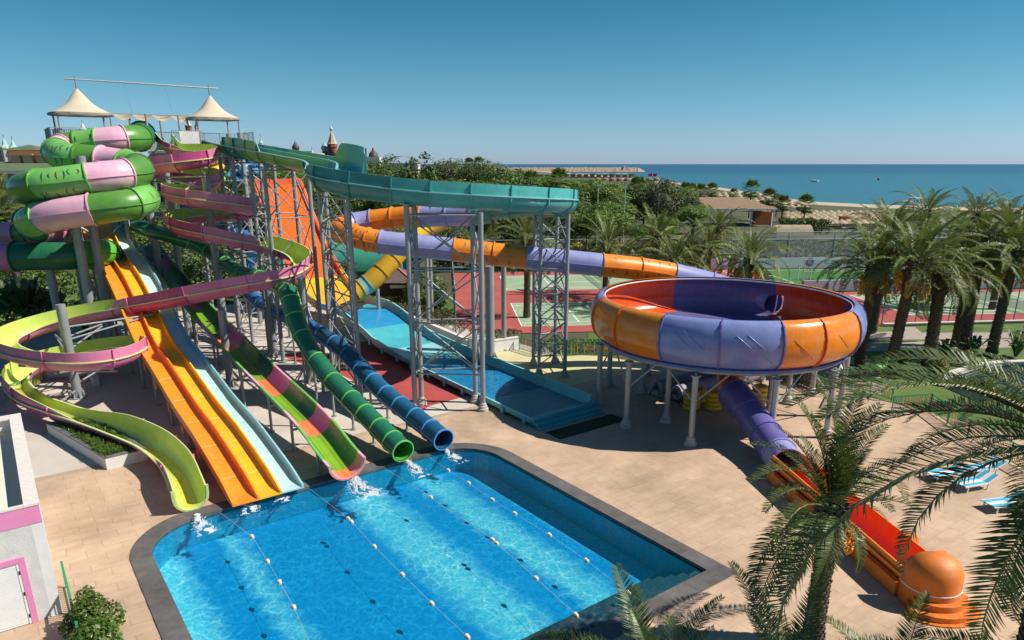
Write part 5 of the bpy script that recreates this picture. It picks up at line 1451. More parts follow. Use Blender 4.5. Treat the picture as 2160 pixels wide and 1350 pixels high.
for i, (a, c, lb) in enumerate(((G(1385, 838), G(1545, 795), 'long rolled lilac grey cover lying behind the bowl columns'), (G(1425, 848), G(1590, 806), 'second rolled lilac grey cover on a black stand, nearer the yellow rings'))):
    t = thing('rolled_cover', lb, 'rolled cover', a); up = Vector((0, 0, .62)); ax = (c - a).normalized()
    b = MB(); b.cyl(a + up, c + up, .45, n=20); b.build('roll', ROLL, parent=t, smooth=40)
    for e in (a - ax * .15, c + ax * .15):
        b = MB(); sd = ax.cross(Vector((0, 0, 1)))
        for sg in (-1, 1): b.cyl(e + sd * sg * .5, e + Vector((0, 0, .95)), .03, n=6)
        b.cyl(e + sd * -.5 + Vector((0, 0, .1)), e + sd * .5 + Vector((0, 0, .1)), .03, n=6)
        b.cyl(e + up, e + up + ax * .2, .12, n=10)
        b.build('stand', BLK, parent=t)
# sun loungers
LBLU = mat('sky_blue_cloth', (0.06, 0.42, 0.62), rough=.7, var=.06, scale=4); LWHT = mat('white_cloth', (0.78, 0.78, 0.77), rough=.7, var=.04)
PLAS = mat('white_plastic', (0.75, 0.75, 0.73), rough=.4, var=.04)
lg = thing('sun_lounger', 'x', 'sun lounger', (0, 0, 0), 'sun loungers with blue and white striped cloth')
for j, (x0, x1) in enumerate(((-.32, -.11), (-.11, .11), (.11, .32))):
    b = MB(); m = LBLU if j != 1 else LWHT
    b.add([(x0, -.95, .33), (x1, -.95, .33), (x1, .35, .33), (x0, .35, .33), (x1, .95, .62), (x0, .95, .62)], [(0, 1, 2, 3), (3, 2, 4, 5)])
    b.add([(x0, -.95, .30), (x1, -.95, .30), (x1, .35, .30), (x0, .35, .30), (x1, .95, .59), (x0, .95, .59)], [(3, 2, 1, 0), (5, 4, 2, 3)])
    b.build('cloth_stripe', m, parent=lg)
b = MB()
for x in (-.345, .345): b.beam((x, -.97, .31), (x, .36, .31), .05, .06); b.beam((x, .36, .31), (x, .97, .61), .05, .05)
b.build('frame', PLAS, parent=lg)
for x in (-.33, .33):
    for y in (-.75, .45):
        b = MB(); b.beam((x, y, .30), (x, y - .05, 0), .05, .05); b.build('leg', PLAS, parent=lg)
bedp = [((20.2, 29.9), 'sun lounger farthest back, half hidden by palm fronds'), ((20.9, 28.9), 'sun lounger second from the back, white middle stripe showing'), ((21.0, 26.9), 'nearer sun lounger of the pair close to the right edge'), ((22.2, 26.3), 'sun lounger at the right edge behind palm fronds'), ((22.3, 30.5), 'sun lounger behind the others near the green railing')]
for i, ((x, y), lb) in enumerate(bedp):
    if i == 0: o = lg; o.location = (x, y, 0); o.rotation_euler.z = radians(-78); o['label'] = lb
    else: copy_tree(lg, (x, y, 0), radians(-78 + 6 * (i % 2)), 1, lb)
# bollards
bl = thing('light_bollard', 'x', 'bollard', (0, 0, 0), 'black and white light bollards beside the lawn')
b = MB(); b.cyl((0, 0, 0), (0, 0, .55), .10, n=12); b.build('post', BLK, parent=bl, smooth=40)
b = MB(); b.cyl((0, 0, .55), (0, 0, .9), .095, n=12); b.build('lamp_glass', PLAS, parent=bl, smooth=40)
b = MB(); b.cyl((0, 0, .9), (0, 0, .97), .11, n=12); b.build('cap', BLK, parent=bl, smooth=40)
for i, (p, lb) in enumerate(((G(1824, 790), 'light bollard on the lawn right of the bowl'), (G(928, 680), 'light bollard on the grass before the round bush'), (G(2156, 712), 'light bollard by the path at the right edge'))):
    if i == 0: bl.location = p; bl['label'] = lb
    else: copy_tree(bl, p, 0, 1, lb)
# green play figure that sprays water
GP = mat('apple_green_paint', (0.16, 0.60, 0.12), rough=.35, var=.06)
p = G(1858, 812); t = thing('water_play_figure', 'bright green bird shaped water play figure on a post', 'play figure', p)
b = MB(); b.cyl(p, p + Vector((0, 0, 1.15)), .07, n=10); b.build('post', GP, parent=t, smooth=40)
b = MB(); b.ball(p + Vector((-.45, 0, 1.2)), .32, 12, 8, (1.9, .8, .7)); b.cyl(p + Vector((.05, 0, 1.25)), p + Vector((.12, 0, 1.75)), .12, .08, n=10); b.ball(p + Vector((.14, 0, 1.8)), .15, 10, 6); b.cyl(p + Vector((.2, 0, 1.8)), p + Vector((.42, 0, 1.75)), .06, .01, n=8)
b.build('bird_body', GP, parent=t, smooth=60)
# tennis fences
NETM = bpy.data.materials.new('wire_netting'); NETM.use_nodes = True
def netmat(m, col, a):
    nt = m.node_tree; n = nt.nodes; l = nt.links; n.clear()
    o = n.new('ShaderNodeOutputMaterial'); mx = n.new('ShaderNodeMixShader'); mx.inputs[0].default_value = a
    t = n.new('ShaderNodeBsdfTransparent'); d = n.new('ShaderNodeBsdfDiffuse'); d.inputs[0].default_value = col
    l.new(t.outputs[0], mx.inputs[1]); l.new(d.outputs[0], mx.inputs[2]); l.new(mx.outputs[0], o.inputs[0])
netmat(NETM, (0.06, 0.08, 0.07, 1), .10)
NETW = bpy.data.materials.new('pale_netting'); NETW.use_nodes = True; netmat(NETW, (0.55, 0.60, 0.57, 1), .42)
NETT = bpy.data.materials.new('tennis_netting'); NETT.use_nodes = True; netmat(NETT, (0.03, 0.05, 0.04, 1), .4)
FPOST = mat('fence_post_grey', (0.16, 0.18, 0.18), rough=.5); FRAIL = mat('fence_rail_pale', (0.42, 0.46, 0.45), rough=.5)
def mesh_fence(label, a, c, h, step, net=NETM, cat='fence', group='tall mesh fences round the courts', name='mesh_fence', rails=(1.0, .5), pm=FPOST, rm=FRAIL):
    a = Vector(a); c = Vector(c); t = thing(name, label, cat, a, group); up = Vector((0, 0, 1)); L_ = (c - a).length; n = max(1, round(L_ / step))
    for k in range(n + 1):
        p = a.lerp(c, k / n); b = MB(); b.cyl(p, p + up * h, .05, n=6); b.build('post', pm, parent=t)
    for q in rails:
        b = MB(); b.cyl(a + up * h * q, c + up * h * q, .035, n=5); b.build('rail', rm, parent=t)
    b = MB(); b.quad(a, c, c + up * h, a + up * h); b.build('netting', net, parent=t)
    return t
mesh_fence('tall mesh fence between the right hand court and the lawn', AB(32.6, -2.7), AB(78, -2.2), 3.95, 3.2)
mesh_fence('mesh fence along the far side of the back court before the hedge', AB(-6, 33.4), AB(33.5, 33.4), 4.2, 4.4)
mesh_fence('mesh fence at the left end of the courts behind the lattice tower', AB(-6, -2.6), AB(-6, 33.2), 4.0, 4.4)
low_wall('low concrete kerb under the mesh fence at the lawn', [AB(32.6, -2.95), AB(78, -2.45)], .12, .25, CONC, 'kerb')
def tennis_net(label, a, b0):
    p, q = AB(a, b0 - .5), AB(a, b0 + 11.5); t = thing('tennis_net', label, 'tennis net', p, 'tennis nets')
    for x in (p, q):
        b = MB(); b.cyl(x, x + Vector((0, 0, 1.08)), .05, n=8); b.build('net_post', FPOST, parent=t)
    b = MB(); up = Vector((0, 0, 1)); b.quad(p + up * .08, q + up * .08, q + up * 1.0, p + up * 1.0); b.build('net', NETT, parent=t)
    b = MB(); b.beam(p + up * 1.02, q + up * 1.02, .03, .07); b.build('net_tape', LWHT, parent=t)
tennis_net('tennis net of the right hand court, seen between the palms', 38.2 + 11.885, 1.3)
tennis_net('tennis net of the near court left of the bowl', 11.885, 0); tennis_net('tennis net of the back court behind the raft tube', 12.2, 18.9)
# pitch surround
GW = mat('bluish_grey_wall', (0.36, 0.40, 0.43), rough=.85, var=.08, scale=1.2)
gw = thing('pitch_wall', 'long low bluish grey wall between the court and the football pitch', 'wall', AB(34, 15))
for k in range(12):
    a = 34 + k * 6.2
    b = MB(); b.beam(AB(a, 14.9, .62), AB(a + 6.17, 14.9, .62), .35, 1.24); b.build('wall_section', GW, parent=gw)
    if k % 1 == 0: b = MB(); b.box(AB(a + 3, 14.62, .5), (.2, .1, .5), CA); b.build('buttress', GW, parent=gw)
mesh_fence('mesh fence standing on the pitch wall', AB(34, 15.1), AB(108, 15.1), 3.6, 6.2, group='mesh fences round the football pitch', rails=(1.0, .62), pm=FRAIL)
BAN = mat('banner_white', (0.56, 0.60, 0.66), rough=.7, var=.05); EMB = mat('emblem_purple_grey', (0.20, 0.19, 0.30), rough=.7); LETT = mat('letter_grey_blue', (0.34, 0.38, 0.50), rough=.7)
bn = thing('pitch_banner', 'long pale banner printed with hotel lettering and round emblems behind the pitch', 'banner', AB(30, 33))
b = MB(); b.beam(AB(29, 33.0, .75), AB(110, 33.0, .75), .08, 1.4); b.build('banner_sheet', BAN, parent=bn)
def text_mesh(txt, size, m, parent, origin, right, up, name='lettering'):
    cu = bpy.data.curves.new('lettering_curve', 'FONT'); cu.body = txt; cu.size = size; cu.extrude = .004
    to = bpy.data.objects.new('lettering_tmp', cu); COL.objects.link(to)
    dg = bpy.context.evaluated_depsgraph_get(); me = bpy.data.meshes.new_from_object(to.evaluated_get(dg))
    bpy.data.objects.remove(to); nrm = right.cross(up); off = WL[parent.name]
    for v in me.vertices: v.co = origin + right * v.co.x + up * v.co.y + nrm * v.co.z - off
    me.materials.clear(); me.materials.append(m)
    o = nobj(name, me); o.parent = parent; WL[o.name] = off; return o
for k in range(6):
    a = 33 + k * 11.2
    c = AB(a, 32.95, .78); N = 22
    b = MB(); b.add([c + cA * (.62 * cos(2 * pi * i / N)) + Vector((0, 0, .62 * sin(2 * pi * i / N))) for i in range(N)], [tuple(range(N))])
    b.build('emblem', EMB, parent=bn)
    text_mesh('IC', .62, BAN, bn, AB(a - .33, 32.93, .56), cA, Vector((0, 0, 1)))
    text_mesh('IC HOTELS', .85, LETT, bn, AB(a + 2.2, 32.94, .62), cA, Vector((0, 0, 1)))
    text_mesh('GREEN PALACE', .42, LETT, bn, AB(a + 2.4, 32.94, .18), cA, Vector((0, 0, 1))) if False else None
mesh_fence('tall pale net fence behind the pitch banner', AB(29, 37), AB(112, 37), 4.6, 7.0, net=NETW, group='mesh fences round the football pitch', rails=(1.0, .78, .12), pm=FRAIL)
p = AB(37, 17.4); t = thing('football_goal', 'small white football goal at the near corner of the pitch', 'goal', p)
for x in (0, 3):
    b = MB(); b.cyl(AB(37, 19 + x, 0), AB(37, 19 + x, 2), .06, n=8); b.build('goal_post', PLAS, parent=t)
    b = MB(); b.cyl(AB(37, 19 + x, 2), AB(35.8, 19 + x, 0), .04, n=6); b.build('goal_stay', PLAS, parent=t)
b = MB(); b.cyl(AB(37, 19, 2), AB(37, 22, 2), .06, n=8); b.build('crossbar', PLAS, parent=t)
# kiosk hut with closed parasol, extinguisher
hp_ = G(822, 648); t = thing('garden_hut', 'small brown hut with a pinkish hipped roof behind the turquoise channel', 'hut', hp_)
HB = mat('dark_brown_timber', (0.055, 0.03, 0.025), rough=.8, var=.2, scale=4); HR = mat('brown_roof', (0.13, 0.085, 0.08), rough=.85, var=.15, scale=3); HRP = mat('ridge_tile_pink', (0.42, 0.15, 0.13), rough=.8)
b = MB(); b.box(hp_ + Vector((.6, 1.6, 1.25)), (1.7, 1.5, 1.25)); b.build('wall', HB, parent=t)
c = hp_ + Vector((.6, 1.6, 0)); q = [c + Vector((x * 2.1, y * 1.9, 2.52)) for x, y in ((-1, -1), (1, -1), (1, 1), (-1, 1))]; ap = c + Vector((0, 0, 3.9))
b = MB(); b.add(q + [ap], [(0, 1, 4), (1, 2, 4), (2, 3, 4), (3, 0, 4), (3, 2, 1, 0)]); b.build('roof', HR, parent=t)
for x in q:
    b = MB(); b.beam(x + Vector((0, 0, .04)), ap + Vector((0, 0, .04)), .16, .1); b.build('ridge_tiles', HRP, parent=t)
b = MB(); b.box(hp_ + Vector((.9, .08, 2.1)), (.75, .03, .16)); b.build('sign_board', PLAS, parent=t)
p = G(829, 640); t = thing('closed_parasol', 'closed cream parasol standing before the brown hut', 'parasol', p)
b = MB(); b.cyl(p, p + Vector((0, 0, 3.1)), .04, n=8); b.build('pole', PLAS, parent=t)
b = MB(); b.lathe([(.30, .95), (.34, 1.2), (.26, 1.9), (.16, 2.6), (.08, 3.05), (.02, 3.2)], p, 9); b.build('canopy', CREAM, parent=t, smooth=20)
p = G(820, 636); b = MB(); b.cyl(p, p + Vector((0, 0, .8)), .16, n=10); b.cyl(p + Vector((0, 0, .8)), p + Vector((0, 0, 1.05)), .1, .05, n=10)
tag(b.build('fire_extinguisher', mat('signal_red', (0.5, 0.02, 0.02), rough=.4)), 'red fire extinguisher beside the closed cream parasol', 'extinguisher')
# green shade building behind the raft tube
GC = mat('green_shade_cloth', (0.03, 0.26, 0.18), rough=.75, var=.12, scale=1.5)
gb = thing('shade_building', 'long green cloth covered shelter behind the yellow tube slide', 'shelter', D(740, 600, 80))
b = MB(); rg = []
for X in (-26.5, -24, -21, -18, -15, -12.4):
    rg.append([Vector((X, 80 + y, z)) for y, z in ((0, .0), (0, 2.4), (.2, 3.4), (.9, 4.5), (2.4, 5.2), (4, 5.4), (6, 5.2), (7.5, 4.5), (8, 0))])
loft(b, rg, [0] * 9); b.build('cover', GC, parent=gb, smooth=50)
b = MB(); b.box((-19.5, 79.96, 1.15), (6.8, .05, 1.15)); b.build('opening_shade_panel', mat('painted_opening_shade', (0.01, 0.05, 0.035), rough=.9), parent=gb)  # solid dark panel, shade under the cover put into its colour
for X in (-26.4, -23.6, -20.8, -18, -15.2, -12.5):
    b = MB(); b.cyl((X, 79.9, 0), (X, 79.9, 3.2), .07, n=6); b.build('frame_post', FRAIL, parent=gb)
# pond with pale kerb
pk = [G(x, y) for x, y in ((1985, 812), (2010, 792), (2060, 776), (2110, 770), (2170, 768), (2230, 775))]
sheet('pond', pk + [G(2230, 830), G(2060, 845)], -.05, MATS['channel_water'] if False else mat('pond_water', (0.02, 0.035, 0.03), rough=.08, var=.2, scale=1))
low_wall('pale curving kerb round the pond at the right edge', pk, .22, .4, PARA, 'pond_kerb')
# ---------------------------------------------------------------- vegetation
def leafmat(name, c1, c2, transl=.3, rough=.55, ov=.22):
    m = mat(name, c1, col2=c2, rough=rough, scale=1.3, transl=transl, rvar=0)
    nt = m.node_tree; n = nt.nodes; l = nt.links; bs = n['Principled BSDF']
    src = bs.inputs['Base Color'].links[0].from_socket
    oi = n.new('ShaderNodeObjectInfo'); r = n.new('ShaderNodeMapRange'); r.inputs[3].default_value = 1 - ov; r.inputs[4].default_value = 1 + ov
    l.new(oi.outputs['Random'], r.inputs[0])
    r2 = n.new('ShaderNodeMapRange'); r2.inputs[3].default_value = .485; r2.inputs[4].default_value = .515; l.new(oi.outputs['Random'], r2.inputs[0])
    hs = n.new('ShaderNodeHueSaturation'); l.new(src, hs.inputs['Color']); l.new(r.outputs[0], hs.inputs['Value']); l.new(r2.outputs[0], hs.inputs['Hue'])
    for lk in list(l):
        if lk.from_socket == src and lk.to_node != hs: l.new(hs.outputs[0], lk.to_socket)
    return m
FRD = leafmat('palm_frond_green', (0.080, 0.125, 0.018), (0.175, 0.215, 0.045), .25)
FRDN = leafmat('palm_frond_deep_green', (0.050, 0.092, 0.018), (0.115, 0.165, 0.036), .22, .42, .12)
FRS = mat('frond_stem', (0.20, 0.19, 0.06), col2=(0.28, 0.24, 0.09), rough=.6, scale=3)
DRY = leafmat('dry_frond', (0.22, 0.16, 0.09), (0.30, 0.23, 0.13), .2)
DATE = mat('orange_dates', (0.78, 0.30, 0.02), col2=(0.88, 0.45, 0.04), rough=.45, scale=8)
PBARK = mat('palm_bark', (0.075, 0.058, 0.045), col2=(0.17, 0.135, 0.10), rough=.95, scale=7, bump=.5, bscale=25)
def frond_mesh(L_, bend, pairs, ll, lw, seed, vee=.35, m=(FRD, FRS), twist=0.0, fwd=.75, curl=.25):
    rs = random.Random(seed); b = MB(); n = 14; pts = []; x = z = 0; a = 0
    for k in range(n + 1):
        pts.append((Vector((x, 0, z)), a)); a = -bend * ((k + 1) / n) ** 1.5
        x += L_ / n * cos(a); z += L_ / n * sin(a)
    def at_(q):
        f = q * n; i = min(n - 1, int(f)); k = f - i
        p = pts[i][0].lerp(pts[i + 1][0], k); aa = pts[i][1] + (pts[i + 1][1] - pts[i][1]) * k
        return p, Vector((cos(aa), 0, sin(aa))), Vector((-sin(aa), 0, cos(aa)))
    rg = []
    for k in range(9):
        p, T, U_ = at_(k / 8); r = .035 * (1 - k / 8 * .85) * L_ / 4
        rg.append([p + Vector((0, r * y, 0)) + U_ * (r * z_) for y, z_ in ((-1, -.5), (1, -.5), (0, .8))])
    loft(b, rg, [1] * 3)
    for k in range(pairs):
        q = .10 + .90 * (k + .5) / pairs
        prof_ = min(1, (q - .06) / .22) * (1 - .72 * max(0, (q - .55) / .45) ** 1.4)
        for sg in (-1, 1):
            p, T, U_ = at_(min(1, q + rs.uniform(-.004, .004)))
            l_ = ll * prof_ * rs.uniform(.82, 1.1)
            v = vee * rs.uniform(.5, 1.5); fw = fwd * rs.uniform(.8, 1.2) + .5 * max(0, q - .7)
            d_ = (T * fw + Vector((0, sg, 0)) + U_ * v).normalized()
            w_ = T.cross(d_).cross(d_).normalized() if False else (T - d_ * T.dot(d_)).normalized()
            w_ = w_ * lw * .5
            m_ = p + d_ * l_ * .55; e = p + d_ * l_ - U_ * (l_ * curl * rs.uniform(.3, 1.3)) - Vector((0, 0, l_ * .4 * curl))
            b.add([p - w_ * .5, p + w_ * .5, m_ + w_, m_ - w_, e], [(0, 1, 2, 3), (3, 2, 4)], 0)
    return b.mesh('frond', list(m))
def palm_trunk(h, r, seed, boss=1.0):
    rs = random.Random(seed); b = MB()
    prof_ = [(r * 1.25, 0), (r * 1.05, .4), (r * .95, h * .4), (r * .95, h - boss - .3), (r * 1.15, h - boss), (r * 1.35, h - boss * .45), (r * 1.0, h), (r * .3, h + .15)]
    b.lathe(prof_, (0, 0, 0), 12)
    def rad(z):
        for (r0, z0), (r1, z1) in zip(prof_, prof_[1:]):
            if z0 <= z <= z1: return r0 + (r1 - r0) * (z - z0) / (z1 - z0)
        return r
    z = .1; row = 0
    while z < h - .05:
        top = z > h - boss - .2
        nn = 11; step = .15 if not top else .13
        for i in range(nn):
            a = 2 * pi * (i + .5 * (row % 2)) / nn + rs.uniform(-.08, .08); R = rad(z)
            o = Vector((cos(a), sin(a), 0)); t_ = Vector((-sin(a), cos(a), 0)); w = R * 2 * pi / nn * .52
            out_ = (.05 if not top else .16) * rs.uniform(.6, 1.5) * (r / .28); hh = (.14 if not top else .30) * rs.uniform(.8, 1.3)
            p = o * (R * .98) + Vector((0, 0, z)); e = o * (R + out_) + Vector((0, 0, z + hh))
            b.add([p - t_ * w, p + t_ * w, e + t_ * w * .55, e - t_ * w * .55, o * (R * .95) + Vector((0, 0, z + hh))], [(0, 1, 2, 3), (3, 2, 4), (0, 3, 4), (1, 4, 2)])
        z += step; row += 1
    return b.mesh('trunk', PBARK)
def date_mesh(seed):
    rs = random.Random(seed); b = MB()
    b.cyl((0, 0, 0), (.35, 0, -.05), .02, n=5, mi=1); b.cyl((.35, 0, -.05), (.5, 0, -.4), .02, n=5, mi=1)
    for k in range(90):
        q = rs.random(); rr = .22 * sin(pi * (.15 + .8 * q)) * rs.random() ** .5; a = rs.uniform(0, 6.3)
        b.ball((.5 + rr * cos(a), rr * sin(a), -.35 - .85 * q), rs.uniform(.03, .055), 5, 3, (1, 1, 1.3))
    return b.mesh('date_bunch', [DATE, FRS])
MIDF = [frond_mesh(4.6, .75, 44, .62, .075, 1), frond_mesh(4.9, 1.25, 44, .65, .075, 2), frond_mesh(4.7, 1.8, 44, .62, .075, 3), frond_mesh(4.2, 2.2, 40, .55, .07, 4)]
NEARF = [frond_mesh(3.1, .7, 74, .50, .032, 11, m=(FRDN, FRS), fwd=.6, curl=.1), frond_mesh(3.3, 1.15, 76, .52, .032, 12, m=(FRDN, FRS), fwd=.6, curl=.1), frond_mesh(3.2, 1.6, 74, .50, .032, 13, m=(FRDN, FRS), fwd=.6, curl=.1)]
BIGF = [frond_mesh(4.3, .8, 92, .62, .036, 21, m=(FRDN, FRS), fwd=.65, curl=.1), frond_mesh(4.5, 1.2, 96, .64, .036, 22, m=(FRDN, FRS), fwd=.65, curl=.1), frond_mesh(4.4, 1.6, 92, .62, .036, 23, m=(FRDN, FRS), fwd=.65, curl=.1), frond_mesh(5.8, 1.9, 120, .60, .024, 24, m=(FRDN, FRS), fwd=.6, curl=.1)]
DRYF = frond_mesh(3.0, 2.0, 26, .45, .06, 31, m=(DRY, DRY))
DATES = [date_mesh(1), date_mesh(2)]
TRUNKS = {}
def palm(label, base, h, fr, n=40, r=.28, dates=0, lean=0, seed=0, group='date palms', scale=1.0, trunk=True, e0=84, e1=-38, boss=1.0, sets=None, lenvar=.12, dry=3, azs=None):
    rs = random.Random(seed + 100)
    t = thing('date_palm', label, 'palm tree', base, group)
    if 'close to the camera' not in group: t.rotation_euler = (rs.uniform(-.045, .045), rs.uniform(-.05, .05), 0)
    if trunk:
        key = (round(h, 1), r)
        if key not in TRUNKS: TRUNKS[key] = palm_trunk(h, r, seed, boss)
        o = nobj('trunk', TRUNKS[key]); o.parent = t; o.rotation_euler = (0, 0, rs.uniform(0, 6))
    for k in range(n):
        q = (k + .5) / n
        el = radians(e0 + (e1 - e0) * q ** 0.9) + rs.uniform(-.1, .1)
        az = k * 2.39996 + rs.uniform(-.2, .2) if azs is None else rs.uniform(*azs)
        i = min(len(fr) - 1, int(q * len(fr) * .999)) if rs.random() < .8 else rs.randrange(len(fr))
        o = nobj('frond', fr[i]); o.parent = t
        M = Matrix.Rotation(az, 3, 'Z') @ Matrix.Rotation(-el, 3, 'Y') @ Matrix.Rotation(rs.uniform(-.5, .5), 3, 'X')
        o.rotation_euler = M.to_euler(); s_ = scale * rs.uniform(1 - lenvar, 1 + lenvar) * (.72 if q < .1 else 1); o.scale = (s_, s_, s_)
        o.location = (.14 * cos(az) * r / .28, .14 * sin(az) * r / .28, h + .1 - .5 * q)
    for k in range(dry):
        az = rs.uniform(0, 6.28); o = nobj('dry_frond', DRYF); o.parent = t; el = radians(rs.uniform(-75, -50))
        o.rotation_euler = (Matrix.Rotation(az, 3, 'Z') @ Matrix.Rotation(-el, 3, 'Y')).to_euler(); s_ = scale * rs.uniform(.5, .8); o.scale = (s_,) * 3
        o.location = (.2 * cos(az), .2 * sin(az), h - .5)
    for k in range(dates):
        az = 2 * pi * k / max(1, dates) + rs.uniform(-.4, .4); o = nobj('date_bunch', DATES[k % 2]); o.parent = t; o.rotation_euler = (0, 0, az)
        o.location = (.2 * cos(az), .2 * sin(az), h - .25 - .35 * rs.random()); s_ = rs.uniform(1.15, 1.7) * max(.7, scale); o.scale = (s_,) * 3
    return t
# middle distance palms: (base px, base py, crown px y, dates, label)
mids = [(1955, 782, 575, 0, 'date palm with a thick bare pineapple shaped crown base on the lawn'),
        (2033, 742, 535, 5, 'fruiting date palm, nearer of the twin trunks right of the pineapple crowned palm'),
        (2016, 728, 530, 4, 'fruiting date palm, farther of the twin trunks right of the pineapple crowned palm'),
        (2090, 748, 528, 5, 'leaning trunk date palm with orange fruit nearest the right edge of the lawn'),
        (1874, 790, 550, 6, 'date palm with many low hanging orange fruit bunches, right of the bowl'),
        (1814, 768, 560, 6, 'date palm partly hidden by the right rim of the bowl'),
        (1838, 700, 500, 5, 'date palm behind the bowl rim standing at the end of the court fence')]
for i, (bx, by, cy, dn, lb) in enumerate(mids):
    p = G(bx, by); 
    h = (D(bx + 25, cy, p.y)).z
    palm(lb, p, h, MIDF, n=40, r=.33 if i else .37, dates=dn, seed=i, boss=1.5 if i == 0 else .9, group='date palms on the lawn beside the courts', scale=.95, e1=-2 if dn else -10)
back = [(1585, 545, 62, 5, 'date palm with orange fruit showing just above the bowl rim'), (1385, 500, 72, 0, 'tall date palm behind the raft tube, left of the bowl'), (1280, 515, 78, 0, 'date palm left of the tall one, near the yellow bushes'),
        (1500, 520, 82, 0, 'date palm between the bowl rim and the pale net fence'), (1515, 478, 100, 0, 'farther date palm rising before the thatched pavilion'), (1425, 548, 68, 0, 'short date palm close behind the raft tube'),
        (1112, 505, 66, 0, 'date palm behind the right lattice tower before the courts'),
        (2130, 470, 70, 4, 'date palm crown at the right edge over the court'), (2060, 450, 92, 0, 'date palm beyond the court behind the lawn palms'), (1950, 445, 86, 0, 'date palm beyond the court rising above the lawn palms')]
for i, (cx, cy, Y, dn, lb) in enumerate(back):
    p = D(cx, cy, Y); palm(lb, (p.x, p.y, 0), p.z, MIDF, n=36, r=.28, dates=dn, seed=20 + i, group='date palms round the courts', scale=.95, e1=-25)
left = [(12, 450, 66, 'date palm with olive fronds at the far left below the peach hotel'), (475, 425, 92, 'date palm seen between the spiral flume and the teal tower'), (-60, 480, 62, 'date palm at the left edge beside the coils')]
for i, (cx, cy, Y, lb) in enumerate(left):
    p = D(cx, cy, Y); palm(lb, (p.x, p.y, 0), p.z, MIDF, n=40, r=.28, seed=40 + i, group='date palms behind the slides', scale=1.1)
# near palms
def frond_chord(me):
    xs = max(me.vertices, key=lambda v: v.co.x if True else 0).co
    return hypot(xs.x, xs.z), atan2(xs.z, xs.x)
def fronds_to(t, c, tips, meshes, seed):
    rs = random.Random(seed)
    for k, (px, py, Y, i) in enumerate(tips):
        me = meshes[i]; L_, ang = frond_chord(me); v = D(px, py, Y) - c; s_ = v.length / L_
        az = atan2(v.y, v.x); el = math.asin(v.z / v.length) - ang
        o = nobj('frond', me); o.parent = t; o.scale = (s_,) * 3; o.location = c - WL[t.name] + Vector((cos(az), sin(az), 0)) * .1
        o.rotation_euler = (Matrix.Rotation(az, 3, 'Z') @ Matrix.Rotation(-el, 3, 'Y') @ Matrix.Rotation(rs.uniform(-.35, .35), 3, 'X')).to_euler()
p = G(1713, 1352); hh = D(1716, 1072, p.y).z
pn = palm('date palm in front of the orange chute with one orange fruit bunch', p, hh, NEARF, n=6, r=.26, dates=1, seed=63, group='date palms close to the camera', scale=.8, boss=.8, e0=86, e1=55, dry=0)
yy = p.y
fronds_to(pn, Vector((p.x, yy, hh)), [(1588, 930, yy + .2, 1), (1600, 985, yy - .6, 2), (1615, 1045, yy - .9, 2), (1640, 890, yy + .8, 0), (1668, 815, yy + .9, 0), (1735, 800, yy + .4, 0), (1790, 815, yy + 1.2, 0), (1850, 850, yy + .6, 1), (1890, 905, yy + .2, 1), (1700, 860, yy - .3, 0), (1760, 880, yy - .5, 0), (1920, 960, yy - .3, 1), (1900, 1030, yy + 1.4, 2), (1860, 1085, yy - .5, 2), (1595, 1280, yy - 1.5, 2), (1650, 1240, yy - 1.9, 2), (1760, 1235, yy - 2.0, 2), (1820, 1190, yy - 1.3, 2), (1690, 1225, yy - 1.6, 2), (1610, 1130, yy - 1.6, 2), (1830, 1000, yy + 1.8, 2), (1650, 960, yy + 1.6, 1), (1575, 1210, yy - .8, 2)], NEARF, 5)
c = D(2300, 945, 10.6)
pn = palm('tall date palm whose long fronds sweep in from the right edge', (c.x, c.y, 0), c.z, BIGF, n=10, r=.3, dates=0, seed=71, group='date palms close to the camera', boss=.9, e0=80, e1=-20, dry=0, azs=(-1.4, 1.3))
fronds_to(pn, c, [(1700, 868, 10.6, 1), (1660, 845, 12.2, 1), (1760, 790, 12.0, 0), (1850, 775, 11.2, 1), (1955, 765, 12.4, 0), (2060, 735, 11.6, 0), (2140, 700, 12.5, 0), (1760, 930, 11.8, 1), (1880, 1010, 11.8, 1), (1935, 960, 13.0, 1), (2010, 1010, 12.4, 1), (1585, 1285, 10.6, 3), (1890, 1150, 10.8, 2), (2085, 1340, 9.6, 2), (2130, 1290, 10.2, 2), (2050, 890, 13.4, 1), (2120, 1120, 12.4, 2), (1980, 880, 12.6, 0), (2150, 1360, 9.0, 2), (1900, 900, 13.2, 1)], BIGF, 6)
for i, (cx, cy, Y, sc, n_, lb) in enumerate(((1400, 1475, 11.5, .85, 20, 'young date palm whose frond tips rise at the bottom edge near the pool corner'), (1660, 1480, 10.8, .8, 22, 'young date palm at the bottom edge below the fruiting palm'), (1890, 1490, 10.8, .7, 18, 'young date palm at the bottom edge before the orange hood'), (2300, 1500, 10.0, .9, 24, 'date palm at the bottom right corner with drooping fronds'))):
    p = D(cx, cy, Y); palm(lb, (p.x, p.y, 0), p.z, NEARF, n=n_, r=.2, seed=80 + i, group='date palms close to the camera', scale=sc, e0=82, e1=5 if i < 3 else -30, dry=0, boss=.6)
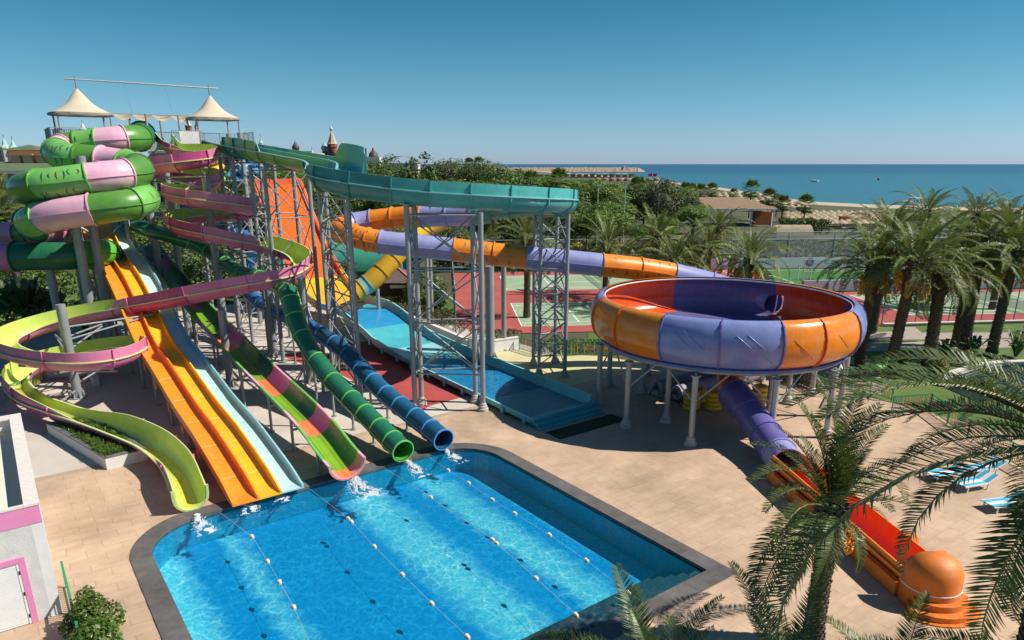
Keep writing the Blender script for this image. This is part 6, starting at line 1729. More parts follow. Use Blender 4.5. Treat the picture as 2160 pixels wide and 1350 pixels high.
# --- trees
def crown_mesh(name, lobes, n, size, m, seed, flat=1.0, up=.35):
    rs = random.Random(seed); b = MB(); tot = sum(r[3] ** 2 for r in lobes)
    for (cx, cy, cz, r) in lobes:
        for k in range(int(n * r * r / tot)):
            while True:
                v = Vector((rs.gauss(0, 1), rs.gauss(0, 1), rs.gauss(0, 1)))
                if v.length > .05: break
            v.normalize(); q = rs.uniform(.55, 1.0) ** .5 * rs.uniform(.9, 1.08)
            p = Vector((cx, cy, cz)) + Vector((v.x * r * q, v.y * r * q, v.z * r * q * flat))
            nn = (v + Vector((rs.gauss(0, .5), rs.gauss(0, .5), rs.gauss(0, .5) + up))).normalized()
            t_ = nn.orthogonal().normalized(); t_.rotate(Matrix.Rotation(rs.uniform(0, 6.28), 3, nn)); s_ = nn.cross(t_)
            a = size * rs.uniform(.6, 1.4); c = a * rs.uniform(.35, .7)
            b.add([p - t_ * a, p - s_ * c + nn * a * .12, p + t_ * a, p + s_ * c + nn * a * .12], [(0, 1, 2, 3)])
    return b.mesh(name, m)
CONIF = leafmat('conifer_green', (0.055, 0.098, 0.024), (0.115, 0.165, 0.045), .2)
PINE = leafmat('pine_green', (0.080, 0.155, 0.018), (0.165, 0.255, 0.036), .25)
BROAD = leafmat('broadleaf_green', (0.062, 0.115, 0.022), (0.145, 0.195, 0.045), .25)
EUC = leafmat('eucalyptus_green', (0.075, 0.098, 0.045), (0.135, 0.150, 0.075), .25)
rs = random.Random(77)
def lob(n, R, h0, h1, r0, r1, seed):
    q = random.Random(seed); return [(q.uniform(-R, R), q.uniform(-R, R), q.uniform(h0, h1), q.uniform(r0, r1)) for _ in range(n)]
def trunk_mesh(h, r, seed, br=5):
    q = random.Random(seed); b = MB(); b.cyl((0, 0, 0), (.1, .05, h * .55), r, r * .7, 8); b.cyl((.1, .05, h * .55), (.0, .1, h * .85), r * .7, r * .3, 7)
    for k in range(br):
        a = q.uniform(0, 6.3); z = h * q.uniform(.35, .7); b.cyl((.08, .04, z), (cos(a) * h * .25, sin(a) * h * .25, z + h * .22), r * .35, r * .12, 5)
    return b.mesh('trunk', BARK)
KIND = {}
def kind(k, crowns, trunk): KIND[k] = (crowns, trunk)
kind('pine', [crown_mesh('crown', lob(9, 2.6, 6.2, 7.6, 1.3, 2.1, s), 6200, .15, PINE, s, .62) for s in (1, 2, 3)], trunk_mesh(8, .22, 1))
kind('broad', [crown_mesh('crown', lob(11, 1.9, 3.0, 6.8, 1.2, 2.2, s), 6200, .155, BROAD, s) for s in (4, 5, 6)], trunk_mesh(7, .2, 2))
kind('euc', [crown_mesh('crown', lob(14, 2.0, 3.5, 8.6, .8, 1.5, s), 5200, .14, EUC, s) for s in (7, 8)], trunk_mesh(9, .2, 3))
def conl(seed):
    q = random.Random(seed); L_ = [(0, 0, z * .55, .2 + (1 - z * .55 / 10.2) * .9) for z in range(1, 19)]
    for k in range(34):
        z = q.uniform(.6, 9.6); R = (1 - z / 10.2) * 2.6 + .25; a = q.uniform(0, 6.3)
        L_.append((cos(a) * R * .62, sin(a) * R * .62, z, .35 + R * .42))
    return L_
kind('conifer', [crown_mesh('crown', conl(s), 6500, .14, CONIF, s, .8) for s in (9, 10, 12)], trunk_mesh(9, .18, 4, 0))
KH = {'pine': 8.9, 'broad': 8.2, 'euc': 9.6, 'conifer': 10.2}
WORD = {'pine': 'bright green umbrella pine', 'broad': 'dense dark leafy tree', 'euc': 'open grey green tree', 'conifer': 'dark ragged conifer'}
tcount = [0]
def tree(k, loc, h, label, wide=1.0):
    t = thing({'pine': 'pine_tree', 'broad': 'leafy_tree', 'euc': 'eucalyptus_tree', 'conifer': 'conifer_tree'}[k], label, 'tree', loc, 'trees of the green belt beyond the slides')
    cs, tm = KIND[k]; s_ = h / KH[k]; az = rs.uniform(0, 6.28)
    o = nobj('crown', cs[tcount[0] % len(cs)]); o.parent = t; o.scale = (s_ * wide, s_ * wide, s_); o.rotation_euler = (0, 0, az)
    o = nobj('trunk', tm); o.parent = t; o.scale = (s_, s_, s_); tcount[0] += 1
    return t
# skyline trees, one by one: x, top y, distance, kind, width
sky_trees = [(780, 345, 170, 'euc', 1.0), (800, 335, 175, 'broad', .9), (822, 343, 165, 'broad', 1.1), (845, 352, 150, 'broad', 1.1), (868, 328, 150, 'conifer', 1.1), (896, 316, 148, 'conifer', 1.05), (912, 330, 150, 'conifer', 1.0), (940, 338, 190, 'euc', 1.1), (962, 334, 200, 'broad', 1.2), (985, 338, 195, 'euc', 1.2), (1006, 342, 190, 'broad', 1.0), (1030, 340, 170, 'conifer', 1.3), (1052, 338, 165, 'conifer', 1.1), (1070, 352, 168, 'broad', 1.2), (1095, 362, 180, 'broad', 1.4), (1120, 368, 190, 'euc', 1.4),
             (1150, 366, 200, 'pine', 1.3), (1185, 372, 180, 'pine', 1.3), (1215, 374, 175, 'pine', 1.3), (1245, 372, 165, 'pine', 1.3), (1262, 385, 150, 'pine', 1.2), (1330, 392, 150, 'pine', 1.4), (1362, 384, 165, 'broad', 1.2), (1390, 372, 150, 'euc', 1.1), (1410, 382, 155, 'broad', 1.2), (1300, 415, 130, 'broad', 1.3), (1240, 425, 120, 'broad', 1.2), (1440, 395, 160, 'broad', 1.1), (1465, 410, 150, 'euc', 1.2),
             (975, 372, 130, 'pine', 1.3), (1010, 376, 125, 'pine', 1.2), (1080, 385, 130, 'broad', 1.2), (1130, 390, 135, 'pine', 1.2), (600, 350, 160, 'pine', 1.5), (640, 352, 150, 'pine', 1.4), (575, 372, 135, 'pine', 1.3), (690, 370, 140, 'broad', 1.2), (740, 365, 150, 'broad', 1.2), (540, 390, 120, 'broad', 1.2), (495, 392, 125, 'pine', 1.2), (455, 395, 118, 'broad', 1.2)]
pos_words = lambda x: 'behind the spiral on the' if x < 500 else 'behind the teal flume on the' if x < 780 else 'in the left part of the' if x < 960 else 'in the centre of the' if x < 1110 else 'right of the teal flume on the' if x < 1290 else 'near the beach on the'
def near_words(i):
    x, y, Y, k, w = sky_trees[i]; same = sorted(q[0] for q in sky_trees if q[3] == k and pos_words(q[0]) == pos_words(x))
    return 'alone of its kind' if len(same) == 1 else '%s of its kind' % ordw(same.index(x))
for i, (x, y, Y, k, w) in enumerate(sky_trees):
    p = D(x, y, Y)
    tree(k, (p.x, p.y, -.1), p.z + .1, '%s, %s, %s skyline' % (WORD[k], near_words(i), pos_words(x)), w)
# filler trees nearer than the skyline
rs2 = random.Random(5); fill = []
for row, Y in enumerate((100, 108, 117, 127, 139, 153, 170, 190)):
    n = 24
    for k in range(n):
        X = -78 + (k + rs2.uniform(.1, .9)) / n * (150 + .25 * Y); Yj = Y + rs2.uniform(-4, 4)
        q = Vector((X, Yj, 0)) - E0; a = q.dot(cA); c = q.dot(cB)
        u = X / Yj
        if a > 27 and c < 52: continue
        if u > .27: continue
        if a > -9 and c < 39: continue
        if u < -.62 and Y > 108: continue
        if rs2.random() < .25: continue
        k_ = rs2.choice(['broad', 'broad', 'pine', 'pine', 'euc', 'conifer'] if u < .1 else ['broad', 'pine', 'pine', 'euc'])
        hmax = 14 - Yj * .035 if u > 0 else 14 - Yj * .02
        h = min(max(4.0, hmax), rs2.uniform(5.5, 9.5))
        fill.append((u, row, k_, X, Yj, h, rs2.uniform(1.0, 1.35)))
fill.sort(key=lambda x: (x[1], x[0])); prow = None
for u, row, k_, X, Yj, h, w in fill:
    cnt = 0 if row != prow else cnt + 1; prow = row
    tree(k_, (X, Yj, -.1), h, '%s, %s from left in the %s row of the green belt' % (WORD[k_], ordw(cnt), ['foremost', 'second', 'third', 'fourth', 'fifth', 'sixth', 'seventh', 'rearmost'][row]), w)
# left garden behind coils
for i, (x, y, Y, k) in enumerate(((55, 545, 72, 'broad'), (110, 520, 84, 'broad'), (330, 470, 80, 'broad'), (385, 505, 78, 'broad'), (300, 490, 88, 'broad'), (430, 470, 90, 'pine'), (700, 470, 92, 'broad'), (760, 452, 96, 'broad'), (820, 470, 98, 'pine'), (880, 480, 100, 'broad'), (945, 470, 97, 'broad'), (1000, 488, 100, 'broad'), (655, 450, 90, 'broad'), (-20, 520, 76, 'broad'))):
    p = D(x, y, Y); tree(k, (p.x, p.y, -.1), max(2.5, p.z), '%s in the garden right behind the slides, %s' % (WORD[k], ['left of the coils', 'behind the coils', 'under the upper coils', 'between spiral and tower', 'behind the spiral', 'before the beige palace', 'left of the teal bend', 'below the teal bend', 'under the teal flume', 'behind the middle tower', 'behind the raft tube', 'left of the right tower', 'beside the orange ramp', 'at the left edge'][i]), 1.25)
# far wood as one mass beyond
far_b2 = MB(); rs3 = random.Random(8)
for k in range(5200):
    Y = rs3.uniform(230, 900); X = rs3.uniform(-.75, .03) * Y
    if X > 26 - (Y - 230) * .02: continue
    h = rs3.uniform(4, 9.5) * (1 if Y < 500 else .9); c = Vector((X, Y, h * rs3.uniform(.3, 1))); s_ = rs3.uniform(1.2, 2.6)
    for q in range(2):
        nn = Vector((rs3.gauss(0, 1), -abs(rs3.gauss(0, 1)), rs3.gauss(.5, 1))).normalized(); t_ = nn.orthogonal().normalized(); w_ = nn.cross(t_)
        far_b2.add([c - t_ * s_, c - w_ * s_ * .6, c + t_ * s_, c + w_ * s_ * .6], [(0, 1, 2, 3)])
stuff(far_b2.build('far_wood', BROAD))
# --- shrubs, hedges
def bush_mesh(name, rx, ry, rz, n, size, m, seed, base=.45):
    q = random.Random(seed); b = MB()
    for k in range(n):
        v = Vector((q.gauss(0, 1), q.gauss(0, 1), q.gauss(0, 1))).normalized(); s_ = q.uniform(.7, 1.05)
        p = Vector((v.x * rx * s_, v.y * ry * s_, max(.05, rz * base * 2 * .5 + v.z * rz * s_ * .62)))
        nn = (v + Vector((q.gauss(0, .5), q.gauss(0, .5), q.gauss(.3, .5)))).normalized(); t_ = nn.orthogonal().normalized(); t_.rotate(Matrix.Rotation(q.uniform(0, 6.3), 3, nn)); w_ = nn.cross(t_)
        a = size * q.uniform(.6, 1.4); c = a * q.uniform(.35, .6)
        b.add([p - t_ * a, p - w_ * c, p + t_ * a, p + w_ * c], [(0, 1, 2, 3)])
    return b.mesh(name, m)
def shrub(label, p, rx, rz, m, n=900, size=.09, seed=1, name='shrub', ry=None, group=None):
    t = thing(name, label, 'shrub', p, group); o = nobj('foliage', bush_mesh('foliage', rx, ry or rx, rz, n, size, m, seed)); o.parent = t
    b = MB(); b.cyl(p, Vector(p) + Vector((.03, 0, rz * .6)), .04, n=6); b.build('stem', BARK, parent=t)
    return t
GLOSS = leafmat('glossy_shrub_green', (0.06, 0.13, 0.015), (0.13, 0.22, 0.03), .3, .4)
sp1 = W(.55, -22.6); t = thing('shrub', 'glossy bright green shrub behind the green railing next to the kiosk', 'shrub', sp1)
o = nobj('foliage', crown_mesh('foliage', [(0, 0, .75, .62), (.35, .25, .5, .5), (-.3, -.2, .55, .5), (.1, -.35, 1.15, .38), (-.25, .3, 1.2, .3), (.3, -.1, 1.3, .26), (-.05, -.55, .45, .45)], 3400, .062, GLOSS, 3, 1.0, .5)); o.parent = t
b = MB(); b.cyl(sp1, sp1 + Vector((.05, 0, .9)), .05, n=6); b.build('stem', BARK, parent=t)
shrub('second glossy shrub at the bottom edge beside the railing', W(.5, -21.3), .7, 1.2, GLOSS, 1800, .075, 4)
shrub('large round dark green bush before the tennis court', G(898, 655), 2.2, 3.6, BROAD, 3000, .17, 5)
for i, (x, y, w) in enumerate(((1215, 545, 1.6), (1302, 545, 1.5), (1372, 548, 1.6), (1068, 548, 1.4), (1455, 552, 1.3))):
    shrub(['leftmost of three round yellow bushes', 'middle round yellow bush', 'right round yellow bush near the tall palm', 'yellow bush behind the right lattice tower', 'small yellow bush left of the banner'][i] + ' beyond the courts', G(x, 562), w, 3.2, LEAFY, 1300, .16, 10 + i, group='round yellow bushes beyond the courts')
def hedge(label, pts, w, h, m, dens=260, size=.10, seed=1, name='hedge', flowers=None):
    q = random.Random(seed); b = MB(); mm = [m] if flowers is None else [m, flowers]
    for a, c in zip(pts, pts[1:]):
        L_ = (c - a).length; ax = (c - a).normalized(); sd = Vector((-ax.y, ax.x, 0))
        for k in range(int(dens * L_)):
            u = q.random(); f = q.random(); hh = h * (1 + .18 * noise.noise(Vector((a + ax * u * L_) * .6)))
            if f < .5: p = a + ax * (u * L_) + sd * q.uniform(-w / 2, w / 2) + Vector((0, 0, hh * q.uniform(.9, 1.08)))
            else: p = a + ax * (u * L_) + sd * (w / 2 * q.choice((-1, 1)) * q.uniform(.85, 1.1)) + Vector((0, 0, hh * q.random()))
            nn = Vector((q.gauss(0, 1), q.gauss(0, 1), q.gauss(.4, .8))).normalized(); t_ = nn.orthogonal().normalized(); t_.rotate(Matrix.Rotation(q.uniform(0, 6.3), 3, nn)); w_ = nn.cross(t_); s_ = size * q.uniform(.6, 1.4)
            b.add([p - t_ * s_, p - w_ * s_ * .5, p + t_ * s_, p + w_ * s_ * .5], [(0, 1, 2, 3)], 1 if flowers and q.random() < .05 else 0)
    return tag(b.build(name, mm), label, 'hedge')
FLW = mat('pink_blossom', (0.55, 0.10, 0.18), rough=.7)
hedge('tall oleander hedge with pink blossom beyond the back court', [AB(-8, 35.5), AB(10, 35.5), AB(30, 35.5)], 2.2, 2.6, leafmat('oleander_green', (0.035, 0.07, 0.02), (0.07, 0.115, 0.035), .25), 260, .22, 2, flowers=FLW)
hedge('low brownish green ground cover along the grey garden wall', [G(715, 606), G(768, 630), G(865, 668), G(960, 705)], 2.2, 1.15, leafmat('ground_cover', (0.09, 0.095, 0.03), (0.15, 0.13, 0.045), .2), 300, .10, 3)
hedge('strip of lavender like planting on the curving pale wall', [G(995, 722), G(1045, 727), G(1095, 720)], 1.2, 1.0, leafmat('lavender_green', (0.10, 0.09, 0.05), (0.16, 0.13, 0.075), .2), 300, .09, 4)
hedge('low shrubs behind the coloured railing at the court edge', [G(1142, 742), G(1255, 740), G(1330, 738)], 1.0, .8, BROAD, 260, .10, 5)
hedge('low leafy hedge behind the bright railing right of the bowl', [G(1632, 795), G(1690, 806), G(1752, 830)], .9, .85, BROAD, 300, .09, 6)
hedge('clipped dark hedge by the beach path, left of the umbrellas', [G(1640, 490), G(1745, 492)], 5, 2.6, BROAD, 130, .35, 7)
hedge('green bank of shrubs beyond the pale net fence', [AB(28, 41), AB(70, 41), AB(115, 41)], 3.5, 2.6, leafmat('bank_green', (0.05, 0.085, 0.02), (0.11, 0.14, 0.04), .25), 130, .30, 8)
hedge('leafy undergrowth in the left garden behind the coils', [W(-14, -62), W(-4, -68), W(3, -76)], 5, 2.2, BROAD, 200, .22, 9)
hedge('undergrowth behind the start tower and the orange ramp', [W(3, -84), W(16, -84), W(34, -76)], 4, 3.2, BROAD, 160, .25, 10)
# blade leaved plants (strelitzia) and tufts
def blades(label, p, h, n, seed, m, spread=.9, w=.12, name='blade_plant', cat='plant'):
    q = random.Random(seed); t = thing(name, label, cat, p)
    b = MB(); P = Vector(p)
    for k in range(n):
        a = q.uniform(0, 6.3); o = Vector((cos(a), sin(a), 0)); s_ = Vector((-sin(a), cos(a), 0)); hh = h * q.uniform(.6, 1.1); sp = spread * q.uniform(.3, 1.1)
        p0 = P + o * .1; p1 = P + o * sp * .45 + Vector((0, 0, hh * .6)); p2 = P + o * sp * .85 + Vector((0, 0, hh)); p3 = P + o * sp * 1.3 + Vector((0, 0, hh * .93)); ww = w * q.uniform(.7, 1.3)
        b.add([p0 - s_ * .015, p0 + s_ * .015, p1 + s_ * ww * .4, p1 - s_ * ww * .4, p2 + s_ * ww, p2 - s_ * ww, p3], [(0, 1, 2, 3), (3, 2, 4, 5), (5, 4, 6)])
    b.build('leaves', m, parent=t); return t
BLD = leafmat('blade_green', (0.045, 0.105, 0.038), (0.105, 0.180, 0.060), .2, .45)
blades('large dark blade leaved plant in the left garden beside the grey column', D(60, 668, 60).xy.to_3d(), 4.2, 60, 1, BLD, 2.0, .28)
blades('second large blade leaved plant at the left edge of the garden', D(15, 640, 63).xy.to_3d(), 3.8, 50, 2, BLD, 2.0, .28)
blades('dark blade leaved plant right of the grey column in the left garden', D(115, 640, 64).xy.to_3d(), 3.0, 40, 3, BLD, 1.6, .24)
blades('bright blade leaved plant behind the lowest spiral loop', G(190, 730), 1.6, 45, 4, GLOSS, 1.0, .12)
blades('blade leaved plant by the low wall near the spiral columns', G(160, 765), 1.3, 35, 5, GLOSS, .9, .12)
blades('blade leaved plant with orange flower on the lawn, left of the pineapple crowned palm', G(1895, 776), 1.1, 40, 6, BLD, .9, .10)
blades('blade leaved plant right of the pineapple crowned palm', G(1992, 758), 1.5, 45, 7, BLD, 1.0, .12)
blades('blade leaved plant between the twin trunks and the yellow tuft', G(2052, 748), 1.3, 40, 8, BLD, .9, .12)
blades('blade leaved plant on the lawn at the right edge', G(2142, 752), 1.7, 50, 9, BLD, 1.2, .13)
shrub('rounded yellow green tuft under the twin palm trunks', G(2035, 768), .62, 1.0, leafmat('golden_tuft', (0.16, 0.15, 0.03), (0.26, 0.22, 0.06), .3), 1100, .07, 21)
shrub('smaller yellow green tuft near the pond kerb', G(1985, 785), .5, .8, MATS['golden_tuft'], 900, .07, 22)
shrub('bushy plants before the peach hotel at the far left', D(60, 590, 70).xy.to_3d(), 2.5, 3.2, BROAD, 2200, .2, 23)
# ---------------------------------------------------------------- far buildings, beach, sea
PEACH = mat('peach_render', (0.62, 0.36, 0.22), rough=.85, var=.07, scale=.5); HGREEN = mat('hotel_green_roof', (0.10, 0.14, 0.07), rough=.85, var=.15, scale=.6); WTRIM = mat('pale_trim', (0.62, 0.55, 0.46), rough=.8)
GLS = mat('dark_window_glass', (0.03, 0.035, 0.045), rough=.12, var=.2); BEI = mat('beige_facade', (0.50, 0.43, 0.32), rough=.85, var=.07, scale=.4); MANS = mat('mansard_green', (0.22, 0.29, 0.20), rough=.8, var=.1)
MINT = mat('mint_copper', (0.36, 0.55, 0.50), rough=.7, var=.1); BRICK = mat('red_brick_facade', (0.30, 0.09, 0.065), rough=.9, var=.2, scale=3); TENTR = mat('buff_spire_tiles', (0.46, 0.38, 0.24), rough=.85, var=.12, scale=2); DOMEG = mat('dome_green_white', (0.34, 0.46, 0.42), rough=.6, var=.2, scale=1.5); DOMEP = mat('dome_pinkish', (0.52, 0.36, 0.32), rough=.6, var=.15); DOMED = mat('dome_dark', (0.08, 0.06, 0.065), rough=.6); WHF = mat('white_facade', (0.60, 0.57, 0.50), rough=.8)
def windows(parent, x0, x1, y, zs, n, w, h, fr=WTRIM):
    for z in zs:
        for k in range(n):
            x = x0 + (x1 - x0) * (k + .5) / n
            b = MB(); b.box((x, y - .05, z), (w / 2 + .12, .08, h / 2 + .12)); f = b.build('window', fr, parent=parent)
            b = MB(); b.box((x, y - .12, z), (w / 2, .04, h / 2)); b.build('pane', GLS, parent=f)
# peach hotel at the far left
Yh = 112
t = thing('peach_hotel', 'peach coloured hotel with green roofs and small chimneys at the far left', 'hotel', (-75, Yh, 0))
xl, xr = -95, D(118, 400, Yh).x
zt = D(50, 366, Yh).z
b = MB(); b.box(((xl + xr) / 2, Yh + 8, zt / 2), ((xr - xl) / 2, 8, zt / 2)); b.build('wall', PEACH, parent=t)
b = MB(); b.box(((xl + xr) / 2, Yh - .2, zt + .2), ((xr - xl) / 2 + .5, .6, .25)); b.build('cornice', WTRIM, parent=t)
b = MB(); z2 = D(50, 341, Yh + 9).z
b.add([(xl, Yh - .4, zt + .45), (xr + .4, Yh - .4, zt + .45), (xr - 3, Yh + 9, z2), (xl, Yh + 9, z2), (xr + .4, Yh + 16, zt + .45)], [(0, 1, 2, 3), (1, 4, 2)]); rf = b.build('roof', HGREEN, parent=t)
for x in (38, 64, 92, 116):
    p = D(x, 340, Yh + 8); b = MB(); b.box((p.x, p.y, p.z), (.75, .6, .9)); b.box((p.x, p.y, p.z + 1.0), (1.0, .8, .12)); b.build('chimney', PEACH, parent=rf)
for x in (-2, 20, 52):
    p = D(x, 396, Yh); b = MB(); b.box((p.x, Yh - .15, zt / 2), (.35, .25, zt / 2)); b.build('pilaster', WTRIM, parent=t)
windows(t, D(-30, 400, Yh).x, D(112, 400, Yh).x, Yh, [zt - 2, zt - 5.4, zt - 8.8], 6, 2.0, 1.9)
p0, p1 = D(25, 338, Yh + 16), D(118, 320, Yh + 16)
b = MB(); b.box(((p0.x + p1.x) / 2, Yh + 18, p1.z - 1.6), ((p1.x - p0.x) / 2, 2.5, 1.8)); b.build('upper_block', PEACH, parent=t)
c = D(62, 305, Yh + 18); q = [Vector((c.x + x * 3.6, Yh + 18 + y * 3, p1.z + .25)) for x, y in ((-1, -1), (1, -1), (1, 1), (-1, 1))]
b = MB(); b.add(q + [Vector((c.x, c.y, c.z))], [(0, 1, 4), (1, 2, 4), (2, 3, 4), (3, 0, 4)]); b.build('pyramid_roof', HGREEN, parent=t)
def spire_tower(label, x, ytop, ybase, Y, wpx, mroof, mbody, body=.35, cat='tower', name='spire_tower'):
    p = D(x, ytop, Y); q = D(x, ybase, Y); w = wpx * Y / 1480 / 2; t = thing(name, label, cat, (p.x, Y, 0))
    zb = q.z; zm = zb + (p.z - zb) * body
    b = MB(); b.lathe([(w, 0), (w, zm), (w * 1.15, zm), (w * 1.15, zm + .3)], (p.x, Y, 0), 8); b.build('body', mbody, parent=t)
    b = MB(); b.lathe([(w * 1.12, zm + .31), (w * .62, zm + (p.z - zm) * .35), (w * .22, zm + (p.z - zm) * .8), (.03, p.z)], (p.x, Y, 0), 8); b.build('roof', mroof, parent=t)
    b = MB(); b.cyl((p.x, Y, p.z - .3), (p.x, Y, p.z + .8), .08, n=5); b.build('finial', DOMED, parent=t); return t
pal = thing('mint_palace', 'distant palace building with ornamental gables behind the peach hotel', 'building', (-150, 205, 0))
zpal = D(20, 322, 205).z
b = MB(); b.box((D(10, 330, 205).x, 208, zpal / 2), (14, 5, zpal / 2)); b.build('wall', PEACH, parent=pal)
b = MB(); b.box((D(10, 330, 205).x, 208, zpal + .6), (14.4, 5.3, .6)); b.build('roof', HGREEN, parent=pal)
windows(pal, D(-60, 330, 205).x, D(60, 330, 205).x, 203, [zpal - 1.6], 10, 1.1, 1.3)
spire_tower('left one of the two pale mint spires above the peach hotel', 7, 290, 326, 200, 17, MINT, WHF)
spire_tower('right one of the two pale mint spires above the peach hotel', 25, 294, 326, 200, 15, MINT, WHF)
spire_tower('red and white spired tower seen under the left canopy', 173, 258, 292, 230, 13, WHF, BRICK, .5)
spire_tower('red tower with white top seen under the right canopy', 395, 248, 290, 230, 13, WHF, BRICK, .55)
spire_tower('dark topped tower seen beside the post of the right canopy', 413, 250, 290, 232, 9, DOMED, WHF, .5)
spire_tower('small white spire above the start of the teal flume', 517, 283, 310, 240, 6, WHF, WHF)
spire_tower('pale mint spire above the straight teal flume', 549, 288, 310, 240, 7, MINT, WHF)
spire_tower('small buff pointed roof left of the onion domes', 658, 314, 330, 250, 8, TENTR, WHF)
# beige palace facade
Yp = 165
t = thing('beige_palace', 'long beige palace facade with many windows and a green mansard roof behind the slides', 'building', (-60, Yp, 0))
x0, x1 = D(330, 400, Yp).x, D(662, 400, Yp).x; zc = D(500, 322, Yp).z
b = MB(); b.box(((x0 + x1) / 2, Yp + 6, zc / 2), ((x1 - x0) / 2, 6, zc / 2)); b.build('wall', BEI, parent=t)
b = MB(); b.box(((x0 + x1) / 2, Yp - .1, zc + .1), ((x1 - x0) / 2 + .4, .5, .25)); b.build('cornice', WTRIM, parent=t)
zm = D(500, 307, Yp).z; b = MB()
b.add([(x0, Yp - .3, zc + .35), (D(565, 330, Yp).x, Yp - .3, zc + .35), (D(560, 330, Yp).x, Yp + 1.5, zm), (x0, Yp + 1.5, zm), (x0, Yp + 10, zm), (D(560, 330, Yp).x, Yp + 10, zm)], [(0, 1, 2, 3), (3, 2, 5, 4)]); b.build('roof', MANS, parent=t)
windows(t, x0, x1, Yp, [zc - 1.8, zc - 4.6, zc - 7.4, zc - 10.2], 18, 1.0, 1.7)
for k in range(19):
    x = x0 + (x1 - x0) * k / 18; b = MB(); b.box((x, Yp - .12, zc / 2), (.22, .2, zc / 2 - .2)); b.build('pilaster', WTRIM, parent=t)
# brick tower with spire and onion domes
Yk = 270
def onion(b, c, R, h): b.lathe([(R * .62, 0), (R * .8, h * .08), (R, h * .26), (R * .93, h * .42), (R * .6, h * .6), (R * .25, h * .76), (R * .08, h * .9), (.03, h)], c, 14)
p = D(698, 264, Yk); t = thing('spired_brick_tower', 'red brick tower with a buff tent spire and a white onion top', 'tower', (p.x, Yk, 0))
zr = D(698, 304, Yk).z; w = 13 * Yk / 1480 / 2 * 1.25
b = MB(); b.lathe([(w * 1.05, 0), (w * 1.05, zr - 1.2), (w * 1.25, zr - 1.1), (w * 1.25, zr)], (p.x, Yk, 0), 8); b.build('body', BRICK, parent=t)
zs = D(698, 281, Yk).z; b = MB(); b.lathe([(w * 1.35, zr + .01), (w * 1.1, zr + .6), (w * .28, zs), (w * .2, zs + .1)], (p.x, Yk, 0), 8); b.build('tent_roof', TENTR, parent=t)
b = MB(); b.lathe([(w * .24, zs), (w * .2, zs + 1.0)], (p.x, Yk, 0), 8); onion(b, Vector((p.x, Yk, zs + .9)), w * .42, p.z - zs - .9); b.build('onion_top', WHF, parent=t, smooth=40)
for k in range(4):
    b = MB(); b.box((p.x + (k - 1.5) * .75, Yk - w * 1.1, zr - 3 - (k % 2)), (.25, .3, .9)); b.build('window', GLS, parent=t)
def dome(label, x, ytop, ybase, wpx, m, mb):
    p = D(x, ytop, Yk); q = D(x, ybase, Yk); R = wpx * Yk / 1480 / 2; t = thing('onion_dome_tower', label, 'tower', (p.x, Yk + 2, 0), 'onion dome towers of the palace')
    b = MB(); b.lathe([(R * .72, 0), (R * .72, q.z), (R * .8, q.z), (R * .8, q.z + .3)], (p.x, Yk + 2, 0), 10); b.build('drum', mb, parent=t)
    b = MB(); onion(b, Vector((p.x, Yk + 2, q.z + .3)), R, p.z - q.z); b.build('dome', m, parent=t, smooth=40)
dome('green striped onion dome left of the brick tower', 681, 298, 321, 15, DOMEG, BRICK); dome('smaller green onion dome between its neighbour and the brick tower', 687, 302, 322, 10, DOMEG, BRICK)
dome('pinkish onion dome right of the brick tower', 721, 298, 320, 18, DOMEP, BRICK); dome('low mint dome at the foot of the brick tower', 700, 316, 330, 10, DOMEG, BRICK)
dome('dark dome with a lantern left of the onion domes', 619, 297, 320, 15, DOMED, WHF); dome('small gold topped cupola right of the domes', 754, 312, 322, 3, TENTR, WHF)
p = D(786, 345, 230); t = thing('white_pavilion', 'small white building with a dark dome at the left end of the tree line', 'building', (p.x, 230, 0)); zb = D(786, 331, 230).z
b = MB(); b.box((p.x, 232, zb / 2), (2.2, 2, zb / 2)); b.build('wall', WHF, parent=t)
b = MB(); b.lathe([(1.5, zb), (1.5, zb + .5), (1.2, zb + 1.2), (.5, zb + 1.8), (.3, zb + 2.4), (.03, zb + 3)], (p.x, 232, 0), 10); b.build('dome', DOMED, parent=t)
p = D(845, 348, 215); t = thing('green_roof_hall', 'low hall with a curved green roof among the skyline trees', 'building', (p.x, 215, 0)); zb = D(845, 344, 215).z
b = MB(); b.box((p.x, 218, zb / 2), (5, 3, zb / 2)); b.build('wall', WHF, parent=t)
b = MB(); rg = [[Vector((p.x + 5.3 * x, 218 + y, zb + .05 + 1.9 * (1 - x * x))) for y in (-3.2, 3.2)] for x in [k / 6 - 1 for k in range(13)]]; loft(b, rg, [0, 0]); b.build('roof', mat('curved_green_roof', (0.12, 0.22, 0.10), rough=.8), parent=t)
# water park toys behind (colourful tubes at the left)
for i, (x, y, m, r, lb) in enumerate(((530, 357, BLUL, 1.0, 'blue play tube of a far slide behind the towers'), (505, 372, frp('toy_blue', (0.05, 0.28, 0.60)), 1.0, 'lower blue play tube of a far slide behind the towers'), (460, 375, GRNV, .9, 'green play slide far behind the spiral flume'), (447, 352, YEL, .9, 'yellow play dome far behind the spiral flume'))):
    p = D(x, y, 120); t = thing('play_tube', lb, 'play slide', (p.x, 120, 0)); b = MB(); b.torus((p.x, 120, p.z), 1.5, r * .6, 18, 10, rot=Matrix.Rotation(.4, 3, 'X')); b.build('tube', m, parent=t, smooth=60)
    b = MB(); b.cyl((p.x, 120, 0), (p.x, 120, p.z), .15, n=8); b.build('leg', STEEL, parent=t)
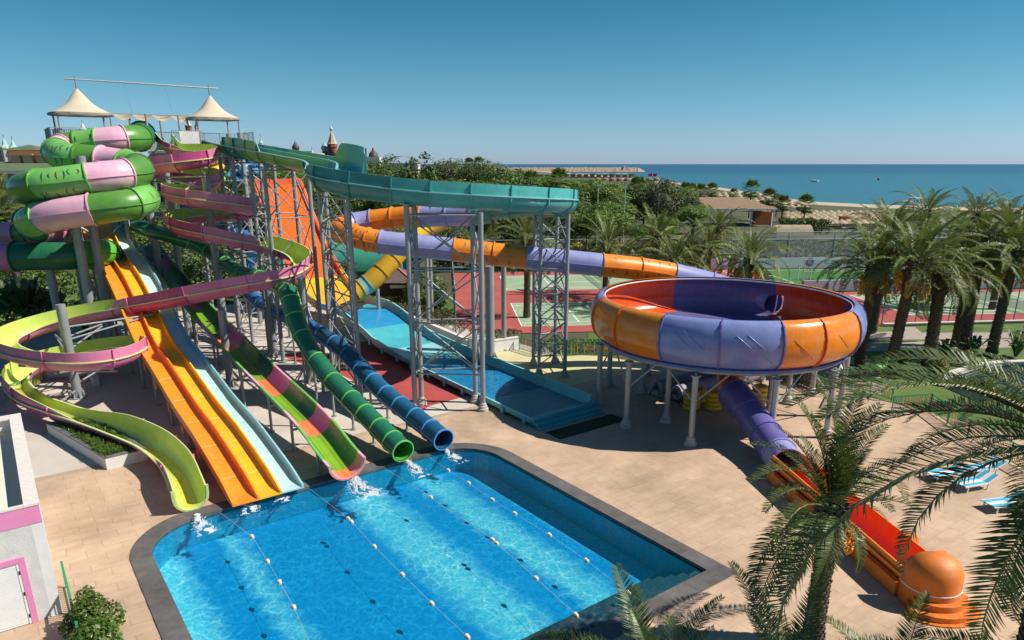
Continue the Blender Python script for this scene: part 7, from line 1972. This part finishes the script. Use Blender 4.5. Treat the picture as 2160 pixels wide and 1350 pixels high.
# orange and blue inflatable at the left edge
p = G(20, 690); t = thing('blue_orange_flume_end', 'blue tube with an orange end at the left edge behind the spiral', 'water slide', p)
b = MB(); b.cyl(p + Vector((-2.5, 1.5, 1.1)), p + Vector((-.6, .2, .7)), .75, n=16); b.build('tube', BLUL, parent=t, smooth=40)
b = MB(); b.lathe([(.8, 0), (.8, .7), (.5, 1.15), (.1, 1.3)], p + Vector((.2, 0, 0)), 16); b.build('hood', ORG, parent=t, smooth=40)
# beach umbrellas
THA = mat('straw_thatch', (0.33, 0.25, 0.165), col2=(0.44, 0.35, 0.245), rough=.95, scale=2, bump=.3); THB = mat('brown_thatch', (0.20, 0.13, 0.085), col2=(0.28, 0.19, 0.12), rough=.95, scale=2); POLE = mat('timber_pole', (0.18, 0.13, 0.09), rough=.9)
ub = MB(); ub.lathe([(1.75, 2.05), (1.72, 2.12), (.95, 2.5), (.35, 2.85), (.05, 3.05)], (0, 0, 0), 12); umb_me = ub.mesh('thatch', THA, smooth=0)
up_ = MB(); up_.cyl((0, 0, 0), (0, 0, 2.3), .06, n=6); pole_me = up_.mesh('pole', POLE)
rs4 = random.Random(14); uc = 0
def umbrella(p, label, s=1.0):
    t = thing('beach_umbrella', label, 'beach umbrella', p, 'straw umbrellas on the beach'); t.scale = (s,) * 3
    o = nobj('thatch', umb_me); o.parent = t; o.rotation_euler = (0, 0, rs4.uniform(0, 1)); o = nobj('pole', pole_me); o.parent = t
for r_, py in enumerate((446, 449.5, 453, 457, 461, 465.5)):
    for k in range(15):
        x = 1662 + k * 15 + (r_ % 2) * 7 + rs4.uniform(-2, 2)
        if x > 1880 or (r_ > 3 and x < 1700): continue
        p = G(x, py + rs4.uniform(-.6, .6), 1.6); umbrella((p.x, p.y, -.9), '%s straw umbrella from left, %s row of the dense field by the water' % (ordw(k if r_ < 4 else k - 3 + (r_ % 2)), ['rearmost', 'second', 'third', 'fourth', 'fifth', 'front'][r_]), .95)
for r_, py in enumerate((406, 411, 416, 421, 427, 434)):
    for k in range(9):
        x = 1500 + k * 14 + r_ * 17
        p = G(x, py, 1.6); umbrella((p.x, p.y, -.9), '%s straw umbrella from left, %s row behind the pavilion' % (ordw(k), ['rearmost', 'second', 'third', 'fourth', 'fifth', 'front'][r_]), 1.0)
# loungers under the umbrellas read as a blue white scatter
sb = MB()
for k in range(260):
    p = G(rs4.uniform(1690, 1870), rs4.uniform(462, 476), -.6); sb.box(p, (.9, .35, .12), rs4.uniform(0, 3), rs4.choice((0, 0, 1)))
stuff(sb.build('beach_loungers', [LWHT, mat('navy_cloth', (0.03, 0.06, 0.16), rough=.8)]))
# pavilion
Yv = 168; t = thing('beach_pavilion', 'wide brown hip roofed beach pavilion on white posts', 'pavilion', D(1570, 460, Yv))
xa, xb = D(1450, 440, Yv).x, D(1640, 440, Yv).x; ze = D(1600, 440, Yv).z; zr = D(1560, 416, Yv + 5).z
b = MB(); b.add([(xa, Yv, ze), (xb, Yv, ze), (xb, Yv + 11, ze), (xa, Yv + 11, ze), (xa + 4, Yv + 5.5, zr), (xb - 7, Yv + 5.5, zr)], [(0, 1, 5, 4), (1, 2, 5), (2, 3, 4, 5), (3, 0, 4), (3, 2, 1, 0)]); b.build('roof', THB, parent=t)
b = MB(); b.box(((xa + xb) / 2, Yv - .05, ze - .12), ((xb - xa) / 2, .15, .15)); b.build('fascia', WHTW, parent=t)
for k in range(5):
    x = xa + 1 + (xb - xa - 2) * k / 4
    b = MB(); b.cyl((x, Yv + .4, 0), (x, Yv + .4, ze - .1), .22, n=8); b.build('post', WHTW, parent=t)
b = MB(); b.box((xb - 1.0, Yv + 7, 1.5), (2.2, 1.2, 1.5)); b.build('orange_booth', mat('terracotta_panel', (0.45, 0.14, 0.05), rough=.8), parent=t)
p = G(1668, 500); t = thing('dome_shelter', 'cream half round shelter beyond the pale net fence', 'shelter', p)
b = MB(); rg = [[p + Vector((x, 2.2 * cos(a), 2.4 * sin(a))) for x in (-3.6, 3.6)] for a in [pi * k / 12 for k in range(13)]]; loft(b, rg, [0, 0]); b.build('cover', CREAM, parent=t, smooth=50)
b = MB(); b.add([p + Vector((3.55, 2.15 * cos(a), 2.35 * sin(a))) for a in [pi * k / 12 for k in range(13)]], [tuple(range(13))]); b.build('end_panel', PLAS, parent=t)
p = G(1778, 478, 0); b = MB(); b.box(p + Vector((0, 0, 1.6)), (1.0, .6, .8)); b.cyl(p, p + Vector((0, 0, 1.6)), .1, n=6); tag(b.build('orange_sign_box', MATS['terracotta_panel']), 'small orange kiosk box in front of the beach umbrellas', 'sign')
# lamp posts
for x, yt, yb, Y, lb in ((1262, 392, 450, 118, 'thin lamp post left of the tall one, before the pines'), (1320, 384, 475, 112, 'tall thin lamp post in front of the pine trees'), (1777, 480, 530, 110, 'pale lamp post by the net fence under the orange box')):
    p = D(x, yt, Y); t = thing('lamp_post', lb, 'lamp post', (p.x, Y, 0)); b = MB(); b.cyl((p.x, Y, 0), (p.x, Y, p.z), .09, .06, n=8); b.build('pole', FRAIL, parent=t)
    b = MB(); b.box((p.x, Y - .4, p.z), (.25, .5, .08)); b.build('lamp_head', FRAIL, parent=t)
# fan palms by the beach
FAN = leafmat('fan_palm_green', (0.065, 0.11, 0.02), (0.14, 0.19, 0.04), .25)
def fan_palm_mesh(seed):
    q = random.Random(seed); b = MB()
    for k in range(46):
        a = k * 2.4; el = radians(85 - 140 * (k / 46)); o = Vector((cos(a) * cos(el), sin(a) * cos(el), sin(el))); c = o * q.uniform(.8, 1.2); s_ = o.cross(Vector((0, 0, 1)))
        s_ = s_.normalized() if s_.length > .05 else Vector((1, 0, 0)); u = s_.cross(o)
        for j in range(9):
            g = (j / 8 - .5) * 2.3; dd = (o * cos(g) + s_ * sin(g) + u * .12).normalized(); w_ = dd.cross(u).normalized() * .07; L_ = q.uniform(.8, 1.1)
            b.add([c - w_ * .4, c + w_ * .4, c + dd * L_ * .6 + w_, c + dd * L_ * .6 - w_, c + dd * L_ - Vector((0, 0, .25))], [(0, 1, 2, 3), (3, 2, 4)])
    return b.mesh('crown', FAN)
fans = [fan_palm_mesh(1), fan_palm_mesh(2)]
ft = MB(); ft.cyl((0, 0, 0), (0, 0, 1), .22, .14, n=8); ft_me = ft.mesh('trunk', BARK)
for i, (x, y, Y, s_, lb) in enumerate(((1585, 400, 195, 1.6, 'tallest fan palm standing before the sea left of the umbrellas'), (1622, 418, 185, 1.5, 'bushy fan palm right of the tallest one'), (1652, 430, 180, 1.3, 'fan palm beside the pavilion end'), (1699, 432, 172, 1.5, 'fan palm in front of the umbrella field'), (1547, 408, 230, 1.0, 'small lone fan palm over the far umbrellas'), (1502, 402, 230, 1.5, 'third fan palm of the row at the pavilion'), (1478, 404, 228, 1.5, 'second fan palm of the row at the pavilion'), (1460, 402, 226, 1.4, 'first fan palm of the row at the pavilion'), (1445, 400, 222, 1.4, 'fan palm left of the row at the pavilion'), (1180, 380, 150, 1.5, 'fan palm among the pines right of the teal flume'), (1010, 345, 230, 1.3, 'slender skyline palm at the centre'), (990, 347, 235, 1.3, 'slender skyline palm left of the centre one'), (1345, 395, 150, 1.4, 'fan palm before the thatched pier'), (1640, 425, 200, 1.2, 'small fan palm between its two larger neighbours'), (1120, 382, 145, 1.3, 'fan palm in the green belt near the breakwater root'))):
    p = D(x, y, Y); t = thing('fan_palm', lb, 'palm tree', (p.x, Y, -.3), 'fan palms along the shore')
    o = nobj('crown', fans[i % 2]); o.parent = t; o.location = (0, 0, p.z + .3); o.scale = (s_,) * 3; o = nobj('trunk', ft_me); o.parent = t; o.scale = (1, 1, p.z + .3)
# piers, breakwater
PIERM = mat('weathered_pier', (0.20, 0.16, 0.13), rough=.9, var=.15, scale=1)
Yq = 430; xa, xb = D(1215, 385, Yq).x, D(1400, 385, Yq).x; zd = D(1300, 391, Yq).z
t = thing('thatched_pier', 'timber pier on posts carrying a row of brown thatched huts', 'pier', ((xa + xb) / 2, Yq, -2))
b = MB(); b.box(((xa + xb) / 2, Yq, zd), ((xb - xa) / 2, 3.5, .25)); b.build('pier_deck', PIERM, parent=t)
for k in range(14):
    x = xa + (xb - xa) * (k + .5) / 14; b = MB()
    for y in (-3, 3): b.cyl((x, Yq + y, -2.5), (x, Yq + y, zd), .25, n=6); 
    stuff(b.build('pier_posts', PIERM, parent=t))
for k in range(9):
    x = D(1261 + k * 15.5, 380, Yq).x; h = thing('thatched_hut', ['first', 'second', 'third', 'fourth', 'fifth', 'sixth', 'seventh', 'eighth', 'ninth'][k] + ' brown thatched hut from the left on the near pier', 'hut', (x, Yq, zd + .26), 'thatched huts on the near pier')
    b = MB(); b.lathe([(2.1, 2.1), (2.0, 3.2), (1.3, 3.9), (.2, 4.3), (.02, 4.32)], (x, Yq, zd + .26), 10); b.build('thatch', THB, parent=h)
    b = MB()
    for sx in (-1.5, 1.5): b.cyl((x + sx, Yq, zd + .26), (x + sx, Yq, zd + 2.5), .12, n=5)
    b.build('posts', POLE, parent=h)
for k, x in enumerate((1376, 1386)):
    p = D(x, 365, Yq); t = thing('red_flag', ['left red flag on the near pier', 'right red flag on the near pier'][k], 'flag', (p.x, Yq, zd)); b = MB(); b.cyl((p.x, Yq, zd), (p.x, Yq, p.z), .1, n=5); b.build('flag_pole', FRAIL, parent=t)
    b = MB(); rg = [[Vector((p.x - 2.4 * q, Yq + .25 * sin(q * 5), p.z - z - .5 * q)) for z in (0, 1.6)] for q in (0, .25, .5, .75, 1)]; loft(b, rg, [0, 0]); b.build('flag_cloth', mat('flag_red', (0.5, 0.02, 0.03), rough=.8), parent=t)
Yr = 760; xa, xb = D(1120, 370, Yr).x, D(1338, 370, Yr).x; zd = D(1300, 374.5, Yr).z
t = thing('canopy_pier', 'farther pier lined with white canopies and thatch', 'pier', ((xa + xb) / 2, Yr, -2))
b = MB(); b.box(((xa + xb) / 2, Yr, zd), ((xb - xa) / 2, 6, .5)); b.build('pier_deck', PIERM, parent=t)
for k in range(16):
    x = xa + (xb - xa) * (k + .5) / 16
    b = MB(); b.box((x, Yr, zd + 3.6), (2.6, 3, .5)); b.build('canopy', LWHT if k % 3 else THA, parent=t)
    b = MB(); b.box((x, Yr, zd + 1.8), (2.2, 2, 1.3)); b.build('booth', THB, parent=t)
    b = MB(); b.cyl((x, Yr, -3), (x, Yr, zd), .5, n=6); b.build('pier_post', PIERM, parent=t)
ROCK = mat('breakwater_rock', (0.24, 0.18, 0.125), col2=(0.36, 0.28, 0.20), rough=.95, scale=.15, bump=.6, bscale=1)
Yb = 1500; b = MB(); rg = []; n = 90; xa, xb = D(1040, 360, Yb).x, D(1362, 360, Yb).x
for i in range(n + 1):
    x = xa + (xb - xa) * i / n; k = min(1, (n - i) / 5) ** .6
    q = []
    for y, z in ((-16, -3), (-9, 2.2), (-3, 6.2), (3, 6.4), (9, 2), (16, -3)):
        q.append(Vector((x + 2 * noise.noise(Vector((i, y, 1))), Yb + y * k, -3 + (z + 3) * k + 1.6 * noise.noise(Vector((i * .9, y * .7, 5))))))
    rg.append(q)
loft(b, rg, [0] * 6, closed=False); tag(b.build('breakwater', ROCK), 'long pale rock breakwater reaching out to sea beyond the piers', 'breakwater')
# parasail, boat, buoy
p = D(1318, 355, 800); t = thing('parasail', 'pink, yellow and blue parasail low over the sea by the breakwater', 'parasail', p)
for k, c in enumerate(((0.55, 0.05, 0.25), (0.65, 0.4, 0.05), (0.05, 0.15, 0.5), (0.55, 0.05, 0.3))):
    a0, a1 = -pi / 2 + k * pi / 4, -pi / 2 + (k + 1) * pi / 4; b = MB(); rg = []
    for a in (a0, (a0 + a1) / 2, a1): rg.append([p + Vector((4.2 * sin(a) * cos(e), 3 * sin(e), 5 * cos(a) * cos(e) - 2)) for e in (-.9, -.3, .3, .9)])
    loft(b, rg, [0] * 4, closed=False); b.build('gore', mat('parasail_cloth_%s' % 'abcd'[k], c, rough=.8, transl=.3), parent=t)
p = G(1717, 383, -1.9); t = thing('motor_boat', 'small white motor boat with a red hull stripe on the open sea', 'boat', p)
b = MB(); b.add([p + Vector(v) for v in ((-3, -1, 0), (2.5, -1, 0), (4.4, 0, .1), (2.5, 1, 0), (-3, 1, 0), (-3.2, -1.2, 1), (2.8, -1.2, 1.1), (5, 0, 1.3), (2.8, 1.2, 1.1), (-3.2, 1.2, 1))], [(0, 1, 6, 5), (1, 2, 7, 6), (2, 3, 8, 7), (3, 4, 9, 8), (4, 0, 5, 9), (5, 6, 7, 8, 9)]); b.build('hull', LWHT, parent=t)
b = MB(); b.box(p + Vector((.2, 0, 1.5)), (1.2, .8, .5)); b.build('cabin', LWHT, parent=t); b = MB(); b.box(p + Vector((-.3, 0, .12)), (2.9, 1.06, .18)); b.build('hull_stripe', MATS['signal_red'], parent=t)
p = G(1853, 379, -1.9); b = MB(); b.ball(p + Vector((0, 0, .9)), 1.3, 10, 6); tag(b.build('buoy', frp('buoy_red', (0.65, 0.03, 0.10))), 'round red buoy floating on the open sea', 'buoy')
p = D(1930, 447, 215); t = thing('lifeguard_tower', 'white lifeguard stand by the water behind the palms', 'lifeguard stand', (p.x, 215, -1)); b = MB()
b.box((p.x, 215, 2.2), (1.6, 1.4, .15)); b.build('platform', LWHT, parent=t); b = MB(); b.box((p.x, 215, 4.2), (1.7, 1.5, .12)); b.build('roof', LWHT, parent=t)
for sx, sy in ((-1.4, -1.2), (1.4, -1.2), (1.4, 1.2), (-1.4, 1.2)):
    b = MB(); b.cyl((p.x + sx, 215 + sy, -1), (p.x + sx, 215 + sy, 4.2), .12, n=6); b.build('post', LWHT, parent=t)
